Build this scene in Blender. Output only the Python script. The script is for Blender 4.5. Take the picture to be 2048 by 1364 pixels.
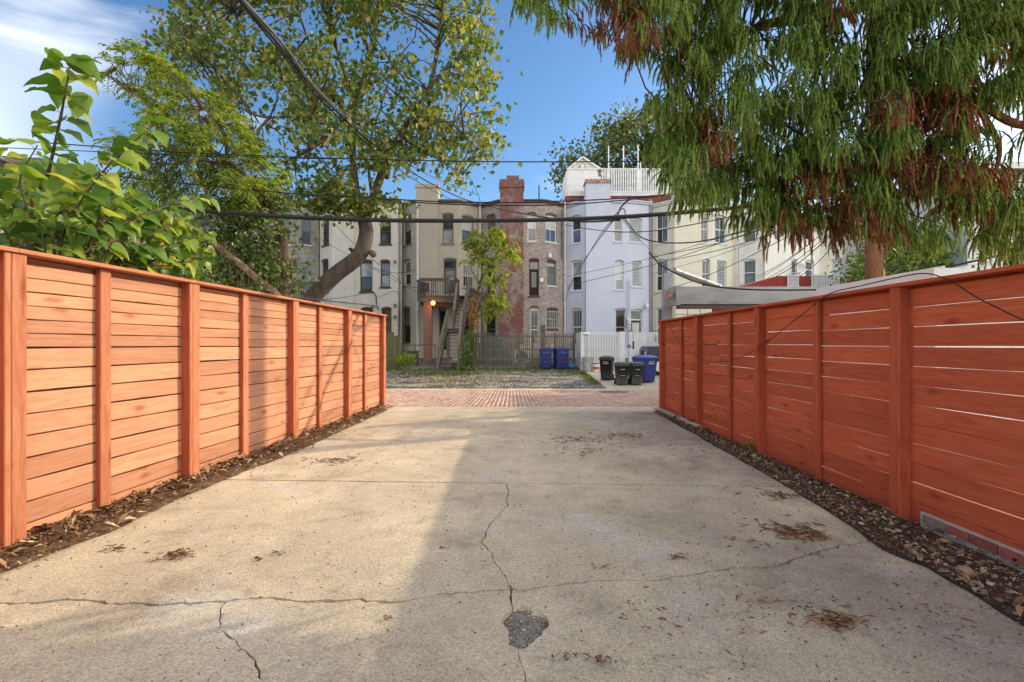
import bpy, bmesh, math, random
import numpy as np
from mathutils import Vector, Matrix, noise

R = math.radians
rnd = random.Random(7)
scene = bpy.context.scene
for o in list(bpy.data.objects):
    bpy.data.objects.remove(o)
col = scene.collection

# ------------------------------------------------------------------ camera
F = 1000.0            # focal length in pixels of the 2048 px wide photograph
HOR = 688.0           # pixel row of the horizon
EYE = 1.3
cam_d = bpy.data.cameras.new('camera')
cam = bpy.data.objects.new('camera', cam_d)
col.objects.link(cam)
cam.location = (0, 0, EYE)
cam.rotation_euler = (R(90), 0, 0)
cam_d.sensor_width = 36
cam_d.lens = 36 * F / 2048
cam_d.shift_y = (HOR - 682) / 2048
cam_d.clip_start = 0.05
cam_d.clip_end = 2000
scene.camera = cam

# ------------------------------------------------------------------ sky, sun, exposure
SUN_EL = R(24.5)
FILL_VEIL_LOC = (39.4, 20.7, 8.51)
CLOUD_FILL_COL = (13.2, 12.3, 10.7, 1)
SKY_SAT = 1.22
SKY_VAL = 0.56
SUN_H = Vector((0.9, 0.436, 0)).normalized()
SUN = Vector((SUN_H.x * math.cos(SUN_EL), SUN_H.y * math.cos(SUN_EL), math.sin(SUN_EL)))
world = bpy.data.worlds.new('World')
scene.world = world
world.use_nodes = True
wn = world.node_tree
wn.nodes.clear()
sky = wn.nodes.new('ShaderNodeTexSky')
sky.sky_type = 'NISHITA'
sky.sun_disc = False
sky.sun_elevation = SUN_EL
sky.sun_rotation = math.atan2(SUN_H.x, SUN_H.y)
sky.altitude = 300
sky.air_density = 1.0
sky.dust_density = 0.8
sky.ozone_density = 2.0
bg = wn.nodes.new('ShaderNodeBackground')
bg.inputs['Strength'].default_value = 0.15
wo = wn.nodes.new('ShaderNodeOutputWorld')
# cloud veil added mostly out of view as fill light, blue gap ahead, wisps
tc = wn.nodes.new('ShaderNodeTexCoord')
def cloud_layer(scale, loc, nscale, detail, dist, lo, hi, top):
    mp = wn.nodes.new('ShaderNodeMapping')
    mp.inputs['Scale'].default_value = scale
    mp.inputs['Location'].default_value = loc
    cn = wn.nodes.new('ShaderNodeTexNoise')
    cn.inputs['Scale'].default_value = nscale
    cn.inputs['Detail'].default_value = detail
    cn.inputs['Roughness'].default_value = 0.5
    cn.inputs['Distortion'].default_value = dist
    cr = wn.nodes.new('ShaderNodeValToRGB')
    cr.color_ramp.interpolation = 'EASE'
    cr.color_ramp.elements[0].position = lo
    cr.color_ramp.elements[0].color = (0, 0, 0, 1)
    cr.color_ramp.elements[1].position = hi
    cr.color_ramp.elements[1].color = (top, top, top, 1)
    wn.links.new(tc.outputs['Generated'], mp.inputs['Vector'])
    wn.links.new(mp.outputs['Vector'], cn.inputs['Vector'])
    wn.links.new(cn.outputs['Fac'], cr.inputs['Fac'])
    return cr.outputs['Color']
FILL_VEIL = cloud_layer((1, 1, 1.3), FILL_VEIL_LOC, 0.8, 3, 0.3, 0.435, 0.72, 0.9)
FILL_VEIL.node.inputs[0].links[0].from_node.inputs['Vector'].links[0].from_node.inputs['Rotation'].default_value = (0, 0, R(13))
WISP = cloud_layer((1.4, 1.4, 6.0), (0.2, 0.1, 0.5), 1.6, 6, 0.4, 0.54, 0.92, 0.45)
hs = wn.nodes.new('ShaderNodeHueSaturation')
hs.inputs['Saturation'].default_value = SKY_SAT
hs.inputs['Value'].default_value = SKY_VAL
wn.links.new(sky.outputs['Color'], hs.inputs['Color'])
last = hs.outputs['Color']
for layer in (FILL_VEIL, WISP):
    mx = wn.nodes.new('ShaderNodeMix')
    mx.data_type = 'RGBA'
    mx.inputs[7].default_value = CLOUD_FILL_COL
    wn.links.new(last, mx.inputs[6])
    wn.links.new(layer, mx.inputs[0])
    last = mx.outputs[2]
wn.links.new(last, bg.inputs['Color'])
wn.links.new(bg.outputs['Background'], wo.inputs['Surface'])

sun_d = bpy.data.lights.new('sun', 'SUN')
sun_d.energy = 2.0
sun_d.angle = R(0.6)
sun_d.color = (1.0, 0.80, 0.52)
sun_o = bpy.data.objects.new('sun', sun_d)
col.objects.link(sun_o)
sun_o.rotation_euler = SUN.to_track_quat('Z', 'Y').to_euler()
sun_o.location = SUN * 60

vs = scene.view_settings
vs.view_transform = 'Standard'
vs.look = 'None'
vs.gamma = 1
vs.exposure = 1.32
vs.use_curve_mapping = False
scene.cycles.max_bounces = 6
scene.cycles.diffuse_bounces = 2
scene.cycles.glossy_bounces = 2
scene.cycles.transmission_bounces = 3
scene.cycles.transparent_max_bounces = 6
scene.cycles.sample_clamp_indirect = 6
scene.cycles.use_denoising = True
scene.cycles.use_adaptive_sampling = True
scene.cycles.adaptive_threshold = 0.02

# ------------------------------------------------------------------ helpers
def P(px, py, d):
    """a point seen at photo pixel (px, py), d metres in front of the camera"""
    return Vector(((px - 1024) * d / F, d, EYE + (HOR - py) * d / F))

def G(px, py, z=0.0):
    d = (EYE - z) * F / (py - HOR)
    return Vector(((px - 1024) * d / F, d, z))

def tag(o, label=None, cat=None, group=None, kind=None):
    if label: o['label'] = label
    if cat: o['category'] = cat
    if group: o['group'] = group
    if kind: o['kind'] = kind
    return o

def thing(name, loc=(0, 0, 0), rz=0.0, label=None, cat=None, group=None, kind=None, parent=None):
    o = bpy.data.objects.new(name, None)
    o.empty_display_size = 0.2
    col.objects.link(o)
    o.location = loc
    o.rotation_euler = (0, 0, rz)
    o.parent = parent
    return tag(o, label, cat, group, kind)

def world_m(o):
    m = Matrix.LocRotScale(o.location, o.rotation_euler, o.scale)
    return world_m(o.parent) @ m if o.parent else m

def copy_tree(o, parent=None):
    c = o.copy()
    col.objects.link(c)
    c.parent = parent
    for ch in [x for x in bpy.data.objects if x.parent == o]:
        copy_tree(ch, c)
    return c

def link_mesh(name, me, parent=None, loc=(0, 0, 0), rot=(0, 0, 0), scale=None):
    o = bpy.data.objects.new(name, me)
    col.objects.link(o)
    o.location = loc
    o.rotation_euler = rot
    if scale is not None: o.scale = scale
    o.parent = parent
    return o

class MB:
    """collects geometry, then becomes one mesh object"""
    def __init__(s):
        s.v, s.f, s.mi = [], [], []
    def add(s, vs_, fs, mi=0):
        b = len(s.v)
        s.v.extend(tuple(p) for p in vs_)
        for f in fs:
            s.f.append(tuple(b + i for i in f)); s.mi.append(mi)
        return s
    def box(s, x0, x1, y0, y1, z0, z1, mi=0, m=None):
        p = [Vector((x, y, z)) for z in (z0, z1) for y in (y0, y1) for x in (x0, x1)]
        if m is not None: p = [m @ q for q in p]
        return s.add(p, [(0, 2, 3, 1), (4, 5, 7, 6), (0, 1, 5, 4), (2, 6, 7, 3), (0, 4, 6, 2), (1, 3, 7, 5)], mi)
    def bar(s, a, b, w, h=None, up=(0, 0, 1), mi=0):
        """rectangular bar from a to b, w wide, h high"""
        a, b = Vector(a), Vector(b); h = h or w
        t = (b - a).normalized(); u = Vector(up)
        if abs(t.dot(u)) > 0.97: u = Vector((0, 1, 0))
        r = t.cross(u).normalized(); u = r.cross(t).normalized()
        p = [q + r * sx * w / 2 + u * sz * h / 2 for q in (a, b) for sx, sz in ((-1, -1), (1, -1), (1, 1), (-1, 1))]
        return s.add(p, [(0, 3, 2, 1), (4, 5, 6, 7), (0, 1, 5, 4), (1, 2, 6, 5), (2, 3, 7, 6), (3, 0, 4, 7)], mi)
    def tube(s, pts, rad, n=8, cap=True, mi=0):
        pts = [Vector(p) for p in pts]
        if not hasattr(rad, '__len__'): rad = [rad] * len(pts)
        rings = []
        ref = Vector((0.31, 0.17, 0.93))
        for i, p in enumerate(pts):
            t = (pts[min(i + 1, len(pts) - 1)] - pts[max(i - 1, 0)]).normalized()
            a = t.cross(ref)
            if a.length < 0.1: a = t.cross(Vector((1, 0, 0)))
            a.normalize(); c = t.cross(a)
            rings.append([p + (a * math.cos(2 * math.pi * k / n) + c * math.sin(2 * math.pi * k / n)) * rad[i] for k in range(n)])
        return s.loft(rings, cap, mi)
    def loft(s, rings, cap=True, mi=0):
        b = len(s.v); n = len(rings[0])
        for r in rings: s.v.extend(tuple(p) for p in r)
        for i in range(len(rings) - 1):
            for k in range(n):
                a, c = b + i * n + k, b + i * n + (k + 1) % n
                s.f.append((a, c, c + n, a + n)); s.mi.append(mi)
        if cap:
            s.f.append(tuple(b + k for k in reversed(range(n)))); s.mi.append(mi)
            s.f.append(tuple(b + (len(rings) - 1) * n + k for k in range(n))); s.mi.append(mi)
        return s
    def prism(s, poly, z0, z1, mi=0):
        """poly: 2-D points counter-clockwise"""
        n = len(poly)
        vs_ = [(p[0], p[1], z0) for p in poly] + [(p[0], p[1], z1) for p in poly]
        fs = [tuple(reversed(range(n))), tuple(range(n, 2 * n))] + [(i, (i + 1) % n, n + (i + 1) % n, n + i) for i in range(n)]
        return s.add(vs_, fs, mi)
    def mesh(s, name, mats, smooth=False):
        me = bpy.data.meshes.new(name)
        me.from_pydata(s.v, [], s.f)
        for m in (mats if isinstance(mats, (list, tuple)) else [mats]): me.materials.append(m)
        if any(s.mi): me.polygons.foreach_set('material_index', s.mi)
        if smooth: me.polygons.foreach_set('use_smooth', [True] * len(me.polygons))
        me.update()
        return me
    def build(s, name, mats, parent=None, local=False, smooth=False, center=False):
        """world coordinates unless local; the parent's placement is undone"""
        off = Vector((0, 0, 0))
        if parent is not None and not local:
            inv = world_m(parent).inverted()
            s.v = [tuple(inv @ Vector(p)) for p in s.v]
        if center and s.v:
            a = np.array(s.v); c = (a.min(0) + a.max(0)) / 2
            off = Vector(c); s.v = [tuple(q) for q in (a - c)]
        return link_mesh(name, s.mesh(name, mats, smooth), parent, off)

def np_mesh(name, verts, faces, mats, smooth=False, mi=None):
    """fast mesh from numpy: verts (n,3), faces (m,3) or (m,4)"""
    me = bpy.data.meshes.new(name)
    me.vertices.add(len(verts)); me.vertices.foreach_set('co', np.asarray(verts, np.float32).ravel())
    k = faces.shape[1]
    me.loops.add(faces.size); me.loops.foreach_set('vertex_index', faces.astype(np.int32).ravel())
    me.polygons.add(len(faces))
    me.polygons.foreach_set('loop_start', np.arange(0, faces.size, k, dtype=np.int32))
    me.polygons.foreach_set('loop_total', np.full(len(faces), k, np.int32))
    for m in (mats if isinstance(mats, (list, tuple)) else [mats]): me.materials.append(m)
    if mi is not None: me.polygons.foreach_set('material_index', np.asarray(mi, np.int32))
    if smooth: me.polygons.foreach_set('use_smooth', np.ones(len(faces), bool))
    me.update(calc_edges=True)
    me.validate()
    return me

# ------------------------------------------------------------------ materials
class NT:
    def __init__(s, name):
        s.m = bpy.data.materials.new(name); s.m.use_nodes = True
        s.t = s.m.node_tree; s.t.nodes.clear()
        s.out = s.n('ShaderNodeOutputMaterial')
        s.b = s.n('ShaderNodeBsdfPrincipled')
        s.l(s.b.outputs[0], s.out.inputs['Surface'])
    def n(s, t, **kw):
        x = s.t.nodes.new(t)
        for k, v in kw.items(): setattr(x, k, v)
        return x
    def l(s, a, b): s.t.links.new(a, b)
    def coord(s, kind='Object', scale=(1, 1, 1), loc=(0, 0, 0), rand=0.0):
        t = s.n('ShaderNodeTexCoord'); mp_ = s.n('ShaderNodeMapping')
        mp_.inputs['Scale'].default_value = scale; mp_.inputs['Location'].default_value = loc
        src = t.outputs[kind]
        if rand:
            oi = s.n('ShaderNodeObjectInfo'); mu = s.n('ShaderNodeMath', operation='MULTIPLY'); mu.inputs[1].default_value = rand
            s.l(oi.outputs['Random'], mu.inputs[0])
            va = s.n('ShaderNodeVectorMath', operation='ADD')
            s.l(src, va.inputs[0]); s.l(mu.outputs[0], va.inputs[1]); src = va.outputs[0]
        s.l(src, mp_.inputs['Vector'])
        return mp_.outputs[0]
    def noise(s, vec, scale, detail=5, rough=0.55, dist=0.0):
        x = s.n('ShaderNodeTexNoise')
        x.inputs['Scale'].default_value = scale; x.inputs['Detail'].default_value = detail
        x.inputs['Roughness'].default_value = rough; x.inputs['Distortion'].default_value = dist
        if vec is not None: s.l(vec, x.inputs['Vector'])
        return x.outputs['Fac']
    def ramp(s, fac, stops):
        x = s.n('ShaderNodeValToRGB'); e = x.color_ramp.elements
        while len(e) < len(stops): e.new(0.5)
        for i, (p, c) in enumerate(stops):
            e[i].position = p
            e[i].color = (c, c, c, 1) if not hasattr(c, '__len__') else (*c[:3], 1)
        s.l(fac, x.inputs['Fac'])
        return x.outputs['Color']
    def mix(s, fac, a, b, mode='MIX'):
        x = s.n('ShaderNodeMix', data_type='RGBA', blend_type=mode)
        for v, i in ((fac, 0), (a, 6), (b, 7)):
            if hasattr(v, 'links') or isinstance(v, bpy.types.NodeSocket): s.l(v, x.inputs[i])
            elif i == 0: x.inputs[0].default_value = v
            else: x.inputs[i].default_value = (*v[:3], 1)
        return x.outputs[2]
    def math(s, op, a, b=None, clamp=False):
        x = s.n('ShaderNodeMath', operation=op, use_clamp=clamp)
        for v, i in ((a, 0), (b, 1)):
            if v is None: continue
            if isinstance(v, bpy.types.NodeSocket): s.l(v, x.inputs[i])
            else: x.inputs[i].default_value = v
        return x.outputs[0]
    def bump(s, h, strength=0.3, dist=0.01):
        x = s.n('ShaderNodeBump'); x.inputs['Strength'].default_value = strength; x.inputs['Distance'].default_value = dist
        s.l(h, x.inputs['Height']); s.l(x.outputs[0], s.b.inputs['Normal'])
    def bright(s, c, socket, lo, hi):
        v = s.n('ShaderNodeMapRange'); v.inputs[3].default_value = lo; v.inputs[4].default_value = hi
        s.l(socket, v.inputs[0])
        x = s.n('ShaderNodeHueSaturation'); s.l(v.outputs[0], x.inputs['Value']); s.l(c, x.inputs['Color'])
        return x.outputs[0]
    def done(s, c, rough=0.8, spec=0.3, metal=0.0):
        if isinstance(c, bpy.types.NodeSocket): s.l(c, s.b.inputs['Base Color'])
        else: s.b.inputs['Base Color'].default_value = (*c[:3], 1)
        if isinstance(rough, bpy.types.NodeSocket): s.l(rough, s.b.inputs['Roughness'])
        else: s.b.inputs['Roughness'].default_value = rough
        s.b.inputs['Specular IOR Level'].default_value = spec
        s.b.inputs['Metallic'].default_value = metal
        return s.m

def gm(name, c1, c2, scale=4.0, stretch=(1, 1, 1), rough=0.8, bump=0.0, bscale=60, spec=0.3, metal=0.0,
       orand=0.0, spots=None, rand=0.0, lo=0.35, hi=0.65):
    """two tones mixed by noise, optional dirt spots (colour, scale, from, to), optional per-object brightness"""
    t = NT(name)
    v = t.coord('Object', stretch, rand=rand)
    f = t.noise(v, scale)
    c = t.ramp(f, [(lo, c1), (hi, c2)])
    if spots:
        sc_, s0, s1, colr = spots[1], spots[2], spots[3], spots[0]
        m = t.ramp(t.noise(v, sc_, 6, 0.65), [(s0, 0.0), (s1, 1.0)])
        c = t.mix(m, c, colr)
    if orand:
        oi = t.n('ShaderNodeObjectInfo')
        c = t.bright(c, oi.outputs['Random'], 1 - orand, 1 + orand)
    if bump:
        t.bump(t.noise(v, bscale, 4), bump, 0.01)
    return t.done(c, rough, spec, metal)

def brick_mat(name, c1, c2, mortar, bw=0.205, bh=0.068, ms=0.012, bump=0.6, grime=None, patch=None, rough=0.9, streak=0.4, vert=True, mottle=0.12):
    t = NT(name)
    tcn = t.n('ShaderNodeTexCoord')
    sp = t.n('ShaderNodeSeparateXYZ'); cb = t.n('ShaderNodeCombineXYZ')
    t.l(tcn.outputs['Object'], sp.inputs[0])
    if vert == 'pier':
        t.l(t.math('ADD', sp.outputs[0], sp.outputs[1]), cb.inputs[0])
    else:
        t.l(sp.outputs[0], cb.inputs[0])
    t.l(sp.outputs[2], cb.inputs[1])
    b = t.n('ShaderNodeTexBrick')
    b.inputs['Scale'].default_value = 1.0
    b.inputs['Brick Width'].default_value = bw; b.inputs['Row Height'].default_value = bh
    b.inputs['Mortar Size'].default_value = ms; b.inputs['Mortar Smooth'].default_value = 0.3
    b.inputs['Bias'].default_value = 0.0
    b.inputs['Color1'].default_value = (*c1, 1); b.inputs['Color2'].default_value = (*c2, 1); b.inputs['Mortar'].default_value = (*mortar, 1)
    t.l(cb.outputs[0], b.inputs['Vector'])
    c = b.outputs['Color']
    v = t.coord('Object')
    if patch:     # flaked paint: (colour, scale, from, to)
        m = t.ramp(t.noise(v, patch[1], 7, 0.68), [(patch[2], 0.0), (patch[3], 1.0)])
        c = t.mix(m, c, patch[0])
    vs_ = t.coord('Object', (1.3, 1.3, 0.5))
    g = t.ramp(t.noise(vs_, 1.6, 7, 0.68), [(0.46, 0.0), (0.78, 1.0)])
    c = t.mix(t.math('MULTIPLY', g, streak), c, grime or (mortar[0] * 0.5, mortar[1] * 0.5, mortar[2] * 0.5))
    c = t.bright(c, t.noise(v, 0.9, 3), 0.88, 1.12)
    c = t.bright(c, t.noise(t.coord('Object', (3.2, 3.2, 9.5)), 1.5, 3, 0.7), 1 - 2.2 * mottle, 1 + 2.2 * mottle)
    h = t.math('ADD', t.math('MULTIPLY', b.outputs['Fac'], -1.0), t.math('MULTIPLY', t.noise(v, 40, 3), 0.6))
    t.bump(h, bump, 0.012)
    return t.done(c, rough, 0.2)

def leaf_mat(name, stops, trans=0.45, island=True, rough=0.5, spec=0.35):
    """leaf: diffuse front, light shining through, each leaf its own tone"""
    t = NT(name)
    if island:
        r = t.n('ShaderNodeNewGeometry').outputs['Random Per Island']
    else:
        r = t.n('ShaderNodeObjectInfo').outputs['Random']
    c = t.ramp(r, stops)
    t.done(c, rough, spec)
    tr = t.n('ShaderNodeBsdfTranslucent')
    hv = t.n('ShaderNodeHueSaturation'); hv.inputs['Value'].default_value = 1.5; hv.inputs['Saturation'].default_value = 1.1
    hv.inputs['Hue'].default_value = 0.485
    t.l(c, hv.inputs['Color']); t.l(hv.outputs[0], tr.inputs['Color'])
    ms = t.n('ShaderNodeMixShader'); ms.inputs[0].default_value = trans
    t.l(t.b.outputs[0], ms.inputs[1]); t.l(tr.outputs[0], ms.inputs[2])
    t.l(ms.outputs[0], t.out.inputs['Surface'])
    return t.m

def wood_mat(name, base, dark, light, rough=0.65, knot=(0.28, 0.07, 0.02), gs=1.0, spec=0.25, orand=0.10):
    """stained board: grain along local x, scattered knots"""
    t = NT(name)
    v = t.coord('Object', (1, 1, 1), rand=37.0)
    sv = t.n('ShaderNodeMapping'); sv.inputs['Scale'].default_value = (0.9, 9, 9); t.l(v, sv.inputs['Vector'])
    g1 = t.noise(sv.outputs[0], 3.0 * gs, 6, 0.6, 1.2)
    c = t.ramp(g1, [(0.28, dark), (0.5, base), (0.75, light)])
    sf = t.n('ShaderNodeMapping'); sf.inputs['Scale'].default_value = (2.0, 60, 60); t.l(v, sf.inputs['Vector'])
    g2 = t.noise(sf.outputs[0], 2.2, 4, 0.6)
    c = t.bright(c, g2, 0.78, 1.18)
    # knots
    kv = t.n('ShaderNodeMapping'); kv.inputs['Scale'].default_value = (2.2, 0.0, 6.5); t.l(v, kv.inputs['Vector'])
    ksp = t.n('ShaderNodeSeparateXYZ'); kcb = t.n('ShaderNodeCombineXYZ'); t.l(kv.outputs[0], ksp.inputs[0]); t.l(ksp.outputs[0], kcb.inputs[0]); t.l(ksp.outputs[2], kcb.inputs[1])
    wb = t.n('ShaderNodeVectorMath', operation='ADD')
    nz = t.n('ShaderNodeTexNoise'); nz.inputs['Scale'].default_value = 9; t.l(v, nz.inputs['Vector'])
    wsub = t.n('ShaderNodeVectorMath', operation='SCALE'); wsub.inputs[3].default_value = 0.22
    t.l(nz.outputs['Color'], wsub.inputs[0]); t.l(kcb.outputs[0], wb.inputs[0]); t.l(wsub.outputs[0], wb.inputs[1])
    vo = t.n('ShaderNodeTexVoronoi', voronoi_dimensions='2D'); vo.inputs['Scale'].default_value = 1.0; t.l(wb.outputs[0], vo.inputs['Vector'])
    core = t.ramp(vo.outputs['Distance'], [(0.05, 1.0), (0.20, 0.0)])
    sepc = t.n('ShaderNodeSeparateColor'); t.l(vo.outputs['Color'], sepc.inputs[0])
    pick = t.math('GREATER_THAN', sepc.outputs[0], 0.72)
    rings = t.math('MULTIPLY_ADD', t.math('SINE', t.math('MULTIPLY', vo.outputs['Distance'], 110.0)), 0.35)
    rings.node.inputs[2].default_value = 0.65
    k = t.math('MULTIPLY', t.math('MULTIPLY', core, pick), rings)
    c = t.mix(t.math('MULTIPLY', k, 0.95, True), c, knot)
    oi = t.n('ShaderNodeObjectInfo')
    c = t.bright(c, oi.outputs['Random'], 1 - orand, 1 + orand)
    t.bump(t.math('ADD', g2, t.math('MULTIPLY', k, -1.5)), 0.16, 0.006)
    return t.done(c, rough, spec)

def glass_mat(name, tint, c2=None, rough=0.06):
    t = NT(name)
    v = t.coord('Object', (1, 1, 1), rand=20)
    c = t.ramp(t.noise(v, 1.3, 3), [(0.35, tint), (0.7, c2 or tuple(min(1, x * 2.2) for x in tint))])
    t.bump(t.noise(v, 1.6, 2), 0.06, 0.02)
    return t.done(c, rough, 0.7)
# ------------------------------------------------------------------ the ground
def gz(y):
    """height of the lie of the land: level drive, alley falling away, lot rising to the houses"""
    pts = [(-400, 0), (10.4, 0), (16.85, -0.25), (24.4, 0.10), (28, 0.42), (31, 0.5), (900, 0.5)]
    for (a, za), (b, zb) in zip(pts, pts[1:]):
        if y <= b: return za + (zb - za) * (y - a) / (b - a)
    return 0.5

M_soil = gm('soil', (0.035, 0.026, 0.019), (0.075, 0.055, 0.04), 9, rough=0.95, bump=0.8, bscale=40)
M_yard = gm('yard_ground', (0.10, 0.09, 0.065), (0.17, 0.15, 0.115), 3, rough=0.95, bump=0.6, bscale=30,
            spots=((0.07, 0.09, 0.03), 1.3, 0.5, 0.62))
g = MB()
ys = [-300, 10.4, 16.85, 24.4, 28, 31, 900]
for y0, y1 in zip(ys, ys[1:]):
    g.add([(-500, y0, gz(y0) - 0.07), (500, y0, gz(y0) - 0.07), (500, y1, gz(y1) - 0.07), (-500, y1, gz(y1) - 0.07)], [(0, 1, 2, 3)])
tag(g.build('ground', M_yard), 'bare earth ground under the yards', kind='structure')

# --- concrete drive: slabs parted by joints and by real cracks
def concrete_mat(name, dark, light, patchy=True):
    t = NT(name)
    v = t.coord('Object')
    big = t.noise(v, 0.55, 5, 0.6, 0.4)
    c = t.ramp(big, [(0.3, dark), (0.66, light)])
    mid = t.noise(v, 3.2, 7, 0.7)
    c = t.bright(c, mid, 0.66, 1.32)
    if patchy:   # scraps of smooth grey cement skim, and brown leaf stain
        sk = t.ramp(t.noise(t.coord('Object', (1, 1.3, 1), (3.1, 0.4, 0)), 0.9, 8, 0.62, 0.3), [(0.57, 0.0), (0.64, 1.0)])
        c = t.mix(t.math('MULTIPLY', sk, 0.8), c, (0.56, 0.53, 0.49))
        st = t.ramp(t.noise(t.coord('Object', (1, 1, 1), (7, 2, 0)), 1.4, 7, 0.7), [(0.53, 0.0), (0.70, 1.0)])
        c = t.mix(t.math('MULTIPLY', st, 0.5), c, (0.20, 0.155, 0.115))
        sx = t.n('ShaderNodeSeparateXYZ'); t.l(v, sx.inputs[0]); gx = t.n('ShaderNodeMapRange'); gx.inputs[1].default_value = -0.4; gx.inputs[2].default_value = 2.3; gx.inputs[3].default_value = 0.25; t.l(sx.outputs[0], gx.inputs[0])
        tn = t.ramp(t.noise(t.coord('Object', (1.2, .8, 1), (5, 3, 0)), 1.1, 8, 0.72, 0.5), [(0.36, 0.0), (0.62, 1.0)])
        c = t.mix(t.math('MULTIPLY', t.math('MULTIPLY', tn, gx.outputs[0]), 0.7), c, (0.26, 0.228, 0.20))
        st2 = t.ramp(t.noise(t.coord('Object', (1, 1, 1), (1, 12, 0)), 3.6, 7, 0.75, 0.6), [(0.56, 0.0), (0.70, 1.0)])
        c = t.mix(t.math('MULTIPLY', st2, 0.55), c, (0.22, 0.18, 0.145))
    # exposed sand and aggregate
    vo = t.n('ShaderNodeTexVoronoi'); vo.inputs['Scale'].default_value = 130; t.l(v, vo.inputs['Vector'])
    sc_ = t.n('ShaderNodeSeparateColor'); t.l(vo.outputs['Color'], sc_.inputs[0])
    c = t.bright(c, sc_.outputs[0], 0.74, 1.20)
    pit = t.ramp(t.noise(v, 75, 4, 0.7), [(0.33, 0.0), (0.42, 1.0)])
    c = t.mix(t.math('MULTIPLY', t.math('SUBTRACT', 1.0, pit), 0.7), c, (0.10, 0.08, 0.065))
    # fine dark specks: needle crumbs pressed into the surface
    sp = t.ramp(t.noise(t.coord('Object', (26, 70, 40)), 1.0, 3, 0.6), [(0.655, 0.0), (0.70, 1.0)])
    c = t.mix(t.math('MULTIPLY', sp, 0.65), c, (0.085, 0.05, 0.035))
    t.bump(t.math('ADD', t.noise(v, 90, 5, 0.7), t.math('MULTIPLY', mid, 0.8)), 0.8, 0.009)
    return t.done(c, 0.88, 0.25)

M_drive = concrete_mat('drive_concrete', (0.45, 0.382, 0.28), (0.69, 0.595, 0.445))
M_apron = concrete_mat('apron_concrete', (0.50, 0.425, 0.325), (0.66, 0.565, 0.44), False)

def jag(pts, seed, amp=0.02, step=0.035):
    r = random.Random(seed); out = []
    pts = [Vector((p[0], p[1])) for p in pts]
    for a, b in zip(pts, pts[1:]):
        n = max(2, int((b - a).length / step)); t = (b - a).normalized(); q = Vector((-t.y, t.x)); w = 0.0
        for i in range(n):
            k = i / n
            if i: w = w * 0.8 + r.gauss(0, amp * 0.5)
            out.append(a.lerp(b, k) + q * w * min(1, 4 * (1 - k)) * (1 if i else 0))
    out.append(pts[-1])
    return out

def ground_pts(l): return [G(*p).xy for p in l]
LEFT_EDGE = [(-3.0, -3), (-2.92, 2.84), (-2.80, 3.5), (-2.82, 4.4), (-2.62, 6.1), (-2.5, 9.56), (-2.5, 10.4)]
RIGHT_EDGE = [(2.45, -3), (2.35, 2.29), (2.39, 2.57), (2.41, 2.9), (2.335, 3.155), (2.37, 3.30), (2.43, 3.7), (2.47, 4.29), (2.5, 4.56), (2.62, 7.0), (2.72, 9.56), (2.78, 10.4)]
def edge_x(e, y):
    for (xa, ya), (xb, yb) in zip(e, e[1:]):
        if ya <= y <= yb: return xa + (xb - xa) * (y - ya) / (yb - ya)
    return e[-1][0]
def edge_between(e, y0, y1):
    l = [Vector((edge_x(e, y0), y0))] + [Vector(p) for p in e if y0 < p[1] < y1] + [Vector((edge_x(e, y1), y1))]
    r = random.Random(5); out = []
    for a, b in zip(l, l[1:]):
        n = max(1, int((b - a).length / 0.12))
        out += [a.lerp(b, i / n) + Vector((r.uniform(-0.012, 0.012) if i else 0, 0)) for i in range(n)]
    return out + [l[-1]]

bn = G(1021, 1179).xy; c_n = G(450, 1204).xy
jl, jr = Vector((edge_x(LEFT_EDGE, 4.79), 4.79)), Vector((edge_x(RIGHT_EDGE, 4.56), 4.56))
jb = jl.lerp(jr, (G(1012, 966).x - jl.x) / (jr.x - jl.x))
al = Vector((edge_x(LEFT_EDGE, 2.47), 2.47)); ar = Vector((edge_x(RIGHT_EDGE, 3.30), 3.30))
A1 = jag([al] + ground_pts([(150, 1199), (215, 1207), (300, 1209), (380, 1206)]) + [c_n], 1, 0.012)
A2 = jag([c_n] + ground_pts([(530, 1195), (640, 1202), (720, 1199), (810, 1202), (890, 1186), (960, 1183)]) + [bn], 2, 0.012)
A3 = jag([bn] + ground_pts([(1050, 1181), (1130, 1168), (1230, 1160), (1340, 1155), (1470, 1134), (1560, 1131), (1620, 1108), (1680, 1088)]) + [ar], 3, 0.012)
B = jag([jb] + ground_pts([(1016, 990), (1012, 1015), (975, 1060), (963, 1085), (985, 1110), (1000, 1135)]) + [bn], 4, 0.014)
C = jag([c_n] + ground_pts([(442, 1232), (455, 1270), (480, 1295), (510, 1320), (530, 1364)]) + [Vector((-0.75, 0.6)), Vector((-0.6, -3))], 5, 0.012)
ph0 = G(1026, 1216).xy; ph1 = G(1036, 1297).xy
D = jag([bn, ph0], 6, 0.006)
PL = jag([ph0] + ground_pts([(1006, 1236), (1010, 1252), (1016, 1270), (1018, 1290)]) + [ph1], 7, 0.012, 0.02)
PR = jag([ph0] + ground_pts([(1048, 1213), (1062, 1222), (1092, 1233), (1097, 1250), (1083, 1270), (1060, 1288)]) + [ph1], 8, 0.012, 0.02)
E = jag([ph1] + ground_pts([(1043, 1330), (1052, 1364)]) + [Vector((0.1, 0.5)), Vector((0.3, -3))], 9, 0.008)

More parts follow.
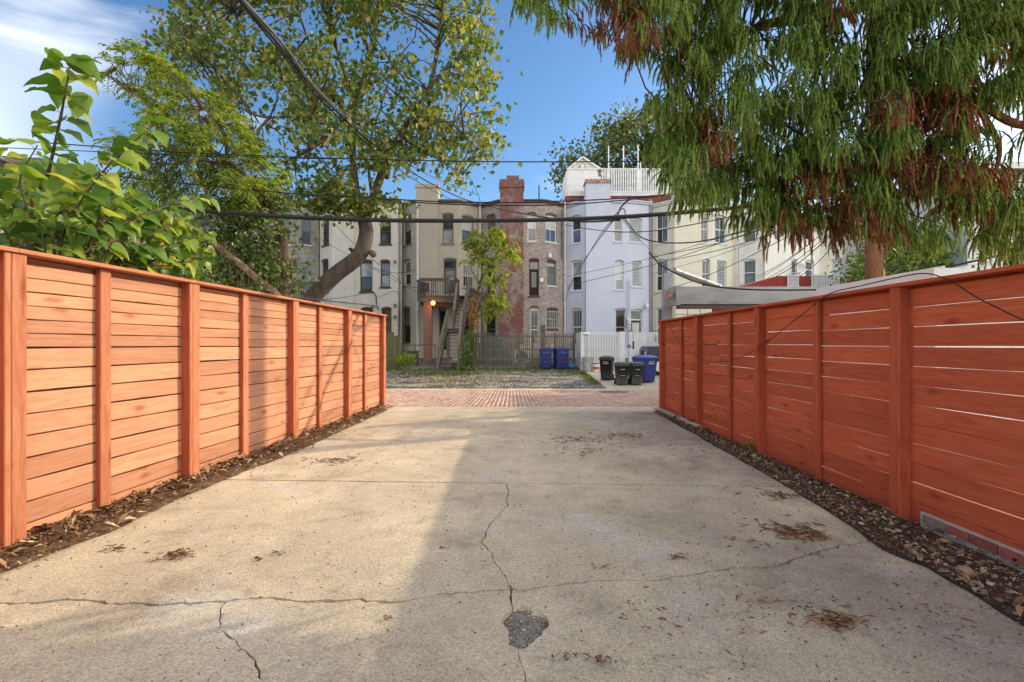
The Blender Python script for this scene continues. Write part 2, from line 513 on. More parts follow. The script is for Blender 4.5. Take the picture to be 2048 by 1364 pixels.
drive = thing('driveway', (0, 0, 0), kind='structure', label='cracked concrete driveway between the two red wooden fences')
def slab(parts, mat_, gap, seed):
    """parts: list of (points, is_crack); closed counter-clockwise outline"""
    r = random.Random(seed); pts, crk = [], []
    for l, k in parts:
        for p in l[:-1]:
            pts.append(Vector(p)); crk.append(k)
    n = len(pts); out = []
    for i, p in enumerate(pts):
        e0 = p - pts[i - 1]; e1 = pts[(i + 1) % n] - p
        t = (e0.normalized() + e1.normalized())
        if t.length < 1e-4: t = e1
        t.normalize(); nn = Vector((-t.y, t.x))
        gpp = gap * max(crk[i], crk[i - 1]) * r.choice((.2, .4, .6, .8, 1, 1.2, 1.6)) * (0.8 + .2 * r.random())
        out.append(p + nn * gpp)
    m = MB(); m.prism(out, -0.09, 0.0)
    return m.build('slab', mat_, drive)
sb_ = MB(); sb_.add([(-2.9, -3, -.066), (2.4, -3, -.066), (2.6, 10.3, -.066), (-2.5, 10.3, -.066)], [(0, 1, 2, 3)]); sb_.build('sub_base', M_soil, drive)
rev = lambda l: list(reversed(l))
le, re_ = lambda a, b: edge_between(LEFT_EDGE, a, b), lambda a, b: edge_between(RIGHT_EDGE, a, b)
gA, gB, gC, gE, gP = 1.35, .5, .5, .22, .3
slab([(A1 + A2[1:], gA), (rev(B), gB), ([jb + Vector((0, -.013)), jl + Vector((0, -.013))], .1), (rev(le(2.47, 4.78)), 0)], M_drive, 0.0095, 1)
slab([(A3, gA), (re_(3.30, 4.55), 0), ([jr + Vector((0, -.013)), jb + Vector((0, -.013))], .1), (B, gB)], M_drive, 0.0095, 2)
slab([([Vector((-3.0, -3)), Vector((-0.6, -3))], 0), (rev(C), gC), (rev(A1), gA), (rev(le(-3, 2.47)), 0)], M_drive, 0.0095, 3)
slab([([Vector((-0.6, -3)), Vector((0.3, -3))], 0), (rev(E), gE), (rev(PL), gP), (rev(D), gB), (rev(A2), gA), (C, gC)], M_drive, 0.0095, 4)
slab([([Vector((0.3, -3)), Vector((2.45, -3))], 0), (re_(-3, 3.30), 0), (rev(A3), gA), (D, gB), (PR, gP), (E, gE)], M_drive, 0.0095, 5)
k0, k1 = Vector((edge_x(LEFT_EDGE, 9.56), 9.56)), Vector((edge_x(RIGHT_EDGE, 9.56), 9.56))
slab([([jl + Vector((0, .014)), jr + Vector((0, .014))], .1), (re_(4.574, 9.53), 0), ([k1 + Vector((0, -.03)), k0 + Vector((0, -.03))], .1), (rev(le(4.804, 9.53)), 0)], M_drive, 0.015, 6)
slab([([k0, k1], True), ([k1, Vector((3.4, 10.38))], False), ([Vector((3.4, 10.38)), Vector((-3.4, 10.38))], False), ([Vector((-3.4, 10.38)), k0], False)], M_apron, 0.02, 7)
M_patch = gm('pothole_fill', (0.15, 0.125, 0.10), (0.27, 0.235, 0.20), 7, rough=0.95, bump=0.9, bscale=55, spots=((0.09, 0.045, 0.025), 5, 0.55, 0.68))
pm = MB(); pp = PL[:-1] + rev(PR)[:-1]
cen = sum(pp, Vector((0, 0))) / len(pp)
pm.prism([cen + (p - cen) * 1.06 for p in rev(pp)], -0.08, -0.022)
tag(pm.build('pothole', M_patch, drive))
# --- brick alley
alley = thing('alley', (0, 10.4, 0), kind='structure', label='red brick alley crossing behind the driveway')
M_mort = gm('alley_sand', (0.36, 0.28, 0.23), (0.46, 0.37, 0.30), 5, rough=0.95, bump=0.4)
def az(y): return -0.005 + (gz(y) - 0) - 0.0
m = MB(); m.add([(-60, 10.4, -0.011), (60, 10.4, -0.011), (60, 16.6, gz(16.6) - 0.011), (-60, 16.6, gz(16.6) - 0.011)], [(0, 1, 2, 3)])
m.build('bedding', M_mort, alley)
tb = NT('alley_brick')
ri = tb.n('ShaderNodeNewGeometry').outputs['Random Per Island']
cb_ = tb.ramp(ri, [(0.0, (0.40, 0.24, 0.19)), (0.4, (0.50, 0.30, 0.24)), (0.75, (0.57, 0.37, 0.30)), (1.0, (0.61, 0.45, 0.38))])
vv = tb.coord('Object')
cb_ = tb.mix(tb.math('MULTIPLY', tb.ramp(tb.noise(vv, 0.8, 6, 0.65), [(0.42, 0.0), (0.7, 1.0)]), 0.45), cb_, (0.60, 0.50, 0.40))
tb.bump(tb.noise(vv, 50, 4), 0.4, 0.008)
M_abrick = tb.done(cb_, 0.85, 0.25)
V, Fq = [], []
r = random.Random(11)
bw, bl, gp = 0.098, 0.205, 0.007
x = -9.0; ci = 0
while x < 10.5:
    y = 10.42 - (bl / 2 if ci % 2 else 0)
    while y < 16.55:
        y0, y1 = max(10.42, y + gp / 2), min(16.58, y + bl - gp / 2)
        if y1 - y0 > 0.04:
            dz = r.uniform(-0.003, 0.003) + .007 * noise.noise((x * .9, y * .9, 2)); tx, ty = r.uniform(-0.003, 0.003), r.uniform(-0.003, 0.003)
            jx = .012 * noise.noise((y * .7, x * .25, 5)); x0, x1 = x + jx + gp / 2 + r.uniform(-.0015, .0015), x + jx + bw - gp / 2
            b = len(V)
            i_ = 0.006
            for (xx, yy, k, lo) in ((x0, y0, -1, 1), (x1, y0, -1, 1), (x1, y1, 1, 1), (x0, y1, 1, 1)):
                V.append((xx, yy - 10.4, gz(yy) - 0.03))
            for (xx, yy, sx, sy) in ((x0, y0, 1, 1), (x1, y0, -1, 1), (x1, y1, -1, -1), (x0, y1, 1, -1)):
                V.append((xx + sx * i_ * .6, yy + sy * i_ * .6 - 10.4, gz(yy) + dz + sx * tx + sy * ty))
            Fq += [(b + 4, b + 5, b + 6, b + 7), (b, b + 1, b + 5, b + 4), (b + 1, b + 2, b + 6, b + 5), (b + 2, b + 3, b + 7, b + 6), (b + 3, b, b + 4, b + 7)]
        y += bl
    x += bw; ci += 1
tag(link_mesh('paving_bricks', np_mesh('paving_bricks', np.array(V), np.array(Fq), M_abrick), alley), kind='stuff')
# concrete edge strips of the alley
kb = MB(); kb.add([(-60, 16.6, gz(16.6) - 0.06), (60, 16.6, gz(16.6) - 0.06), (60, 16.6, gz(16.6) + 0.012), (-60, 16.6, gz(16.6) + 0.012),
                   (-60, 16.95, gz(16.95) - 0.06), (60, 16.95, gz(16.95) - 0.06), (60, 16.95, gz(16.95) + 0.03), (-60, 16.95, gz(16.95) + 0.03)],
                  [(0, 1, 2, 3), (3, 2, 6, 7), (7, 6, 5, 4)])
kb.build('edge_strip', M_apron, alley)
# manhole
mh = MB(); c0 = G(1228, 785, -0.22)
M_iron = gm('cast_iron', (0.10, 0.095, 0.09), (0.19, 0.18, 0.17), 20, rough=0.6, bump=0.5, bscale=80, metal=0.4)
ring = lambda rr, z, n=28: [(c0.x + rr * math.cos(2 * math.pi * k / n), c0.y + rr * math.sin(2 * math.pi * k / n), gz(c0.y + rr * math.sin(2 * math.pi * k / n)) + z) for k in range(n)]
mh.loft([ring(0.48, -0.03), ring(0.48, 0.012), ring(0.42, 0.012), ring(0.41, 0.002), ring(0.40, 0.012), ring(0.02, 0.012)])
o_mh = mh.build('manhole_cover', M_iron)
for a in range(-3, 4):
    pass
tag(o_mh, 'round iron manhole cover set in the brick alley', 'manhole cover')

# --- the lot beyond the alley: gravel on the left, concrete pad on the right
def gravel_mat(name):
    t = NT(name); v = t.coord('Object')
    vo = t.n('ShaderNodeTexVoronoi'); vo.inputs['Scale'].default_value = 16; t.l(v, vo.inputs['Vector'])
    sc_ = t.n('ShaderNodeSeparateColor'); t.l(vo.outputs['Color'], sc_.inputs[0])
    c = t.ramp(sc_.outputs[0], [(0.0, (0.075, 0.075, 0.078)), (0.45, (0.16, 0.155, 0.15)), (0.8, (0.25, 0.24, 0.225)), (0.97, (0.5, 0.48, 0.45))])
    dk = t.ramp(t.noise(t.coord('Object', (0.35, 1.2, 1)), 1.1, 6, 0.62, 0.3), [(0.42, 0.0), (0.52, 1.0)])
    c = t.mix(t.math('MULTIPLY', t.math('SUBTRACT', 1.0, dk), 0.85), c, (0.055, 0.055, 0.06))
    sd = t.ramp(t.noise(t.coord('Object', (0.4, 1.0, 1), (4, 9, 0)), 1.3, 6, 0.6), [(0.52, 0.0), (0.62, 1.0)])
    c = t.mix(t.math('MULTIPLY', sd, 0.75), c, (0.40, 0.35, 0.27))
    t.bump(vo.outputs['Distance'], 0.8, 0.03)
    return t.done(c, 0.92, 0.2)
M_gravel = gravel_mat('lot_gravel')
def sheet(name, poly, dz, mat_, n=24):
    """a strip of ground following gz: poly = [(x0,x1,y)] rows"""
    m = MB(); b = []
    for (x0, x1, y) in poly:
        b.append([(x0 + (x1 - x0) * i / n, y, gz(y) + dz) for i in range(n + 1)])
    for r0, r1 in zip(b, b[1:]):
        for i in range(n): m.add([r0[i], r0[i + 1], r1[i + 1], r1[i]], [(0, 1, 2, 3)])
    return m.build(name, mat_)
tag(sheet('gravel_lot', [(-26, 3.25, 16.95), (-26, 3.30, 19), (-26, 3.35, 21.5), (-26, 3.35, 24.4), (-26, 3.2, 26)], -0.02, M_gravel), 'grey gravel parking lot beyond the alley', kind='structure')
tag(sheet('concrete_pad', [(3.25, 14, 16.95), (3.30, 14, 19), (3.35, 14, 21.5), (3.35, 14, 24.4)], 0.0, M_apron), 'pale concrete parking pad holding the bins', kind='structure')
nb = MB(); nb.add([(3.05, -4, -0.01), (30, -4, -0.01), (30, 10.38, -0.01), (3.05, 10.38, -0.01)], [(0, 1, 2, 3)])
tag(nb.build('neighbour_pavement', M_apron), 'pale paved yard behind the right hand fence', kind='structure')

# loose stones on the lot
def pebbles(n, gen, size, mats, name, parent=None, label=None, seed=1, sq=(0.45, 0.8)):
    r = random.Random(seed)
    ico = [(-0.53, 0, .85), (.53, 0, .85), (-.53, 0, -.85), (.53, 0, -.85), (0, .85, .53), (0, .85, -.53), (0, -.85, .53), (0, -.85, -.53), (.85, .53, 0), (-.85, .53, 0), (.85, -.53, 0), (-.85, -.53, 0)]
    fi = np.array([(0, 4, 1), (0, 9, 4), (9, 5, 4), (4, 5, 8), (4, 8, 1), (8, 10, 1), (8, 3, 10), (5, 3, 8), (5, 2, 3), (2, 7, 3), (7, 10, 3), (7, 6, 10), (7, 11, 6), (11, 0, 6), (0, 1, 6), (6, 1, 10), (9, 0, 11), (9, 11, 2), (9, 2, 5), (7, 2, 11)])[:, ::-1]
    base = np.array(ico); Vs, Fs = [], []
    for i in range(n):
        x, y, z = gen(r); s = size(r)
        a = r.uniform(0, 6.28); ca, sa = math.cos(a), math.sin(a)
        q = base * np.array([s * r.uniform(.8, 1.25), s * r.uniform(.55, .9), s * r.uniform(*sq)]) * np.array([[r.uniform(.85, 1.15)] for _ in range(12)])
        q = np.stack([q[:, 0] * ca - q[:, 1] * sa, q[:, 0] * sa + q[:, 1] * ca, q[:, 2]], 1) + np.array([x, y, z + s * 0.3])
        Vs.append(q); Fs.append(fi + 12 * i)
    me = np_mesh(name, np.concatenate(Vs), np.concatenate(Fs), mats, True)
    o = link_mesh(name, me, parent)
    return tag(o, label, kind='stuff')
def island_mat(name, stops, rough=0.85, bump=0.3, spec=0.25):
    t = NT(name); c = t.ramp(t.n('ShaderNodeNewGeometry').outputs['Random Per Island'], stops)
    v = t.coord('Object'); c = t.bright(c, t.noise(v, 60, 3), 0.75, 1.2)
    if bump: t.bump(t.noise(v, 90, 3), bump, 0.006)
    return t.done(c, rough, spec)
M_stone = island_mat('gravel_stones', [(0, (0.10, 0.095, 0.09)), (0.5, (0.2, 0.185, 0.17)), (0.8, (0.33, 0.3, 0.26)), (1, (0.55, 0.53, 0.5))])
pebbles(2600, lambda r: (lambda y: (r.uniform(-9, 3.2), y, gz(y) - 0.02))(16.95 + 7.4 * r.random() ** 1.3), lambda r: 0.012 + 0.03 * r.random() ** 3, M_stone, 'lot_stones', None, 'loose pale stones strewn over the gravel lot', 3)
M_leafd = island_mat('fallen_leaves', [(0, (0.20, 0.10, 0.04)), (0.45, (0.42, 0.27, 0.10)), (0.8, (0.55, 0.46, 0.20)), (1, (0.62, 0.56, 0.40))])
def litter(n, gen, size, mat_, name, label, seed, asp=0.45, curl=0.35, parent=None):
    """scattered curled leaf flakes lying about"""
    r = np.random.default_rng(seed); Vs, Fs = [], []
    for i in range(n):
        x, y, z = gen(r); s = size(r); a = r.uniform(0, 6.28); tx, ty = r.normal(0, curl * .6, 2)
        ca, sa = math.cos(a), math.sin(a); w = s * asp * r.uniform(.6, 1.3); k = s * curl * r.uniform(0.1, 1)
        q = np.array([(-s, 0, 0), (-.1 * s, -w, k), (s, 0, k * .4), (.1 * s, w, k * .8)]) * .5
        q[:, 2] += q[:, 0] * tx + q[:, 1] * ty
        q[:, 2] -= q[:, 2].min()
        q = np.stack([q[:, 0] * ca - q[:, 1] * sa + x, q[:, 0] * sa + q[:, 1] * ca + y, q[:, 2] + z + 0.003], 1)
        b = 4 * i; Vs.append(q); Fs += [(b, b + 1, b + 2), (b, b + 2, b + 3)]
    return tag(link_mesh(name, np_mesh(name, np.concatenate(Vs), np.array(Fs), mat_), parent), label, kind='stuff')
def lot_leaf(r):
    t = r.random()
    if t < .6:
        y = r.normal(20.0, 1.3); x = r.normal(-2.3, 1.5)
    elif t < .8:
        y = r.uniform(17, 24); x = r.uniform(-8, 3.2)
    else:
        y = r.normal(22.8, .6); x = r.uniform(-6, 3.3)
    y = min(max(y, 17), 24.2); return (min(x, 3.2), y, gz(y) - 0.02)
litter(2600, lot_leaf, lambda r: r.uniform(.06, .14), M_leafd, 'lot_leaf_litter', 'yellow fallen leaves lying over the gravel lot', 5)

# grass and weeds
M_grass = leaf_mat('grass_blades', [(0, (0.045, 0.075, 0.015)), (0.5, (0.09, 0.14, 0.025)), (0.85, (0.18, 0.20, 0.05)), (1, (0.30, 0.27, 0.10))], 0.3)
def grass(n, gen, hgt, name, label, seed, w=0.006, parent=None):
    r = np.random.default_rng(seed); Vs, Fs = [], []
    for i in range(n):
        x, y, z = gen(r); h = hgt(r); a = r.uniform(0, 6.28); ln = h * r.uniform(.2, .9); b_ = r.uniform(0, 6.28)
        dx, dy = math.cos(a), math.sin(a); ex, ey = math.cos(b_) * ln, math.sin(b_) * ln; ww = w * r.uniform(.6, 1.6)
        b = 5 * i
        Vs.append(np.array([(x - dx * ww, y - dy * ww, z), (x + dx * ww, y + dy * ww, z), (x + ex * .4 - dx * ww * .8, y + ey * .4 - dy * ww * .8, z + h * .65), (x + ex * .4 + dx * ww * .8, y + ey * .4 + dy * ww * .8, z + h * .65), (x + ex, y + ey, z + h)]))
        Fs += [(b, b + 1, b + 3), (b, b + 3, b + 2), (b + 2, b + 3, b + 4)]
    return tag(link_mesh(name, np_mesh(name, np.concatenate(Vs), np.array(Fs), M_grass), parent), label, kind='stuff')
def lot_grass(r):
    t = r.random()
    if t < .35: x, y = r.normal(-3.0, 1.0), r.normal(22.4, .7)
    elif t < .5: x, y = r.normal(-5.3, .8), r.normal(23.7, .5)
    elif t < .72: x, y = r.uniform(-1.7, 1.6), r.normal(24.0, .45)
    elif t < .9:
        y = r.uniform(18.3, 22.5); x = 3.28 - abs(r.normal(0, .16))
    else: x, y = r.normal(2.6, .4), r.normal(23.0, .5)
    return (min(x, 3.32), min(y, 24.8), gz(y) - 0.03)
grass(5200, lot_grass, lambda r: r.uniform(.03, .13), 'grass_tufts', 'green grass tufts along the edges of the gravel lot', 8, 0.011)

rimp = [(p, cen) for p in pp]
pebbles(70, lambda r: (lambda q: (q[0].x + (q[1].x - q[0].x) * r.uniform(-.05, .3), q[0].y + (q[1].y - q[0].y) * r.uniform(-.05, .3), -.022))(r.choice(rimp)), lambda r: .003 + .006 * r.random() ** 2, M_stone, 'rim_crumbs', drive, None, 77)
pebbles(420, lambda r: (lambda q, k: (q[1].x + (q[0].x - q[1].x) * k, q[1].y + (q[0].y - q[1].y) * k, -.023))(r.choice(rimp), r.random() ** .6), lambda r: .002 + .006 * r.random() ** 2, M_stone, 'loose_aggregate', drive, None, 78)
# ------------------------------------------------------------------ the two red stained fences
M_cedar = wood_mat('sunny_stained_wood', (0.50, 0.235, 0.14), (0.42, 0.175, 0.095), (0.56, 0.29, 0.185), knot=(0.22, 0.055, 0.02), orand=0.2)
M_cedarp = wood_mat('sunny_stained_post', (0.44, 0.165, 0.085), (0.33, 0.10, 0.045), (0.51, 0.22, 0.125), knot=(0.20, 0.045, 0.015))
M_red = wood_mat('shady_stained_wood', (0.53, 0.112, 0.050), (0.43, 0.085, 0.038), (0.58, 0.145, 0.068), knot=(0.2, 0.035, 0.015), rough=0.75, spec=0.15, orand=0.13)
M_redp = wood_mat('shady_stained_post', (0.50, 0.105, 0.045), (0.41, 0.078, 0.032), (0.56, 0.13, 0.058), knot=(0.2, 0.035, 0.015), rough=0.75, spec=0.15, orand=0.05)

M_flank = wood_mat('shaded_flank_stain', (0.36, 0.075, 0.032), (0.28, 0.05, 0.02), (0.42, 0.10, 0.045), knot=(0.16, 0.03, 0.012), orand=0.06)  # deeper red puts the shade of the posts' unlit sides into the colour

def fence_line(p0, p1, edges_px, side):
    """u of each post's pixel edge along the line p0-p1"""
    p0, p1 = Vector(p0), Vector(p1); t = (p1 - p0).normalized()
    out = []
    for px in edges_px:
        k = (px - 1024) / F            # x = k*y
        u = (k * p0.y - p0.x) / (t.x - k * t.y)
        out.append(u)
    return p0, t, out

def board(parent, name, mat_, x0, x1, y0, y1, z0, z1, r, tilt=0.0):
    """one board: local box with tiny end sag and eased edges, centred so the grain runs along local x"""
    cx, cy, cz = (x0 + x1) / 2, (y0 + y1) / 2, (z0 + z1) / 2
    hx, hy, hz = (x1 - x0) / 2, (y1 - y0) / 2, (z1 - z0) / 2
    e = min(0.004, hy * .4, hz * .4)
    prof = [(-hy, -hz + e), (-hy + e, -hz), (hy - e, -hz), (hy, -hz + e), (hy, hz - e), (hy - e, hz), (-hy + e, hz), (-hy, hz - e)]
    m = MB(); rings = []
    bow = r.uniform(-.0025, .0025); warp = r.uniform(-.004, .004)
    for k in (-1, 0, 1):
        rings.append([Vector((hx * k, y + (warp if k == 0 else 0), z + (bow if k == 0 else 0) + tilt * k)) for y, z in prof])
    m.loft(rings)
    return link_mesh(name, m.mesh(name, mat_), parent, (cx, cy, cz))

def upright(parent, name, mat_, x0, x1, y0, y1, z0, z1, flank=None):
    """post: the mesh lies along local x and is stood up, so the grain runs upwards"""
    hx, hy, hz = (z1 - z0) / 2, (y1 - y0) / 2, (x1 - x0) / 2
    e = 0.005
    prof = [(-hy, -hz + e), (-hy + e, -hz), (hy - e, -hz), (hy, -hz + e), (hy, hz - e), (hy - e, hz), (-hy + e, hz), (-hy, hz - e)]
    m = MB(); m.loft([[Vector((k, y, z)) for y, z in prof] for k in (-hx, hx)])
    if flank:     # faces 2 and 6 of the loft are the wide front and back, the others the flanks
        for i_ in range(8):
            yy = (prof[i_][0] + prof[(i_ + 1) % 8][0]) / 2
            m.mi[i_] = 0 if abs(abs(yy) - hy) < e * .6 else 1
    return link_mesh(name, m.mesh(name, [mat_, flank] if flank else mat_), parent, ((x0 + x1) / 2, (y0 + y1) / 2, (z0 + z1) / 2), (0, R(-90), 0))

def make_fence(name, label, p0, p1, posts, H, rows, mats, s, seed, lift_to=-99.0, backing=False, flank=None):
    """local x runs away from the camera, s = +1 / -1 is the local y side of the drive
       posts: list of (u_lo, u_hi, wide) front faces; boards set back behind the front line"""
    r = random.Random(seed)
    p0 = Vector(p0); t = (Vector(p1) - p0).normalized()
    f = thing(name, (p0.x, p0.y, 0), math.atan2(t.y, t.x), label, 'fence')
    depth_w, depth_n, th = 0.085, 0.045, 0.024
    for (a, b, wide) in posts:
        front, back = (0.0, -depth_w - 0.03) if wide else (-(depth_w - depth_n), -depth_w + .003)
        ya, yb = sorted((front * s, back * s))
        if wide:   # built up of a post and two trim boards, seams showing
            w = (b - a)
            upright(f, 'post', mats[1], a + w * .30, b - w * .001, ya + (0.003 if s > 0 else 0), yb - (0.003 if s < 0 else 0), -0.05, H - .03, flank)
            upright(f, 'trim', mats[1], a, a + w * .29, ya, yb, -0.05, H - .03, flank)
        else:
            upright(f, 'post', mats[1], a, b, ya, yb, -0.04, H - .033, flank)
    for (a0, b0, w0), (a1, b1, w1) in zip(posts, posts[1:]):
        x0, x1 = b0 - 0.022, a1 + 0.022
        z = (-0.03 if b1 > lift_to else 0.085) + r.uniform(0, .01)
        for (h, gap) in rows:
            g_ = gap * r.choice((0.45, 0.7, 0.9, 1, 1, 1.08))
            if z + h > H - 0.045: h = H - 0.045 - z
            if h < 0.03: break
            ya, yb = sorted((-depth_w * s, (-depth_w - th) * s))
            dy = r.uniform(-.0025, .0025)
            board(f, 'slat', mats[0], x0, x1, ya + dy, yb + dy, z, z + h, r, r.uniform(-.0025, .0025))
            z += h + g_
        if backing:      # boards nailed to the far side of the rails close the view through
            zb_ = .02
            while zb_ < H - .1:
                ya, yb = sorted((-(depth_w + .062) * s, (-(depth_w + .062) - .018) * s)); hb_ = min(.24, H - .06 - zb_)
                board(f, 'back_board', mats[0], x0 - .04, x1 + .04, ya, yb, zb_, zb_ + hb_, r); zb_ += .246
    # cap boards, one to two bays long
    idx = [i for i, p in enumerate(posts) if p[2]]
    ends = [posts[0][0] - .02] + [(posts[i][0] + posts[i][1]) / 2 for i in idx[1:-1]] + [posts[-1][1] + .02]
    for a, b in zip(ends, ends[1:]):
        ya, yb = sorted((0.02 * s, -0.135 * s))
        board(f, 'cap', mats[1], a + .0015, b - .0015, ya, yb, H - .028, H, r)
        ya, yb = sorted((-depth_w * s - .021 * s, -(depth_w + .06) * s))
        board(f, 'rail', mats[1], a + .003, b - .003, ya, yb, H - .12, H - .031, r)
    return f

# left fence
LP0, LP1 = (-3.11, 3.13), (-2.60, 10.24)
_, lt, us = fence_line(LP0, LP1, [55, 233, 400, 504, 598, 650, 704, 738, 772], 0)
lposts = []
for i, u in enumerate(us):
    wide = i % 2 == 0; w = 0.135 if wide else 0.095
    lposts.append((u - w, u, wide))
bay = us[2] - us[1]
lposts = [(us[0] - 3.4, us[0] - 3.27, True), (us[0] - 2.5, us[0] - 2.41, False), (us[0] - 1.72, us[0] - 1.6, True), (us[0] - .9, us[0] - .81, False)] + lposts
rowsL = [(0.135, .010)] * 9 + [(0.086, .0055)] * 9
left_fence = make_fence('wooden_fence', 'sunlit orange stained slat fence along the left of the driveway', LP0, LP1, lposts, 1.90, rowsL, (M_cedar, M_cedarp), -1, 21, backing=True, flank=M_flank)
# right fence
RP0, RP1 = (2.925, 3.78), (2.87, 9.70)
_, rt, usr = fence_line(RP0, RP1, [1778, 1617, 1508, 1448, 1389, 1354, 1318], 0)
rposts = []
for i, u in enumerate(usr):
    wide = i % 2 == 0; w = 0.10 if wide else 0.085
    rposts.append((u - w, u, wide))
u0 = rposts[0][0]
rposts = [(u0 - 5.0, u0 - 4.9, True), (u0 - 3.8, u0 - 3.71, False), (u0 - 2.55, u0 - 2.45, True), (u0 - 1.3, u0 - 1.21, False)] + rposts
rowsR = [(0.1405, .0068)] * 13
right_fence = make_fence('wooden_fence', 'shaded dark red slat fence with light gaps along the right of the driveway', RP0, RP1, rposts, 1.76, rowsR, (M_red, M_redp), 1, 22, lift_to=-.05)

# brick footing showing under the near end of the right fence
M_footb = [gm('footing_brick_%d' % i, c, tuple(x * 1.3 for x in c), 20, rough=0.9, bump=0.5) for i, c in enumerate([(0.33, 0.10, 0.075), (0.25, 0.08, 0.06), (0.24, 0.17, 0.145), (0.30, 0.12, 0.09)])]
M_mortar = gm('footing_mortar', (0.40, 0.37, 0.34), (0.52, 0.49, 0.45), 12, rough=0.95, bump=0.5)
foot = thing('brick_footing', (2.98, 0, 0), 0, 'low red brick footing under the near end of the right fence', 'footing')
mo = MB(); mo.box(2.99, 3.10, -1.0, 3.66, -0.12, 0.074); mo.build('mortar_bed', M_mortar, foot)
r = random.Random(4); y = -1.0
bme = None
while y < 3.6:
    l = 0.195 + r.uniform(-.01, .01)
    b = MB(); dx = r.uniform(-.004, .003); b.box(2.981 + dx, 3.09, y + .008, y + l - .008, 0.005, 0.066 + r.uniform(-.004, .001))
    b.build('brick', r.choice(M_footb), foot, center=True); y += l
kerb = MB(); kerb.box(2.80, 2.90, 7.6, 9.9, -0.05, 0.055)
tag(kerb.build('kerb_stone', M_apron), 'pale concrete kerb strip at the foot of the far right fence', 'kerb')

# gravel bed along the right fence and litter along the left one
def bed(name, rows, label, mat_, z=0.012):
    m = MB()
    for (xa, xb, y), (xc, xd, y2) in zip(rows, rows[1:]):
        n = 6
        for i in range(n):
            f0, f1 = i / n, (i + 1) / n
            hh = lambda f_, yy: z + 0.02 * math.sin(math.pi * f_) + 0.012 * noise.noise((f_ * 5, yy * 3, 0)) - (0.03 if f_ in (0, 1) else 0)
            m.add([(xa + (xb - xa) * f0, y, hh(f0, y)), (xa + (xb - xa) * f1, y, hh(f1, y)), (xc + (xd - xc) * f1, y2, hh(f1, y2)), (xc + (xd - xc) * f0, y2, hh(f0, y2))], [(0, 1, 2, 3)])
    return tag(m.build(name, mat_), label, kind='structure')
ysr = [(-1.5 + .15 * i) for i in range(77)]
bed('gravel_bed', [(edge_x(RIGHT_EDGE, y) - .015 + .03 * noise.noise((0, y * 4, 3)), 2.95, y) for y in ysr if y < 9.7], 'dark soil strip with pebbles along the right fence', M_soil)
M_mulchsoil = gm('mulch_soil', (.075, .045, .028), (.15, .095, .06), 14, rough=.95, bump=.8, bscale=70)
def fx_left(y): return LP0[0] + (y - LP0[1]) * (LP1[0] - LP0[0]) / (LP1[1] - LP0[1])
bed('mulch_bed', [(fx_left(y) - .13, edge_x(LEFT_EDGE, y) + .03 + .05 * noise.noise((2, y * 3, 3)) + .03, y) for y in ysr if y < 10.3], 'brown mulch strip along the foot of the left fence', M_mulchsoil)
M_peb = island_mat('river_pebbles', [(0, (0.10, 0.07, 0.05)), (0.35, (0.23, 0.155, 0.105)), (0.65, (0.38, 0.25, 0.16)), (0.88, (0.45, 0.36, 0.28)), (1, (0.56, 0.52, 0.47))])
def in_bed(r):
    y = 1.6 + 8.0 * r.random() ** 1.5
    a, b = edge_x(RIGHT_EDGE, y) + .01, 2.86
    x = a + (b - a) * r.random()
    return (x, y, 0.012 + .02 * math.sin(math.pi * (x - a) / (b - a)))
pebbles(2600, in_bed, lambda r: .004 + .017 * r.random() ** 3, M_peb, 'pebbles', None, 'brown and tan pebbles strewn in the soil strip by the right fence', 9)
r = random.Random(31)
for (px, py, s) in ((1880, 1148, .055), (1745, 1126, .03), (1795, 1112, .028), (1712, 1106, .035), (1890, 1085, .04), (1955, 1130, .03), (1775, 1062, .03), (1815, 1095, .03), (1840, 1168, .026), (1735, 1040, .025), (1690, 1020, .03), (1925, 1155, .028)):
    p = G(px, py, .02); p.x = max(p.x, edge_x(RIGHT_EDGE, p.y) + .06 + s)
    pebbles(1, lambda q, p=p: (p.x, p.y, .015), lambda q, s=s: s, M_peb, 'stone', bpy.data.objects['gravel_bed'], None, int(px), (.5, .7)).pop('kind', None)
M_mulch = island_mat('mulch_chips', [(0, (0.07, 0.035, 0.018)), (0.4, (0.17, 0.085, 0.04)), (0.75, (0.34, 0.20, 0.10)), (1, (0.60, 0.46, 0.30))])
def in_mulch(r):
    y = 1.8 + 8.4 * r.random() ** 1.35
    a, b = fx_left(y) - .1, edge_x(LEFT_EDGE, y) + .06
    k = min(1, abs(r.normal(0, .5)))
    return (a + (b - a) * k + (abs(r.normal(0, .09)) if r.random() < .12 else 0), y, 0.038 + r.uniform(0, .02) - .03 * max(0, k - .7) / .3)
litter(12000, in_mulch, lambda r: r.uniform(.010, .045) if r.random() < .93 else r.uniform(.06, .13), M_mulch, 'leaf_mulch', 'dry brown leaf litter heaped along the left fence', 12, .32, .5)
def in_rbed(r):
    y = 1.6 + 7.0 * r.random() ** 1.5; a, b = edge_x(RIGHT_EDGE, y) - .02, 2.9
    k = r.random(); return (a + (b - a) * k, y, .02 + r.uniform(0, .02))
litter(8500, in_rbed, lambda r: r.uniform(.008, .04) if r.random() < .95 else r.uniform(.05, .11), M_mulch, 'bark_litter', 'brown bark scraps and needles in the soil strip by the right fence', 13, .25, .4)
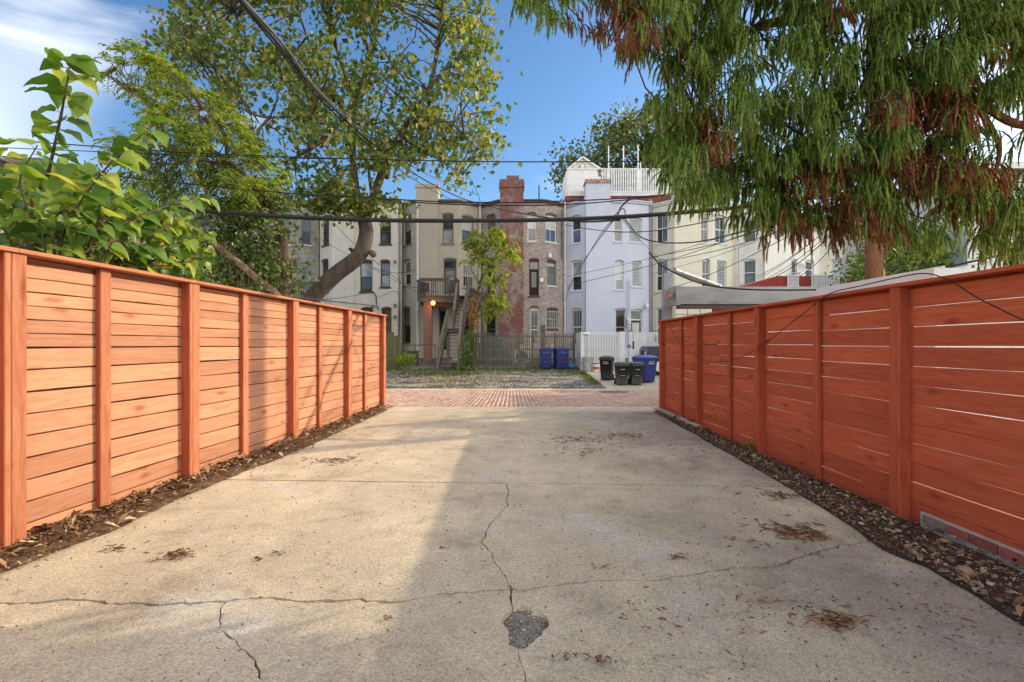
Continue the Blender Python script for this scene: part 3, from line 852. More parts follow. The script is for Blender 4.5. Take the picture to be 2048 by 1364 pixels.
# cedar needles and twigs fallen on the drive
M_needle = island_mat('dry_needles', [(0, (0.09, 0.05, 0.03)), (0.5, (0.21, 0.10, 0.05)), (0.85, (0.36, 0.18, 0.085)), (1, (0.46, 0.30, 0.18))])
heaps = [(1600, 1068, .16, 170, .09), (1556, 992, .13, 60, .09), (668, 921, .22, 110, .06), (1150, 880, .35, 120, .07), (1250, 872, .3, 90, .07), (1165, 905, .3, 60, .06), (1420, 893, .4, 70, .06), (1665, 1245, .09, 120, .06),
         (350, 1112, .08, 70, .06), (232, 1100, .06, 30, .05), (1205, 1138, .03, 12, .04), (515, 1122, .03, 14, .035), (558, 1108, .03, 12, .035), (1350, 1116, .05, 16, .05), (1135, 1318, .04, 16, .04), (1200, 1325, .05, 16, .05), (775, 1240, .02, 8, .03), (880, 1098, .03, 10, .04), (1480, 1085, .2, 30, .04), (1350, 1240, .25, 40, .04), (1530, 1220, .15, 30, .04), (1850, 1230, .25, 40, .04)]
Vs, Fs = [], []; r = np.random.default_rng(15); b = 0
def needle(x, y, s, a, w):
    global b
    ca, sa = math.cos(a), math.sin(a); z = .004 + r.uniform(0, .012); k = r.normal(0, s * .12)
    Vs.append(np.array([(x - ca * s, y - sa * s, z), (x + sa * w - k * sa, y - ca * w + k * ca, z + .006), (x + ca * s, y + sa * s, z * .7), (x - sa * w - k * sa, y + ca * w + k * ca, z + .002)])); Fs.extend([(b, b + 1, b + 2), (b, b + 2, b + 3)]); b += 4
for (px, py, sp, n, ln) in heaps:
    p = G(px, py); a0 = r.uniform(0, 3.14)
    for i in range(n):
        sk = sp * .6 * (1 if i % 4 else 2.4)
        needle(p.x + r.normal(0, sk), p.y + r.normal(0, sk * .7), ln * r.uniform(.15, .75), a0 + r.normal(0, .9), r.uniform(.0008, .0032))
for i in range(1700):
    y = 1.9 + 7.5 * r.random() ** 1.6; x = edge_x(LEFT_EDGE, y) + (edge_x(RIGHT_EDGE, y) - edge_x(LEFT_EDGE, y)) * (1 - r.random() ** (1.7 if y > 1 else 1))
    needle(x, y, r.uniform(.003, .011), r.uniform(0, 6.28), r.uniform(.0009, .0022))
tag(link_mesh('needle_litter', np_mesh('needle_litter', np.concatenate(Vs), np.array(Fs), M_needle)), 'brown cedar needles and twigs scattered over the driveway', kind='stuff')
# weeds at the right fence foot
for (px, py, n, hh, lab) in ((1500, 905, 60, .13, 'small green weed by a post of the right fence'), (1378, 838, 50, .10, 'low green weed by the kerb at the far end of the right fence'), (1388, 850, 60, .12, 'bright weed tuft in the pebbles near the kerb')):
    p = G(px, py)
    o = grass(n, lambda q, p=p: (p.x + q.normal(0, .03), p.y + q.normal(0, .05), 0.01), lambda q, hh=hh: hh * q.uniform(.3, 1), 'weed', lab, px, .009)
    o.pop('kind', None); o['category'] = 'weed'
# ------------------------------------------------------------------ row houses
def flat_mat(name, c, rough=0.6, spec=0.3, metal=0.0, var=0.12, bump=0.0):
    return gm(name, tuple(x * (1 - var) for x in c), tuple(min(1, x * (1 + var)) for x in c), 3, rough=rough, spec=spec, metal=metal, bump=bump)
M_white = flat_mat('white_paint', (0.74, 0.74, 0.74))
M_offw = flat_mat('off_white_paint', (0.62, 0.60, 0.56))
M_brownt = flat_mat('brown_trim', (0.085, 0.055, 0.04))
M_taupe = flat_mat('taupe_trim', (0.20, 0.18, 0.15))
M_dark = flat_mat('dark_opening', (0.02, 0.018, 0.016), 0.8)
M_door = flat_mat('dark_door', (0.045, 0.04, 0.045), 0.5)
M_doorb = flat_mat('brown_door', (0.13, 0.055, 0.04), 0.6)
M_pvc = flat_mat('downpipe_white', (0.66, 0.66, 0.66), 0.5)
M_pdark = flat_mat('downpipe_dark', (0.10, 0.095, 0.10), 0.5)
M_iron2 = flat_mat('black_iron', (0.03, 0.03, 0.032), 0.5, 0.4)
M_rust = gm('rusty_cap', (0.22, 0.07, 0.03), (0.5, 0.42, 0.34), 9, rough=0.85)
M_roofg = flat_mat('roof_felt', (0.12, 0.115, 0.11), 0.9)
GL = {'dark': glass_mat('glass_dark', (0.018, 0.02, 0.022)), 'grey': glass_mat('glass_grey', (0.09, 0.10, 0.11), (0.15, 0.16, 0.165)),
      'blind': glass_mat('glass_blind', (0.42, 0.43, 0.44), (0.55, 0.56, 0.56), 0.25), 'blue': glass_mat('glass_blue', (0.05, 0.09, 0.17), (0.10, 0.16, 0.27)),
      'teal': glass_mat('glass_teal', (0.11, 0.14, 0.14), (0.2, 0.23, 0.22)), 'lace': glass_mat('glass_lace', (0.16, 0.17, 0.18), (0.42, 0.43, 0.43), 0.2)}
M_block = glass_mat('glass_block', (0.22, 0.25, 0.27), (0.38, 0.41, 0.42), 0.18)

ZTOP = 10.25
class House:
    def __init__(s, name, label, plan, wallm, z0=0.3, ztop=ZTOP, trim=None):
        s.plan = [P(px, HOR, d) for px, d in plan]; s.px = [p for p, d in plan]
        s.z0, s.zt, s.wm = z0, ztop, wallm
        mid = s.plan[len(s.plan) // 2]
        s.o = thing(name, (mid.x, mid.y, z0), 0, label, 'house')
        s.open = {}; s.trim = trim or M_taupe
    def seg(s, px):
        for i in range(len(s.px) - 1):
            if s.px[i] <= px <= s.px[i + 1]: return i
        return 0 if px < s.px[0] else len(s.px) - 2
    def on(s, i, px):
        a, b = s.plan[i], s.plan[i + 1]; k = (px - 1024) / F
        dx, dy = b.x - a.x, b.y - a.y
        u = (k * a.y - a.x) / (dx - k * dy)
        return u * math.hypot(dx, dy), a.y + u * dy
    def frame(s, i):
        a, b = s.plan[i], s.plan[i + 1]
        t = Vector((b.x - a.x, b.y - a.y, 0)); L = t.length; t.normalize()
        return Matrix(((t.x, -t.y, 0, a.x), (t.y, t.x, 0, a.y), (0, 0, 1, 0), (0, 0, 0, 1))), L      # local x along, y inwards
    def win(s, x0, x1, y0, y1, style='sash', fm=None, glass=('dark', 'dark'), arch=0.08, sill=True, bars=False, split=0.5, sm=None, mull=0):
        i = s.seg((x0 + x1) / 2); u0, d0 = s.on(i, x0); u1, d1 = s.on(i, x1); d = (d0 + d1) / 2
        za, zb = EYE + (HOR - y1) * d / F, EYE + (HOR - y0) * d / F
        s.open.setdefault(i, []).append((u0, u1, za, zb, arch))
        m, L = s.frame(i); fm = fm or M_white; rec = 0.12
        def bx(mb, a0, a1, b0, b1, c0, c1): mb.box(a0, a1, b0, b1, c0, c1, 0, m)
        W, H = u1 - u0, zb - za; fw = 0.055
        def arc(u): 
            k = (u - u0) / W; return zb - arch * (1 - 4 * k * (1 - k)) if arch else zb
        mb = MB()
        # frame: two jambs, bottom, arched head
        bx(mb, u0, u0 + fw, rec - .03, rec + .05, za, zb - arch); bx(mb, u1 - fw, u1, rec - .03, rec + .05, za, zb - arch)
        bx(mb, u0 + fw, u1 - fw, rec - .03, rec + .05, za, za + fw)
        n = 8; hp = [(u0 + W * k / n) for k in range(n + 1)]; zh = zb - arch - fw
        for a, b in zip(hp, hp[1:]):
            q = [Vector((a, rec - .03, zh)), Vector((b, rec - .03, zh)), Vector((b, rec - .03, arc(b) + .002)), Vector((a, rec - .03, arc(a) + .002))]
            mb.add([m @ p for p in q], [(0, 1, 2, 3)])
        zi0, zi1 = za + fw, zh; zm = zi0 + (zi1 - zi0) * split
        if style in ('sash', 'sash2'): bx(mb, u0 + fw, u1 - fw, rec - .02, rec + .04, zm - .03, zm + .03)
        if mull or style == 'sash2':
            for k in range(1, (mull or 1) + 1):
                uc = u0 + W * k / ((mull or 1) + 1); bx(mb, uc - .014, uc + .014, rec - .012, rec + .03, zi0, zm - .031); bx(mb, uc - .014, uc + .014, rec - .012, rec + .03, zm + .031, zi1)
        nm = 'door' if style == 'door' else 'window'
        w = mb.build(nm, fm, s.o)
        if style in ('sash', 'sash2'):
            for (c0, c1, gk, dd) in ((zi0, zm - .03, glass[0], .022), (zm + .03, zi1, glass[1], .006)):
                pb = MB(); bx(pb, u0 + fw, u1 - fw, rec + dd - .002, rec + dd + .012, c0, c1); pb.build('pane', GL[gk], w, center=True)
        elif style == 'pane':
            pb = MB(); bx(pb, u0 + fw, u1 - fw, rec, rec + .012, zi0, zi1); pb.build('pane', GL[glass[0]], w, center=True)
        elif style == 'block':
            nx, nz = 4, 8; gx, gz_ = (u1 - u0 - 2 * fw) / nx, (zi1 - zi0) / nz
            bb = None
            for a in range(nx):
                for c in range(nz):
                    pb = MB(); x_, z_ = u0 + fw + a * gx, zi0 + c * gz_
                    bx(pb, x_ + .012, x_ + gx - .012, rec - .025, rec + .02, z_ + .012, z_ + gz_ - .012); pb.build('glass_block', M_block, w, center=True)
            pb = MB(); bx(pb, u0 + fw, u1 - fw, rec - .005, rec + .03, zi0, zi1); pb.build('grout', M_offw, w)
        elif style == 'door':
            pb = MB(); bx(pb, u0 + fw, u1 - fw, rec + .01, rec + .05, zi0, zi0 + (zi1 - zi0) * .76); lf = pb.build('door_leaf', fm if sm is None else sm, w)
            pb = MB(); bx(pb, u0 + fw + .1, u1 - fw - .1, rec + .004, rec + .012, zi0 + .5, zi0 + (zi1 - zi0) * .70); pb.build('pane', GL[glass[0]], w, center=True)
            bx2 = MB(); bx(bx2, u0 + fw, u1 - fw, rec - .02, rec + .05, zi0 + (zi1 - zi0) * .76, zi0 + (zi1 - zi0) * .79); bx2.build('transom_bar', fm, w)
            pb = MB(); bx(pb, u0 + fw, u1 - fw, rec + .01, rec + .03, zi0 + (zi1 - zi0) * .79, zi1); pb.build('transom', GL[glass[1]], w, center=True)
        elif style == 'void':
            pb = MB(); bx(pb, u0 + fw, u1 - fw, rec + .03, rec + .05, zi0, zi1); pb.build('recess', M_dark, w)
        if bars:
            pb = MB()
            for k in range(1, 6): uc = u0 + W * k / 6; bx(pb, uc - .009, uc + .009, -.05, -.03, za + .02, zb - arch)
            for zz in (za + .1, (za + zb) / 2, zb - arch - .1): bx(pb, u0, u1, -.053, -.027, zz - .011, zz + .011)
            pb.build('window_bars', bars, w)
        if sill:
            sb = MB(); bx(sb, u0 - .07, u1 + .07, -.05, rec - .031, za - .10, za - .002); sb.build('sill', s.trim if sm is None or style == 'door' else sm, w)
        if arch:   # brick hood over the opening
            hb = MB()
            for a, b in zip(hp, hp[1:]):
                q = [Vector((a, -.035, arc(a) + .003)), Vector((b, -.035, arc(b) + .003)), Vector((b, -.035, arc(b) + .11)), Vector((a, -.035, arc(a) + .11)),
                     Vector((a, .0, arc(a) + .003)), Vector((b, .0, arc(b) + .003)), Vector((b, .0, arc(b) + .11)), Vector((a, .0, arc(a) + .11))]
                hb.add([m @ p for p in q], [(0, 1, 2, 3), (3, 2, 6, 7), (0, 4, 5, 1)])
            hb.build('hood', s.trim, w)
        return w
    def finish(s, back=44.0):
        mb = MB()
        for i in range(len(s.plan) - 1):
            m, L = s.frame(i); ops = s.open.get(i, [])
            us_ = sorted({0.0, L} | {min(max(o[k], 0), L) for o in ops for k in (0, 1)})
            zs_ = sorted({s.z0, s.zt} | {o[k] for o in ops for k in (2, 3)})
            for ua, ub in zip(us_, us_[1:]):
                for za, zb in zip(zs_, zs_[1:]):
                    uc, zc = (ua + ub) / 2, (za + zb) / 2
                    if any(o[0] < uc < o[1] and o[2] < zc < o[3] for o in ops): continue
                    mb.add([m @ Vector(p) for p in ((ua, 0, za), (ub, 0, za), (ub, 0, zb), (ua, 0, zb))], [(0, 1, 2, 3)])
            for (u0, u1, za, zb, arch) in ops:
                W = u1 - u0; n = 8
                arc = lambda u: zb - arch * (1 - 4 * ((u - u0) / W) * (1 - (u - u0) / W))
                if arch:
                    for k in range(n):
                        a, b = u0 + W * k / n, u0 + W * (k + 1) / n
                        mb.add([m @ Vector(p) for p in ((a, 0, arc(a)), (b, 0, arc(b)), (b, 0, zb), (a, 0, zb))], [(0, 1, 2, 3)])
                        mb.add([m @ Vector(p) for p in ((a, 0, arc(a)), (a, .12, arc(a)), (b, .12, arc(b)), (b, 0, arc(b)))], [(0, 1, 2, 3)])
                else:
                    mb.add([m @ Vector(p) for p in ((u0, 0, zb), (u0, .12, zb), (u1, .12, zb), (u1, 0, zb))], [(0, 1, 2, 3)])
                mb.add([m @ Vector(p) for p in ((u0, 0, za), (u0, .12, za), (u0, .12, zb - arch), (u0, 0, zb - arch))], [(0, 1, 2, 3)])
                mb.add([m @ Vector(p) for p in ((u1, 0, zb - arch), (u1, .12, zb - arch), (u1, .12, za), (u1, 0, za))], [(0, 1, 2, 3)])
                mb.add([m @ Vector(p) for p in ((u0, 0, za), (u1, 0, za), (u1, .12, za), (u0, .12, za))], [(0, 1, 2, 3)])
        a, b = s.plan[0], s.plan[-1]
        mb.add([(a.x, a.y, s.z0), (a.x, a.y, s.zt), (a.x, back, s.zt), (a.x, back, s.z0)], [(0, 1, 2, 3)])
        mb.add([(b.x, b.y, s.z0), (b.x, back, s.z0), (b.x, back, s.zt), (b.x, b.y, s.zt)], [(0, 1, 2, 3)])
        mb.add([(a.x, back, s.z0), (a.x, back, s.zt), (b.x, back, s.zt), (b.x, back, s.z0)], [(0, 1, 2, 3)])
        mb.build('wall', s.wm, s.o)
        rf = MB(); n = len(s.plan)
        pts = [(p.x, p.y + .004) for p in s.plan] + [(b.x - .003, back - .004), (a.x + .003, back - .004)]
        rf.prism(pts, s.zt - .2, s.zt - .02)
        ro = rf.build('roof', M_roofg, s.o)
        # cornice strip and gutter along the top edge
        for i in range(len(s.plan) - 1):
            m, L = s.frame(i); c = MB()
            c.box(0.002, L - .002, -.09, .03, s.zt - .14, s.zt + .05, 0, m); c.box(.004, L - .004, -.15, -.088, s.zt - .02, s.zt + .055, 0, m)
            c.build('cornice', s.trim, ro)
    def chimney(s, x0, x1, ytop, d, mat_, capm=None, breast=True, ycap=8):
        a, b = P(x0, HOR, d), P(x1, HOR, d); zt = EYE + (HOR - ytop) * d / F; hc = ycap * d / F
        c = MB(); c.box(a.x, b.x, d, s.plan[1].y + .6, s.z0 if breast else s.zt - .5, zt - hc)
        ch = c.build('chimney', mat_, s.o)
        k = MB(); e = .06
        k.box(a.x - e, b.x + e, d - e, s.plan[1].y + .66, zt - hc + .002, zt - hc * .35); k.box(a.x - e * .3, b.x + e * .3, d - e * .3, s.plan[1].y + .62, zt - hc * .35 + .002, zt)
        k.build('chimney_cap', capm or mat_, ch)
        return ch
    def pipe(s, px, y0, y1, d, mat_, r_=0.05):
        a, b = P(px, y0, d), P(px, y1, d)
        mb = MB(); mb.tube([a + Vector((0, .18, 0.02)), a, Vector((a.x, a.y, b.z))], r_, 8)
        pz = a.z - .8
        while pz > b.z: mb.box(a.x - r_ - .02, a.x + r_ + .02, a.y - r_ - .01, a.y + .1, pz, pz + .05); pz -= 1.9
        mb.build('downpipe', mat_, s.o, smooth=False)

W_grey = brick_mat('grey_worn_brick', (0.34, 0.33, 0.31), (0.47, 0.455, 0.43), (0.27, 0.26, 0.245), patch=((0.22, 0.14, 0.11), 1.6, 0.56, 0.68), grime=(0.15, 0.14, 0.13), bump=1.0, mottle=.25)
W_beige = brick_mat('beige_painted_brick', (0.693, 0.643, 0.567), (0.729, 0.678, 0.601), (0.644, 0.596, 0.527), grime=(0.438, 0.395, 0.343), bump=0.45, mottle=.07)
W_tan = brick_mat('tan_painted_brick', (0.523, 0.460, 0.372), (0.559, 0.496, 0.401), (0.438, 0.384, 0.309), grime=(0.316, 0.277, 0.229), bump=0.7)
W_red = brick_mat('worn_red_brick', (0.30, 0.22, 0.20), (0.52, 0.46, 0.43), (0.44, 0.40, 0.37), patch=((0.27, 0.12, 0.10), 1.1, 0.58, 0.68), grime=(0.15, 0.12, 0.115), bump=1.0, mottle=.25)
W_redch = brick_mat('red_chimney_brick', (0.23, 0.075, 0.058), (0.31, 0.13, 0.105), (0.25, 0.15, 0.13), patch=((0.36, 0.30, 0.30), 0.8, 0.50, 0.62), grime=(0.12, 0.075, 0.07), bump=1.0, mottle=.22)
W_lav = brick_mat('lavender_painted_brick', (0.60, 0.63, 0.76), (0.63, 0.66, 0.79), (0.55, 0.58, 0.70), grime=(0.48, 0.49, 0.58), bump=0.5, streak=.3, mottle=.04)
W_cream = brick_mat('cream_painted_brick', (0.74, 0.71, 0.585), (0.77, 0.74, 0.61), (0.69, 0.66, 0.54), grime=(0.56, 0.53, 0.43), bump=0.35, streak=.35, mottle=.04)
W_whit = brick_mat('white_painted_brick', (0.851, 0.814, 0.761), (0.860, 0.850, 0.790), (0.790, 0.755, 0.698), grime=(0.608, 0.566, 0.515), bump=0.4)
W_crm2 = brick_mat('pale_cream_brick', (0.860, 0.802, 0.658), (0.860, 0.826, 0.675), (0.802, 0.732, 0.595), grime=(0.608, 0.555, 0.458), bump=0.4)

# house 1: grey worn brick, half hidden by ivy
h = House('row_house', 'grey worn brick row house half hidden behind ivy at the left', [(330, 32.3), (380, 31.3), (440, 31.3), (472, 32.2), (505, 31.4), (586, 31.4), (638, 32.3)], W_grey, trim=M_taupe)
for a, b in ((603, 622), (562, 580), (520, 540), (400, 420)):
    h.win(a, b, 434, 489, fm=M_taupe, glass=('dark', 'grey'), arch=.05, sm=M_offw)
h.win(602, 621, 527, 582, fm=M_offw, glass=('teal', 'teal'), arch=.08, sm=M_offw); h.win(566, 584, 530, 590, 'void', fm=M_doorb, arch=0, sill=False); h.win(520, 540, 527, 582, glass=('teal', 'dark'))
h.win(602, 621, 620, 680, fm=M_offw); h.win(560, 580, 620, 690, fm=M_offw)
h.finish()
hb = MB(); a = P(560, 518, 31.2); b = P(590, 531, 31.2); hb.box(a.x, b.x, 30.9, 31.36, b.z, a.z); hb.build('awning', W_redch, h.o)
# house 2: beige
h = House('row_house', 'beige painted row house with dark trimmed windows behind the leaning tree', [(640, 32.3), (664, 31.2), (796, 31.2), (803, 32.2)], W_beige, trim=M_brownt)
h.win(645, 658, 433, 490, fm=M_brownt, glass=('dark', 'dark')); h.win(644, 657, 521, 585, fm=M_brownt, glass=('grey', 'dark'))
h.win(720, 742, 433, 488, fm=M_brownt); h.win(760, 782, 433, 488, fm=M_brownt, glass=('dark', 'dark'))
h.win(720, 745, 522, 583, fm=M_brownt, glass=('dark', 'lace')); h.win(761, 780, 522, 574, fm=M_brownt, glass=('lace', 'grey'))
h.win(722, 746, 617, 690, fm=M_brownt, glass=('dark', 'dark')); h.win(763, 783, 617, 700, 'door', fm=M_brownt, sm=M_doorb, glass=('dark', 'dark'), sill=False)
h.chimney(664, 707, 367, 31.0, W_beige, W_grey)
h.finish()
h.pipe(802, 408, 716, 31.7, M_pvc)
m = MB(); p = P(789, 395, 33.5); m.box(p.x - .36, p.x + .36, 33.2, 33.9, ZTOP - .02, ZTOP + .62); ac = m.build('air_conditioner', M_taupe, None)
tag(ac, 'square grey air conditioner box on the beige house roof', 'air conditioner')
for (px, py, w_, hh, nm) in ((790, 523, .12, .15, 'vent'), (745, 612, .16, .1, 'lamp'), (790, 611, .15, .2, 'lamp'), (790, 634, .15, .2, 'meter')):
    m = MB(); p = P(px, py, 31.1); m.box(p.x - w_ / 2, p.x + w_ / 2, 31.02, 31.19, p.z - hh / 2, p.z + hh / 2); m.build(nm, M_taupe, h.o)
m = MB(); pts = [P(747, 584, 31.12), P(752, 592, 31.1), P(753, 612, 31.1), P(758, 620, 31.1)]; m.tube(pts, .035, 6); m.build('conduit', M_iron2, h.o)
# house 3: tan with deck
h = House('row_house', 'tan brick row house with the wooden deck and stairs', [(804, 32.3), (832, 31.2), (919, 31.2), (961, 32.3)], W_tan, trim=M_taupe)
h.win(808, 822, 431, 490, fm=M_taupe, glass=('dark', 'lace')); h.win(808, 821, 521, 570, fm=M_white, glass=('dark', 'lace')); h.win(807, 821, 616, 686, fm=M_taupe, glass=('dark', 'lace'), bars=M_iron2)
h.win(885, 907, 428, 487, fm=M_taupe, glass=('lace', 'dark')); h.win(924, 947, 433, 487, fm=M_taupe, glass=('grey', 'blind'))
h.win(887, 913, 518, 588, 'door', fm=M_taupe, sm=M_taupe, glass=('lace', 'dark'), sill=False, bars=M_iron2); h.win(927, 948, 526, 576, fm=M_offw, glass=('dark', 'lace'), bars=M_offw)
h.win(878, 895, 618, 700, 'void', fm=M_taupe, sill=False); h.win(926, 946, 618, 680, fm=M_taupe, bars=M_iron2)
h.chimney(832, 876, 367, 31.0, W_tan, W_tan)
h.finish()
h.pipe(835, 408, 700, 30.9, M_pvc, .065); h.pipe(960, 404, 700, 31.9, M_pvc)
tan_house = h.o
# house 4: red brick
h = House('row_house', 'weathered red and grey brick row house with the tall red chimney', [(962, 32.3), (1000, 31.2), (1090, 31.2), (1129, 32.2)], W_red, trim=M_doorb)
h.win(973, 991, 431, 489, fm=M_taupe, glass=('dark', 'grey')); h.win(972, 990, 520, 588, fm=M_taupe); h.win(972, 991, 624, 690, fm=M_taupe, bars=M_iron2)
h.win(1055, 1073, 427, 482, glass=('grey', 'blind'), sm=M_offw); h.win(1091, 1114, 430, 484, 'sash2', glass=('blue', 'blind'), sm=M_offw)
h.win(1058, 1078, 519, 592, 'door', fm=M_doorb, sm=M_dark, glass=('dark', 'grey')); h.win(1094, 1112, 522, 571, fm=M_taupe, glass=('teal', 'blind'), split=.84, sm=M_offw)
h.win(1060, 1078, 615, 690, fm=M_white, glass=('dark', 'dark'), split=.42, bars=M_white, sill=False); h.win(1094, 1115, 618, 658, fm=M_taupe, bars=M_offw, glass=('grey', 'grey'))
h.chimney(1000, 1047, 358, 31.0, W_redch, W_redch, ycap=17)
h.finish()
m = MB(); a, b = P(1013, 351, 31.05), P(1038, 358, 31.05); m.box(a.x, b.x, 31.05, 31.7, b.z + .005, a.z); m.build('chimney_pot', W_redch, h.o)
h.pipe(1124, 420, 520, 31.9, M_pdark, .035); h.pipe(1130, 402, 720, 31.95, M_pvc)
m = MB(); p = P(1078, 400, 34); m.tube([p, p + Vector((0, 0, 1.0))], .05, 8); tag(m.build('vent_pipe', M_pdark), 'thin dark vent pipe on the red brick house roof', 'vent pipe')
m = MB(); p = P(1095, 398, 33); m.box(p.x - .35, p.x + .35, 32.8, 33.5, ZTOP - .02, ZTOP + .3); tag(m.build('roof_hatch', M_taupe), 'low grey hatch box on the red brick house roof', 'roof hatch')
for (px, py) in ((1100, 512), (1083, 561)):
    m = MB(); p = P(px, py, 31.3); m.box(p.x - .1, p.x + .1, p.y - .25, p.y - .05, p.z - .12, p.z + .12); m.build('wall_lamp', M_white, h.o)
# house 5: lavender white
h = House('row_house', 'lavender white painted row house below the roof deck', [(1131, 32.3), (1172, 31.2), (1255, 31.2), (1303, 31.8)], W_lav, trim=W_lav)
h.win(1143, 1161, 430, 486, glass=('blue', 'dark'), sm=W_lav); h.win(1143, 1163, 520, 581, glass=('dark', 'lace'), sm=W_lav); h.win(1143, 1163, 616, 690, glass=('dark', 'dark'), sm=W_lav, bars=M_offw)
h.win(1228, 1244, 434, 483, glass=('grey', 'grey'), sm=W_lav); h.win(1231, 1247, 520, 580, glass=('teal', 'blind'), sm=W_lav, split=.35); h.win(1231, 1251, 616, 690, glass=('dark', 'dark'), sm=W_lav, bars=M_iron2)
h.win(1259, 1284, 436, 484, 'block', arch=.04, sm=W_lav); h.win(1265, 1283, 522, 573, 'block', arch=.05, sm=W_lav); h.win(1262, 1285, 618, 700, 'door', fm=M_white, sm=M_door, glass=('blind', 'grey'), sill=False)
h.chimney(1172, 1221, 358, 31.0, W_lav, M_rust)
h.finish(); lav = h
m = MB(); p = P(1200, 352, 31.3); m.tube([p, p + Vector((0, 0, .3))], .12, 10); m.tube([p + Vector((0, 0, .3)), p + Vector((0, 0, .36))], .17, 10); m.build('flue', M_taupe, h.o)
for px in (1256, 1260):
    m = MB(); m.tube([P(px, 560, 31.1), P(px, 690, 31.1)], .025, 6); m.build('conduit', W_lav, h.o)
m = MB(); p = P(1257, 644, 31.0); m.tube([p + Vector((0, -.18, -.12)), p + Vector((0, -.18, .1))], .12, 12); m.box(p.x - .1, p.x + .1, 30.95, 31.18, p.z - .3, p.z + .3); m.build('electric_meter', M_pvc, h.o)
m = MB(); p = P(1293, 611, 31.4); m.box(p.x - .11, p.x + .11, 31.2, 31.5, p.z - .1, p.z + .1); m.build('wall_lamp', M_white, h.o)
h.pipe(1301, 400, 700, 31.7, flat_mat('blue_grey_pipe', (0.28, 0.29, 0.36)), .07)
# house 6: cream
h = House('row_house', 'cream yellow painted row house with white trimmed windows', [(1305, 32.3), (1349, 31.2), (1425, 31.2), (1475, 32.3)], W_cream, trim=M_white)
for (a, b, y0, y1) in ((1312, 1335, 426, 485), (1312, 1335, 518, 581), (1313, 1334, 614, 690)): h.win(a, b, y0, y1, 'sash2', glass=('dark', 'grey'))
h.win(1402, 1416, 428, 485, 'sash2', glass=('dark', 'dark')); h.win(1430, 1453, 430, 486, 'sash2', glass=('blue', 'grey')); h.win(1404, 1420, 518, 574, 'sash2', glass=('dark', 'dark')); h.win(1434, 1453, 521, 574, 'block', arch=.04)
h.chimney(1350, 1390, 362, 31.05, W_cream, W_cream)
h.finish(); h.pipe(1474, 404, 690, 31.9, M_pvc); h.pipe(1348, 404, 690, 31.0, W_cream, .03)
# house 7: white
h = House('row_house', 'plain white painted row house behind the red balcony wall', [(1477, 32.3), (1528, 31.2), (1600, 31.2), (1648, 32.3)], W_whit, trim=M_white)
h.win(1486, 1511, 436, 484, glass=('grey', 'grey')); h.win(1486, 1511, 518, 570, glass=('grey', 'grey')); h.win(1583, 1594, 518, 570); h.win(1611, 1628, 520, 556, glass=('grey', 'grey')); h.win(1583, 1594, 430, 484); h.win(1611, 1628, 430, 480, glass=('dark', 'grey'))
h.chimney(1530, 1570, 362, 31.0, W_whit, W_whit)
h.finish(); h.pipe(1649, 404, 690, 31.9, M_pvc)
# house 8
h = House('row_house', 'pale cream row house at the far right behind the utility pole', [(1651, 32.3), (1700, 31.2), (1780, 31.2), (1824, 32.3)], W_crm2, trim=M_white)
h.win(1662, 1690, 516, 556, glass=('blind', 'blind')); h.win(1662, 1688, 430, 484); h.win(1740, 1765, 430, 484); h.win(1740, 1765, 520, 580)
h.finish()
h = House('row_house', 'white row house farthest to the right behind the cedar', [(1826, 32.3), (1870, 31.2), (1950, 31.2), (1996, 32.3), (2040, 31.2), (2130, 31.2), (2170, 32.3)], W_whit, trim=M_white)
h.win(1838, 1860, 430, 484); h.win(1915, 1935, 430, 484); h.win(1838, 1860, 520, 580)
h.finish()

# ------------------------------------------------------------------ roof deck of the lavender house
rd = thing('roof_deck', (5.5, 32.6, ZTOP), 0, 'white picket railed deck on the lavender house roof', 'roof deck')
dk = 32.6; zt, zb = EYE + (HOR - 337) * dk / F, EYE + (HOR - 388) * dk / F
x0, x1 = P(1134, 0, dk).x, P(1345, 0, dk).x
M_rband = flat_mat('red_brown_boards', (0.23, 0.06, 0.045), 0.7)
m = MB(); m.box(x0 - .1, x1, dk + .03, dk + 3.2, ZTOP + .02, zb - .12); m.build('curb', M_rband, rd)
m = MB(); m.box(x0, x1, dk - .02, dk + 3.1, zb - .118, zb + .1); m.build('platform', M_white, rd)
n = 46; w = (x1 - x0) / n; pm_ = MB(); pm_.box(-w * .32, w * .32, -.012, .012, 0, zt - zb - .13); pme = pm_.mesh('picket', M_white)
for i in range(n): link_mesh('picket', pme, rd, (x0 + w * (i + .5) - 5.5, dk - .03 - 32.6, zb + .06 - ZTOP))
for yy in (0, 1):
    for k in range(12): link_mesh('picket', pme, rd, ((x0 if yy == 0 else x1) - 5.5, dk + .15 + k * .26 - 32.6, zb + .101 - ZTOP), (0, 0, R(90)))
m = MB(); m.box(x0 - .02, x1 + .02, dk - .06, dk + .05, zt - .08, zt); m.box(x0 - .02, x1 + .02, dk - .016, dk + .03, zb + .12, zb + .2); m.build('rail', M_white, rd)
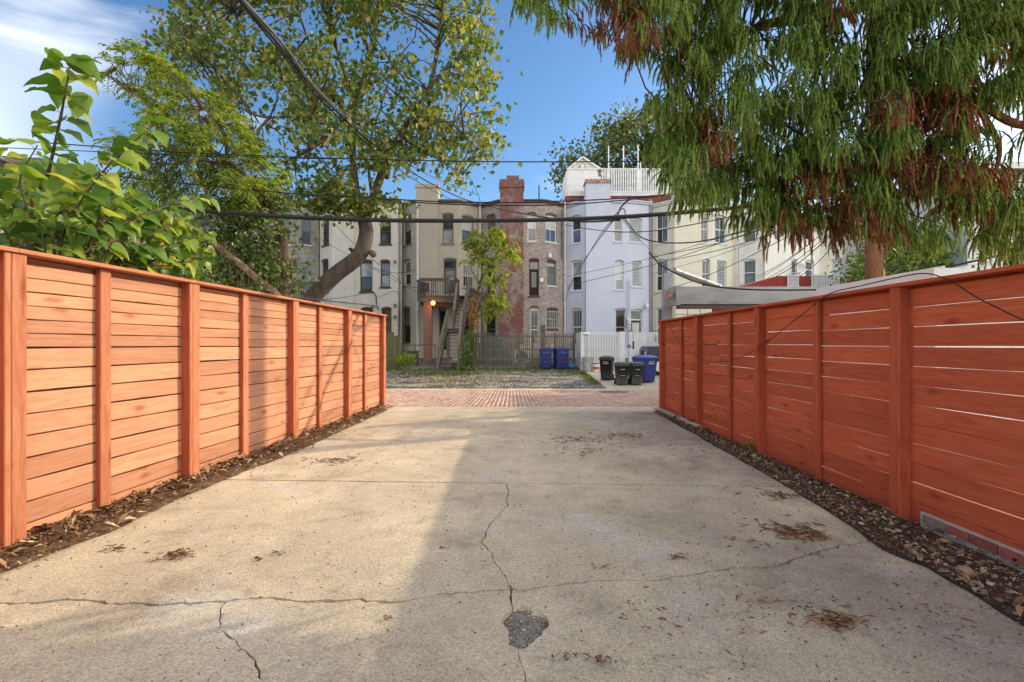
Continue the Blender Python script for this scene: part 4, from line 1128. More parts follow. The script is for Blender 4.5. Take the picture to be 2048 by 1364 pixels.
# stair hut behind the rail
hut = thing('stair_hut', (4.2, 35.5, ZTOP), 0, 'small white gabled hut on the lavender house roof', 'hut')
a, b, ap = P(1134, 341, 34.5), P(1202, 341, 34.5), P(1165, 316, 34.5)
m = MB(); m.box(a.x, b.x, 34.5, 37.5, ZTOP, a.z); m.build('wall', M_white, hut)
m = MB(); m.add([(a.x, 34.48, a.z), (b.x, 34.48, a.z), (ap.x, 34.48, ap.z), (a.x, 37.5, a.z), (b.x, 37.5, a.z), (ap.x, 37.5, ap.z)], [(0, 1, 2), (3, 5, 4), (0, 2, 5, 3), (1, 4, 5, 2)]); gb = m.build('gable', M_offw, hut)
m = MB()
for (q0, q1) in ((a, ap), (ap, b)): m.bar(Vector((q0.x, 34.4, q0.z + .03)), Vector((q1.x, 34.4, q1.z + .03)), .16, .1)
m.build('barge_board', M_white, hut)
m = MB(); c = P(1165, 333, 34.4); m.tube([c + Vector((0, .1, 0)), c + Vector((0, -.05, 0))], .22, 20); m.build('round_vent', gm('brass_ring', (0.35, 0.28, 0.13), (0.45, 0.36, 0.18)), hut)
m = MB(); m.tube([c + Vector((0, -.04, 0)), c + Vector((0, -.07, 0))], .15, 20); m.build('vent_face', M_offw, hut)
for px, yt in ((1217, 292), (1247, 292), (1276, 290), (1281, 325)):
    m = MB(); a = P(px, 385, 33.4); b = P(px, yt, 33.4); m.tube([a, b], .035, 6)
    tag(m.build('antenna_mast', M_white), {1217: 'leftmost of the thin white masts on the roof deck', 1247: 'middle one of the thin white masts on the roof deck', 1276: 'right hand tall white mast on the roof deck', 1281: 'shortest white mast on the roof deck'}[px], 'mast', 'masts on the roof deck')
# ------------------------------------------------------------------ yard fences across the alley
M_grwood = wood_mat('weathered_grey_wood', (0.19, 0.165, 0.135), (0.12, 0.10, 0.08), (0.26, 0.235, 0.20), knot=(0.07, 0.05, 0.04), rough=0.85, spec=0.15, orand=0.2)
M_dkwood = wood_mat('dark_deck_wood', (0.15, 0.13, 0.11), (0.09, 0.075, 0.06), (0.21, 0.185, 0.16), knot=(0.05, 0.04, 0.03), rough=0.85, spec=0.15, orand=0.2)
M_mosswood = wood_mat('mossy_wood', (0.16, 0.16, 0.085), (0.09, 0.09, 0.05), (0.22, 0.20, 0.12), knot=(0.06, 0.05, 0.03), rough=0.9, spec=0.1, orand=0.2)

def picket_mesh(w, t, h, mat_):
    m = MB(); m.loft([[Vector((k, y, z)) for y, z in ((-t / 2, -w / 2), (t / 2, -w / 2), (t / 2, w / 2), (-t / 2, w / 2))] for k in (-h / 2, h / 2)])
    return m.mesh('picket', mat_)
STAND = (0, R(-90), 0)

# grey picket fence in front of the red brick house
d = 25.2
gf = thing('picket_fence', (1.6, d, gz(d)), 0, 'weathered grey picket fence in front of the red brick house', 'fence')
x0, x1 = P(948, 0, d).x, P(1151, 0, d).x; zt = EYE + (HOR - 668) * d / F; zb = gz(d) + .02
pk = picket_mesh(.055, .018, zt - zb - .02, M_grwood); n = 54
r = random.Random(2)
for i in range(n):
    x = x0 + (x1 - x0) * (i + .5) / n
    link_mesh('picket', pk, gf, (x - 1.6, r.uniform(-.004, .004), (zt - zb) / 2 + r.uniform(-.02, .015)), STAND)
for z0, z1 in ((zb + .32, zb + .40), (zb + .80, zb + .88), (zt - .16, zt - .08)):
    m = MB(); m.box(x0, x1, d + .012, d + .05, z0, z1); m.build('rail', M_grwood, gf)
m = MB(); m.box(x0, x1, d - .04, d + .08, zt + .012, zt + .045); m.build('cap', M_grwood, gf)
for px in (952, 1037, 1066, 1110, 1149):
    p = P(px, 0, d); m = MB(); m.box(p.x - .05, p.x + .05, d + .052, d + .15, zb - .1, zt + .01); m.build('post', M_grwood, gf)
m = MB(); p = P(1086, 0, 26); m.box(p.x - .12, p.x + .12, 26, 26.2, .2, EYE + (HOR - 650) * .026); tag(m.build('timber_post', M_dkwood), 'thick dark timber post standing behind the grey picket fence', 'post')
# horizontal trellis inside the yard
tr = thing('trellis', (1.7, 27.5, .4), 0, 'low wooden lattice standing behind the grey picket fence', 'trellis')
for k in range(22):
    p = P(1042 + k * 3.2, 0, 27.5); m = MB(); m.box(p.x - .02, p.x + .02, 27.5, 27.52, .35, 1.28); m.build('slat', M_offw, tr)
m = MB(); a, b = P(1040, 0, 27.5), P(1112, 0, 27.5); m.box(a.x, b.x, 27.522, 27.56, 1.1, 1.17); m.box(a.x, b.x, 27.522, 27.56, .5, .57); m.build('rail', M_offw, tr)

# mossy board fence stub at the left
mf = thing('board_fence', (-5.8, 24.6, .1), 0, 'mossy green board fence stub just past the end of the left fence', 'fence')
for k in range(7):
    a = P(770 + k * 4.6, 0, 24.6); w = 4.4 * 24.6 / F; ht = EYE + (HOR - (664 if k < 4 else 671)) * .0246 + r.uniform(-.02, .02)
    m = MB(); m.box(a.x, a.x + w, 24.6, 24.625, .05, ht); m.build('board', M_mosswood, mf)
m = MB(); a, b = P(770, 0, 24.6), P(802, 0, 24.6); m.box(a.x, b.x, 24.626, 24.67, .5, .6); m.build('rail', M_mosswood, mf)
# pipe handrail by the bench
hr = thing('pipe_railing', (-4.6, 26.5, .3), 0, 'thin grey pipe railing behind the bench', 'railing')
m = MB(); a, b = P(785, 690, 26.5), P(872, 690, 26.5); m.tube([a, b], .03, 8); m.build('rail', M_grwood, hr)
for px in (786, 830, 870):
    a = P(px, 690, 26.5); m = MB(); m.tube([a, Vector((a.x, 26.5, .25))], .028, 8); m.build('upright', M_grwood, hr)

# white fence and gate in front of the lavender house
d = 23.6
wf = thing('picket_fence', (4.5, d, gz(d)), 0, 'white board fence with gaps in front of the lavender house', 'fence')
M_wf = gm('white_fence_paint', (0.62, 0.64, 0.67), (0.74, 0.755, 0.78), 3, rough=0.6, spots=((0.45, 0.45, 0.46), 2.5, 0.6, 0.75))
zb, zt = gz(d) + .03, EYE + (HOR - 664) * d / F
xs0, xs1 = P(1166, 0, d).x, P(1239, 0, d).x; n = 14; st = (xs1 - xs0) / n
pk = MB(); pk.box(-.040, .040, -.012, .012, 0, zt - zb); pkm = pk.mesh('picket', M_wf)
for i in range(n): link_mesh('picket', pkm, wf, (xs0 + st * (i + .5) - 4.5, 0, zb - gz(d)))
for i in range(n + 1): link_mesh('picket', pkm, wf, (xs0 + st * i - 4.5, .14, zb - gz(d)))
for z0 in (zb + .3, zb + .93, zt - .12):
    m = MB(); m.box(xs0, xs1, d + .013, d + .062, z0, z0 + .075); m.build('rail', M_wf, wf)
# the return panel running towards the houses
xr = P(1166, 0, d).x - .04
for k in range(16):
    m = MB(); m.box(xr - .02, xr, d + .02 + k * .122, d + .135 + k * .122, zb, zt - .01); m.build('board', M_wf, wf)
for px, w in ((1166, .10), (1246, .17), (1262, .10), (1312, .11)):
    p = P(px, 0, d - .05); m = MB(); m.box(p.x - w, p.x + w * .6, d - .07, d + .07, zb - .1, zt + .02); o = m.build('post', M_wf, wf)
    m = MB(); m.box(p.x - w - .02, p.x + w * .6 + .02, d - .09, d + .09, zt + .022, zt + .06); m.build('post_cap', M_pdark, o)
gt = thing('gate', (6.2, d, gz(d)), 0, 'white gate of narrow upright boards right of the white fence', 'gate')
xa, xb = P(1264, 0, d).x + .1, P(1310, 0, d).x - .05; n = 15
for i in range(n):
    w = (xb - xa) / n; m = MB(); m.box(xa + i * w + .004, xa + (i + 1) * w - .004, d - .03 + (i % 2) * .006, d - .005, zb + .05, zt - .01); m.build('board', M_wf, gt)
for z0 in (zb + .3, zt - .4):
    m = MB(); m.box(xa, xb, d, d + .05, z0, z0 + .1); m.build('rail', M_wf, gt)
m = MB(); c = P(1264, 692, d - .09); m.box(c.x - .02, c.x + .02, d - .06, d - .032, c.z - .12, c.z + .12); m.box(c.x - .02, c.x + .02, d - .06, d - .032, c.z - .33, c.z - .27); m.build('latch', M_iron2, gt)
m = MB(); c = P(1258, 693, d - .1); n = 16
rg = lambda rr, y: [(c.x + rr * math.cos(2 * math.pi * k / n), y, c.z + rr * math.sin(2 * math.pi * k / n)) for k in range(n)]
m.loft([rg(.05, d - .075), rg(.085, d - .075), rg(.085, d - .11), rg(.05, d - .11), rg(.05, d - .075)], False); m.build('ring_pull', M_iron2, wf)

def text_obj(s, size, loc, mat_, name, parent=None, rot=(R(90), 0, 0), ext=0.004):
    cu = bpy.data.curves.new(name, 'FONT'); cu.body = s; cu.size = size; cu.extrude = ext; cu.align_x = 'CENTER'
    tmp = bpy.data.objects.new('tmp', cu); col.objects.link(tmp)
    dg = bpy.context.evaluated_depsgraph_get(); me = bpy.data.meshes.new_from_object(tmp.evaluated_get(dg))
    bpy.data.objects.remove(tmp); me.materials.clear(); me.materials.append(mat_)
    return link_mesh(name, me, parent, loc, rot)
for i, chx in enumerate('174'):
    p = P(1312, 667 + i * 5.6, d - .05); text_obj(chx, .17, (p.x - .03 - 4.5, -.078, p.z - .13 - gz(d)), M_iron2, 'house_number', wf)

# ------------------------------------------------------------------ deck and stairs of the tan house
dd = 28.2; zf = EYE + (HOR - 592) * dd / F
x0, x1 = P(834, 0, dd).x, P(918, 0, dd).x
deck = thing('deck', ((x0 + x1) / 2, dd, gz(dd)), 0, 'grey wooden balcony deck on the brick pillar of the tan house', 'deck')
m = MB(); m.box(x0, x1, dd, dd + .05, zf - .32, zf - .002); m.box(x0, x0 + .05, dd + .052, 31.15, zf - .3, zf - .002); m.box(x1 - .05, x1, dd + .052, 31.15, zf - .3, zf - .002); m.build('fascia', M_dkwood, deck)
nb_ = 20
for k in range(nb_):
    m = MB(); w = (31.1 - dd) / nb_; m.box(x0, x1 + .8, dd - .02 + k * w, dd - .028 + (k + 1) * w, zf, zf + .03); m.build('deck_board', M_dkwood, deck)
zr = EYE + (HOR - 562) * dd / F
pk = picket_mesh(.045, .03, zr - zf + .1, M_dkwood); nb_ = 19
for k in range(nb_): link_mesh('baluster', pk, deck, (x0 + (x1 - x0) * (k + .5) / nb_ - (x0 + x1) / 2, -.025, (zr + zf) / 2 - .05 - gz(dd)), STAND)
for k in range(10): link_mesh('baluster', pk, deck, (x0 - (x0 + x1) / 2 + .03, .2 + k * .27, (zr + zf) / 2 - gz(dd) + .05), STAND)
m = MB(); m.box(x0 - .06, x1 + .04, dd - .07, dd + .07, zr, zr + .045); m.box(x0 - .06, x0 + .06, dd + .072, 31.1, zr, zr + .045); m.build('hand_rail', M_dkwood, deck)
for x in (x0 + .04, x1 - .04): m = MB(); m.box(x - .045, x + .045, dd + .05, dd + .14, zf - .3, zr - .002); m.build('post', M_dkwood, deck)
m = MB(); m.box(x0 + .1, x1 - .1, dd + .5, dd + .6, zf - .55, zf - .33); m.build('beam', M_doorb, deck)
pl = [P(846, 0, dd).x, P(862, 0, dd).x]
M_pier = brick_mat('pier_brick', (0.24, 0.075, 0.05), (0.32, 0.12, 0.085), (0.42, 0.33, 0.28), bw=0.2, bh=0.075, ms=0.012, bump=0.8, grime=(0.2, 0.1, 0.08), vert='pier')
m = MB(); m.box(pl[0], pl[1], dd + .15, dd + .6, gz(dd) - .1, zf - .33); m.build('brick_pier', M_pier, deck)
# planter boxes and clutter on the deck
pb_ = MB(); pb_.box(x0 + .1, x1 - .6, dd + .15, dd + .5, zr + .048, zr + .19); tag(pb_.build('planter_box', M_dkwood), 'long dark planter box on the deck rail of the tan house', 'planter')
for (px, py, w, hh, c, lab) in ((844, 583, .3, .5, (0.04, 0.05, 0.16), 'dark blue chair back behind the deck balusters'), (853, 583, .25, .45, (0.2, 0.04, 0.04), 'dark red bag behind the deck balusters'), (868, 580, .3, .7, (0.6, 0.58, 0.55), 'white folded chair behind the deck balusters'), (905, 578, .3, .6, (0.17, 0.07, 0.06), 'brown chair at the right end of the deck')):
    p = P(px, py, 29); m = MB()
    m.box(p.x - w / 2, p.x + w / 2, 29, 29.06, zf + .4, zf + .4 + hh); m.box(p.x - w / 2, p.x + w / 2, 28.75, 29.2, zf + .34, zf + .39)
    for sx in (-1, 1):
        for yy in (28.78, 29.15): m.box(p.x + sx * w * .45 - .015, p.x + sx * w * .45 + .015, yy, yy + .03, zf + .03, zf + .34)
    tag(m.build('deck_chair', flat_mat('chair_%d' % px, c)), lab, 'chair')
# the lit bulkhead lamp below the deck
lamp = thing('deck_lamp', P(866, 606, dd - .1), 0, 'lit round amber lamp under the front of the deck', 'lamp')
lp = P(866, 606, dd - .12)
te = NT('lamp_glow'); te.b.inputs['Emission Color'].default_value = (1, 0.36, 0.08, 1); te.b.inputs['Emission Strength'].default_value = 2.2; M_glow = te.done((0.9, 0.4, 0.1), 0.4)
m = MB(); nn = 12
m.loft([[lp + Vector((math.cos(2 * math.pi * k / nn) * .13 * math.cos(a), math.sin(a) * .10 - .0, math.sin(2 * math.pi * k / nn) * .13 * math.cos(a))) for k in range(nn)] for a in (-1.4, -1.0, -.5, 0, .5, 1.0, 1.4)]); m.build('bulb', M_glow, lamp, smooth=True)
m = MB(); m.box(lp.x - .05, lp.x + .05, lp.y + .06, lp.y + .13, lp.z - .05, lp.z + .12); m.build('bracket', M_iron2, lamp)
ld = bpy.data.lights.new('deck_lamp_light', 'POINT'); ld.energy = 4; ld.color = (1, 0.45, 0.12); ld.shadow_soft_size = .1
lo = bpy.data.objects.new('deck_lamp_light', ld); col.objects.link(lo); lo.location = lp + Vector((0, -.22, -.15))

# stairs: lower flight, landing, upper flight
stt = thing('stairs', (-2.95, 24, gz(24)), 0, 'weathered grey wooden stairs climbing to the deck', 'stairs')
def flight(a0, a1, b0, b1, n, rail):
    """a0,a1 bottom left/right, b0,b1 top left/right"""
    a0, a1, b0, b1 = map(Vector, (a0, a1, b0, b1))
    for k in range(n):
        f_ = (k + 1) / (n + .0) if n else 0
        l, q = a0.lerp(b0, f_), a1.lerp(b1, f_)
        m = MB(); m.box(l.x + .03, q.x - .03, l.y - .15, l.y + .13, l.z - .035, l.z); m.build('tread', M_grwood, stt)
    for p, q in ((a0, b0), (a1, b1)):
        m = MB(); m.bar(p + Vector((0, 0, -.08)), q + Vector((0, 0, -.08)), .045, .26); m.build('stringer', M_dkwood, stt)
        pp_, qq = p + Vector((0, 0, rail)), q + Vector((0, 0, rail))
        m = MB(); m.bar(pp_, qq, .11, .05); m.bar(pp_ - Vector((0, 0, .42)), qq - Vector((0, 0, .42)), .04, .10); m.build('hand_rail', M_grwood, stt)
        for e in (p, q): 
            m = MB(); m.box(e.x - .05, e.x + .05, e.y - .05, e.y + .05, e.z - (.3 if e is q else .12), e.z + rail + .06); m.build('newel_post', M_grwood, stt)
        for k in (1, 2): 
            e = p.lerp(q, k / 3); m = MB(); m.box(e.x - .035, e.x + .035, e.y - .035, e.y + .035, e.z, e.z + rail - .02); m.build('newel_post', M_grwood, stt)
zl = 2.12
flight((-3.52, 23.75, .12), (-2.55, 23.75, .12), (-3.36, 26.0, zl), (-2.62, 26.0, zl), 11, .9)
flight((-3.12, 26.7, zl), (-2.62, 26.7, zl), (-3.10, 28.4, zf), (-2.45, 28.4, zf), 9, .95)
m = MB(); m.box(-3.4, -2.55, 26.02, 26.75, zl - .04, zl); m.box(-3.38, -2.6, 26.0, 26.04, zl - .28, zl - .042); m.build('landing', M_grwood, stt)
for x in (-3.36, -2.6):
    for y in (26.1, 26.7): m = MB(); m.box(x - .05, x + .05, y - .05, y + .05, gz(y) - .1, zl - .041); m.build('post', M_grwood, stt)
# upper landing beside the house door with screen boards
pn = thing('deck_screen', (-2.0, 28.6, zf), 0, 'grey plank screen at the right of the upper stairs', 'screen')
for k in range(7):
    x = -2.42 + k * .1; m = MB(); m.box(x, x + .092, 28.55, 28.58, zf - 1.0 + k * .03, zf + .55 - k * .05); m.build('board', M_dkwood, pn)
m = MB(); m.bar((-2.4, 28.5, zf + .5), (-1.7, 28.5, zf + .1), .05, .09); m.bar((-2.4, 28.5, zf - .75), (-1.7, 28.5, zf - .6), .05, .09); m.build('rail', M_dkwood, pn)
for x in (-2.4, -1.75): m = MB(); m.box(x - .05, x + .05, 28.59, 28.69, gz(28.6), zf + .4); m.build('post', M_dkwood, pn)
# red cooler and white jug under the lower flight
ck = thing('cooler', (-2.82, 24.6, .12), 0, 'red cooler with white lid under the stairs', 'cooler')
m = MB(); m.box(-3.0, -2.62, 24.5, 24.8, .1, .38); m.build('body', flat_mat('cooler_red', (0.25, 0.03, 0.03), 0.4), ck)
m = MB(); m.box(-3.02, -2.6, 24.48, 24.82, .382, .45); m.build('lid', M_white, ck)
m = MB(); m.tube([(-3.03, 24.46, .3), (-3.03, 24.46, .52), (-2.6, 24.46, .52), (-2.6, 24.46, .3)], .018, 6); m.build('handle', M_white, ck)
m = MB(); p = (-2.8, 25.0); m.tube([(p[0], p[1], .3), (p[0], p[1], .62), (p[0], p[1], .72), (p[0], p[1], .8)], [.16, .16, .09, .05], 10); tag(m.build('plastic_jug', M_white), 'white plastic jug standing under the stairs', 'jug')
# orange gas jug at the foot of the sapling
oj = thing('gas_bottle', (-1.93, 24.0, .1), 0, 'small orange gas bottle at the foot of the sapling', 'gas bottle')
M_or = flat_mat('orange_steel', (0.55, 0.10, 0.02), 0.45)
m = MB(); z0 = gz(24) - .02; nn = 14
m.loft([[(-1.93 + rr * math.cos(2 * math.pi * k / nn), 24.0 + rr * math.sin(2 * math.pi * k / nn), z0 + z) for k in range(nn)] for rr, z in ((.10, 0), (.13, .03), (.135, .22), (.11, .31), (.05, .36), (.045, .38))]); m.build('tank', M_or, oj, smooth=True)
m = MB(); m.tube([(-2.0, 24, z0 + .34), (-2.0, 24, z0 + .45), (-1.86, 24, z0 + .45), (-1.86, 24, z0 + .34)], .012, 6); m.build('handle', M_or, oj)
# bench
bn_ = thing('bench', (-5.35, 25.6, .25), 0, 'dark wooden bench by the brick pillar', 'bench')
a, b = P(786, 0, 25.6), P(838, 0, 25.6); zs = EYE + (HOR - 702) * .0256
for k in range(4): m = MB(); m.box(a.x, b.x, 25.4 + k * .11, 25.495 + k * .11, zs - .04, zs); m.build('seat_slat', M_brownt, bn_)
m = MB(); m.box(a.x, b.x, 25.39, 25.44, zs - .13, zs - .042); m.build('apron', M_brownt, bn_)
for x in (a.x + .1, (a.x + b.x) / 2, b.x - .12):
    for y in (25.42, 25.74): m = MB(); m.box(x, x + .07, y, y + .07, gz(y) - .05, zs - .131); m.build('leg', M_brownt, bn_)
# domed green cover behind the picket fence
cv = thing('domed_cover', P(988, 0, 26.6), 0, 'green domed tarpaulin cover behind the grey picket fence', 'cover')
M_tarp = gm('green_tarp', (0.05, 0.10, 0.09), (0.09, 0.155, 0.14), 5, rough=0.55, bump=0.5, bscale=8)
c = P(988, 0, 26.6); rx, ry, zz0 = .83, .75, .35; zt_ = EYE + (HOR - 671) * .0266
m = MB(); nn = 26
m.loft([[(c.x + rx * f_ * (1 + .02 * math.sin(6 * k)) * math.cos(2 * math.pi * k / nn), 26.6 + ry * f_ * math.sin(2 * math.pi * k / nn), zz0 + (zt_ - zz0) * g_) for k in range(nn)] for f_, g_ in ((1, 0), (1.02, .25), (1, .5), (.93, .7), (.78, .85), (.55, .95), (.25, .995), (.04, 1))])
m.build('shell', M_tarp, cv, smooth=True)
m = MB(); m.loft([[(c.x + rx * 1.05 * math.cos(2 * math.pi * k / nn), 26.6 + ry * 1.05 * math.sin(2 * math.pi * k / nn), z) for k in range(nn)] for z in (.33, .42)]); m.build('hem', M_iron2, cv)
# condenser unit
au = thing('condenser_unit', P(1044, 0, 26.4), 0, 'white air conditioning condenser behind the grey picket fence', 'air conditioner')
p = P(1044, 0, 26.4); m = MB(); m.box(p.x - .42, p.x + .42, 26.4, 26.75, .33, 1.0); m.build('case', M_white, au)
m = MB(); n = 20; m.loft([[(p.x + rr * math.cos(2 * math.pi * k / n), y, .66 + rr * math.sin(2 * math.pi * k / n)) for k in range(n)] for rr, y in ((.29, 26.398), (.29, 26.37), (.25, 26.37), (.25, 26.396))]); m.build('fan_guard', M_pdark, au)
m = MB()
for k in range(4):
    a = k * math.pi / 2 + .3; m.bar((p.x, 26.385, .66), (p.x + .24 * math.cos(a), 26.385, .66 + .24 * math.sin(a)), .07, .01, (0, 1, 0))
m.build('fan', M_pdark, au)

# ------------------------------------------------------------------ wheeled bins
def rrect(w, d_, r_, z, ox=0, oy=0, n=4):
    out = []
    for cx, cy, a0 in ((w / 2 - r_, d_ / 2 - r_, 0), (-w / 2 + r_, d_ / 2 - r_, 90), (-w / 2 + r_, -d_ / 2 + r_, 180), (w / 2 - r_, -d_ / 2 + r_, 270)):
        for k in range(n + 1):
            a = R(a0 + 90 * k / n); out.append(Vector((ox + cx + r_ * math.cos(a), oy + cy + r_ * math.sin(a), z)))
    return out
def plastic(name, c, rough=0.45):
    return gm(name, tuple(x * .85 for x in c), tuple(x * 1.2 for x in c), 4, rough=rough, spec=0.4, bump=0.12, bscale=120, spots=(tuple(x * 1.5 + .03 for x in c), 3, 0.6, 0.75))
M_bing = plastic('bin_grey', (0.060, 0.066, 0.066)); M_bink = plastic('bin_black', (0.032, 0.036, 0.042)); M_binb = plastic('bin_blue', (0.022, 0.035, 0.16)); M_binbl = plastic('bin_blue_lid', (0.05, 0.12, 0.42))
M_tyre = flat_mat('rubber', (0.02, 0.02, 0.021), 0.75); M_alu = flat_mat('bare_metal', (0.55, 0.55, 0.54), 0.35, 0.5, 0.7)
def wheel_bin(loc, rz, w, d_, h, bm, lm, label, style):
    """front of the bin faces local -y"""
    t = thing('wheeled_bin', loc, rz, label, 'bin', 'wheeled bins')
    tp = .80
    m = MB(); hb_ = h * .90
    m.loft([rrect(w * tp, d_ * tp * .9, .045, .02, 0, .03), rrect(w * (tp + .03), d_ * (tp * .92 + .03), .05, .1, 0, .025), rrect(w * .955, d_ * .95, .055, hb_ * .93, 0, 0), rrect(w * .955, d_ * .95, .055, hb_ - .06)], True); bd = m.build('body', bm, t, True, True)
    m = MB(); m.loft([rrect(w, d_, .06, hb_ - .06), rrect(w * 1.02, d_ * 1.02, .06, hb_ - .045), rrect(w * 1.02, d_ * 1.02, .06, hb_ - .005), rrect(w * .96, d_ * .96, .06, hb_)]); m.build('rim', bm, t, True)
    m = MB(); m.loft([rrect(w * 1.03, d_ * 1.05, .07, hb_ + .002), rrect(w * 1.04, d_ * 1.06, .07, hb_ + .022), rrect(w * .93, d_ * .94, .08, hb_ + .055), rrect(w * .62, d_ * .66, .08, h - .004), rrect(w * .3, d_ * .3, .05, h)]); m.build('lid', lm, t, True, True)
    m = MB(); m.tube([(-w * .40, d_ * .5, hb_ - .09), (-w * .40, d_ * .5 + .075, hb_ - .03), (w * .40, d_ * .5 + .075, hb_ - .03), (w * .40, d_ * .5, hb_ - .09)], .016, 6); m.build('handle', bm, t, True)
    for sx in (-1, 1):
        wm_ = MB(); n = 18; x_ = sx * (w * tp * .5 + .002)
        cs = lambda rr, x__: [(x__, d_ * .36 + rr * math.cos(2 * math.pi * k / n), .115 + rr * math.sin(2 * math.pi * k / n)) for k in range(n)]
        wm_.loft([cs(.112, x_ - sx * .02), cs(.115, x_), cs(.115, x_ + sx * .04), cs(.10, x_ + sx * .05)]); wo_ = wm_.build('wheel', M_tyre, t, True)
        hm = MB(); hm.loft([cs(.05, x_ + sx * .046), cs(.035, x_ + sx * .062)]); hm.build('hub', M_offw if style == 'stars' else M_pdark, wo_, True)
    fy = lambda z: -d_ * .5 * (tp * .9 + (.95 - tp * .9) * min(1, z / (hb_ * .93))) + .03 * (1 - min(1, z / (hb_ * .93)))
    def plate(x0_, x1_, z0_, z1_, off, th_, mat_, nm):
        q = MB(); q.add([(x0_, fy(z0_) - off - th_, z0_), (x1_, fy(z0_) - off - th_, z0_), (x1_, fy(z1_) - off - th_, z1_), (x0_, fy(z1_) - off - th_, z1_),
                         (x0_, fy(z0_) - off + .01, z0_), (x1_, fy(z0_) - off + .01, z0_), (x1_, fy(z1_) - off + .01, z1_), (x0_, fy(z1_) - off + .01, z1_)],
                        [(0, 1, 2, 3), (3, 2, 6, 7), (0, 4, 5, 1), (0, 3, 7, 4), (1, 5, 6, 2)]); return q.build(nm, mat_, t, True)
    if style == 'bar':
        plate(-w * .17, w * .17, h * .43, h * .60, .003, .004, M_tyre, 'recess'); plate(-w * .18, w * .18, h * .415, h * .432, .014, .012, M_alu, 'lift_bar')
        for k in range(5): plate(-w * .15 + k * w * .062, -w * .15 + k * w * .062 + w * (.05 if k != 1 else .02), h * .665, h * .692, .002, .002, M_offw, 'lettering')
        for sx in (-1, 1): plate(sx * w * .30 - w * .09, sx * w * .30 + w * .09, .05, h * .36, .006, .012, bm, 'corner_rib')
    if style in ('stars', 'starsb'):
        for k in (-1, 0, 1):
            q = MB(); cx, cz, ro = k * w * .13, h * .765, w * .055
            pts = [(cx + (ro if j % 2 == 0 else ro * .42) * math.sin(j * math.pi / 5), cz + (ro if j % 2 == 0 else ro * .42) * math.cos(j * math.pi / 5)) for j in range(10)]
            q.add([(a, fy(c_) - .006, c_) for a, c_ in pts] + [(cx, fy(cz) - .006, cz)], [(j, (j + 1) % 10, 10) for j in range(10)][::-1]); q.build('star', M_offw, t, True)
        plate(-w * .26, w * .26, h * .70, h * .715, .003, .002, M_offw, 'stripe'); plate(-w * .15, w * .15, h * .672, h * .684, .003, .002, M_offw, 'stripe')
    if style == 'grip':
        plate(-w * .11, w * .11, h * .36, h * .46, .003, .004, M_tyre, 'recess'); plate(-w * .13, w * .13, h * .35, h * .365, .012, .01, M_alu, 'lift_bar')
        for k in range(4): plate(-w * .24 + k * w * .14, -w * .24 + k * w * .14 + w * .08, h * .73, h * .80, .002, .002, M_binbl, 'lettering')
    return t
def on_lot(px, py_base, d_): 
    return Vector(((px - 1024) * d_ / F, d_, gz(d_) + (.0 if (px - 1024) * d_ / F > 3.3 else -.015)))
wheel_bin(on_lot(1243.5, 770, 18.2), R(-4), .48, .52, .84, M_bing, M_bing, 'dark grey wheeled bin, left of the front pair', 'bar')
wheel_bin(on_lot(1271.5, 770, 18.2), R(3), .48, .52, .84, M_bing, M_bing, 'dark grey wheeled bin, right of the front pair', 'bar')
wheel_bin(on_lot(1213.5, 759, 19.7), R(-22), .50, .56, .95, M_bink, M_bink, 'black wheeled bin with three white stars', 'stars')
wheel_bin(on_lot(1290, 765, 19.0), R(30), .66, .74, 1.03, M_binb, M_binbl, 'large blue wheeled bin behind the grey pair', 'starsb')
wheel_bin(on_lot(1091, 733, 24.3), R(-3), .60, .66, 1.06, M_binb, M_binb, 'blue wheeled bin by the picket fence, left one', 'grip')
wheel_bin(on_lot(1121.5, 733, 24.3), R(12), .66, .70, 1.06, M_binb, M_binb, 'blue wheeled bin by the picket fence, right one', 'grip')
# galvanised can
gc = on_lot(1175, 741, 23.1); M_galv = gm('galvanised', (0.33, 0.34, 0.35), (0.50, 0.51, 0.52), 6, rough=0.45, metal=0.55, bump=0.2)
can = thing('metal_trash_can', gc, 0, 'ribbed galvanised trash can by the white fence', 'trash can')
n = 40; m = MB(); rb = lambda rr, z, f_: [(rr * (1 + f_ * (1 if k % 2 else -1)) * math.cos(2 * math.pi * k / n), rr * (1 + f_ * (1 if k % 2 else -1)) * math.sin(2 * math.pi * k / n), z) for k in range(n)]
m.loft([rb(.205, 0, 0), rb(.205, .05, 0), rb(.208, .06, .02), rb(.24, .52, .02), rb(.245, .54, 0), rb(.25, .60, 0), rb(.255, .62, 0)]); m.build('body', M_galv, can, True)
m = MB(); m.loft([rb(.255, .615, 0), rb(.27, .62, 0), rb(.27, .65, 0), rb(.25, .66, 0)]); m.build('rim', M_galv, can, True)
# paint bucket
bc = on_lot(1192.5, 741, 23.0); bk = thing('bucket', bc, 0, 'white and orange paint bucket next to the trash can', 'bucket'); n = 22
rb2 = lambda rr, z: [(rr * math.cos(2 * math.pi * k / n), rr * math.sin(2 * math.pi * k / n), z) for k in range(n)]
m = MB(); m.loft([rb2(.125, 0), rb2(.15, .36)]); m.build('pail', M_white, bk, True)
m = MB(); m.loft([rb2(.137, .09), rb2(.145, .22)]); m.build('label_band', M_or, bk, True)
m = MB(); m.loft([rb2(.158, .35), rb2(.158, .385), rb2(.13, .39)]); m.build('lid', M_pdark, bk, True)
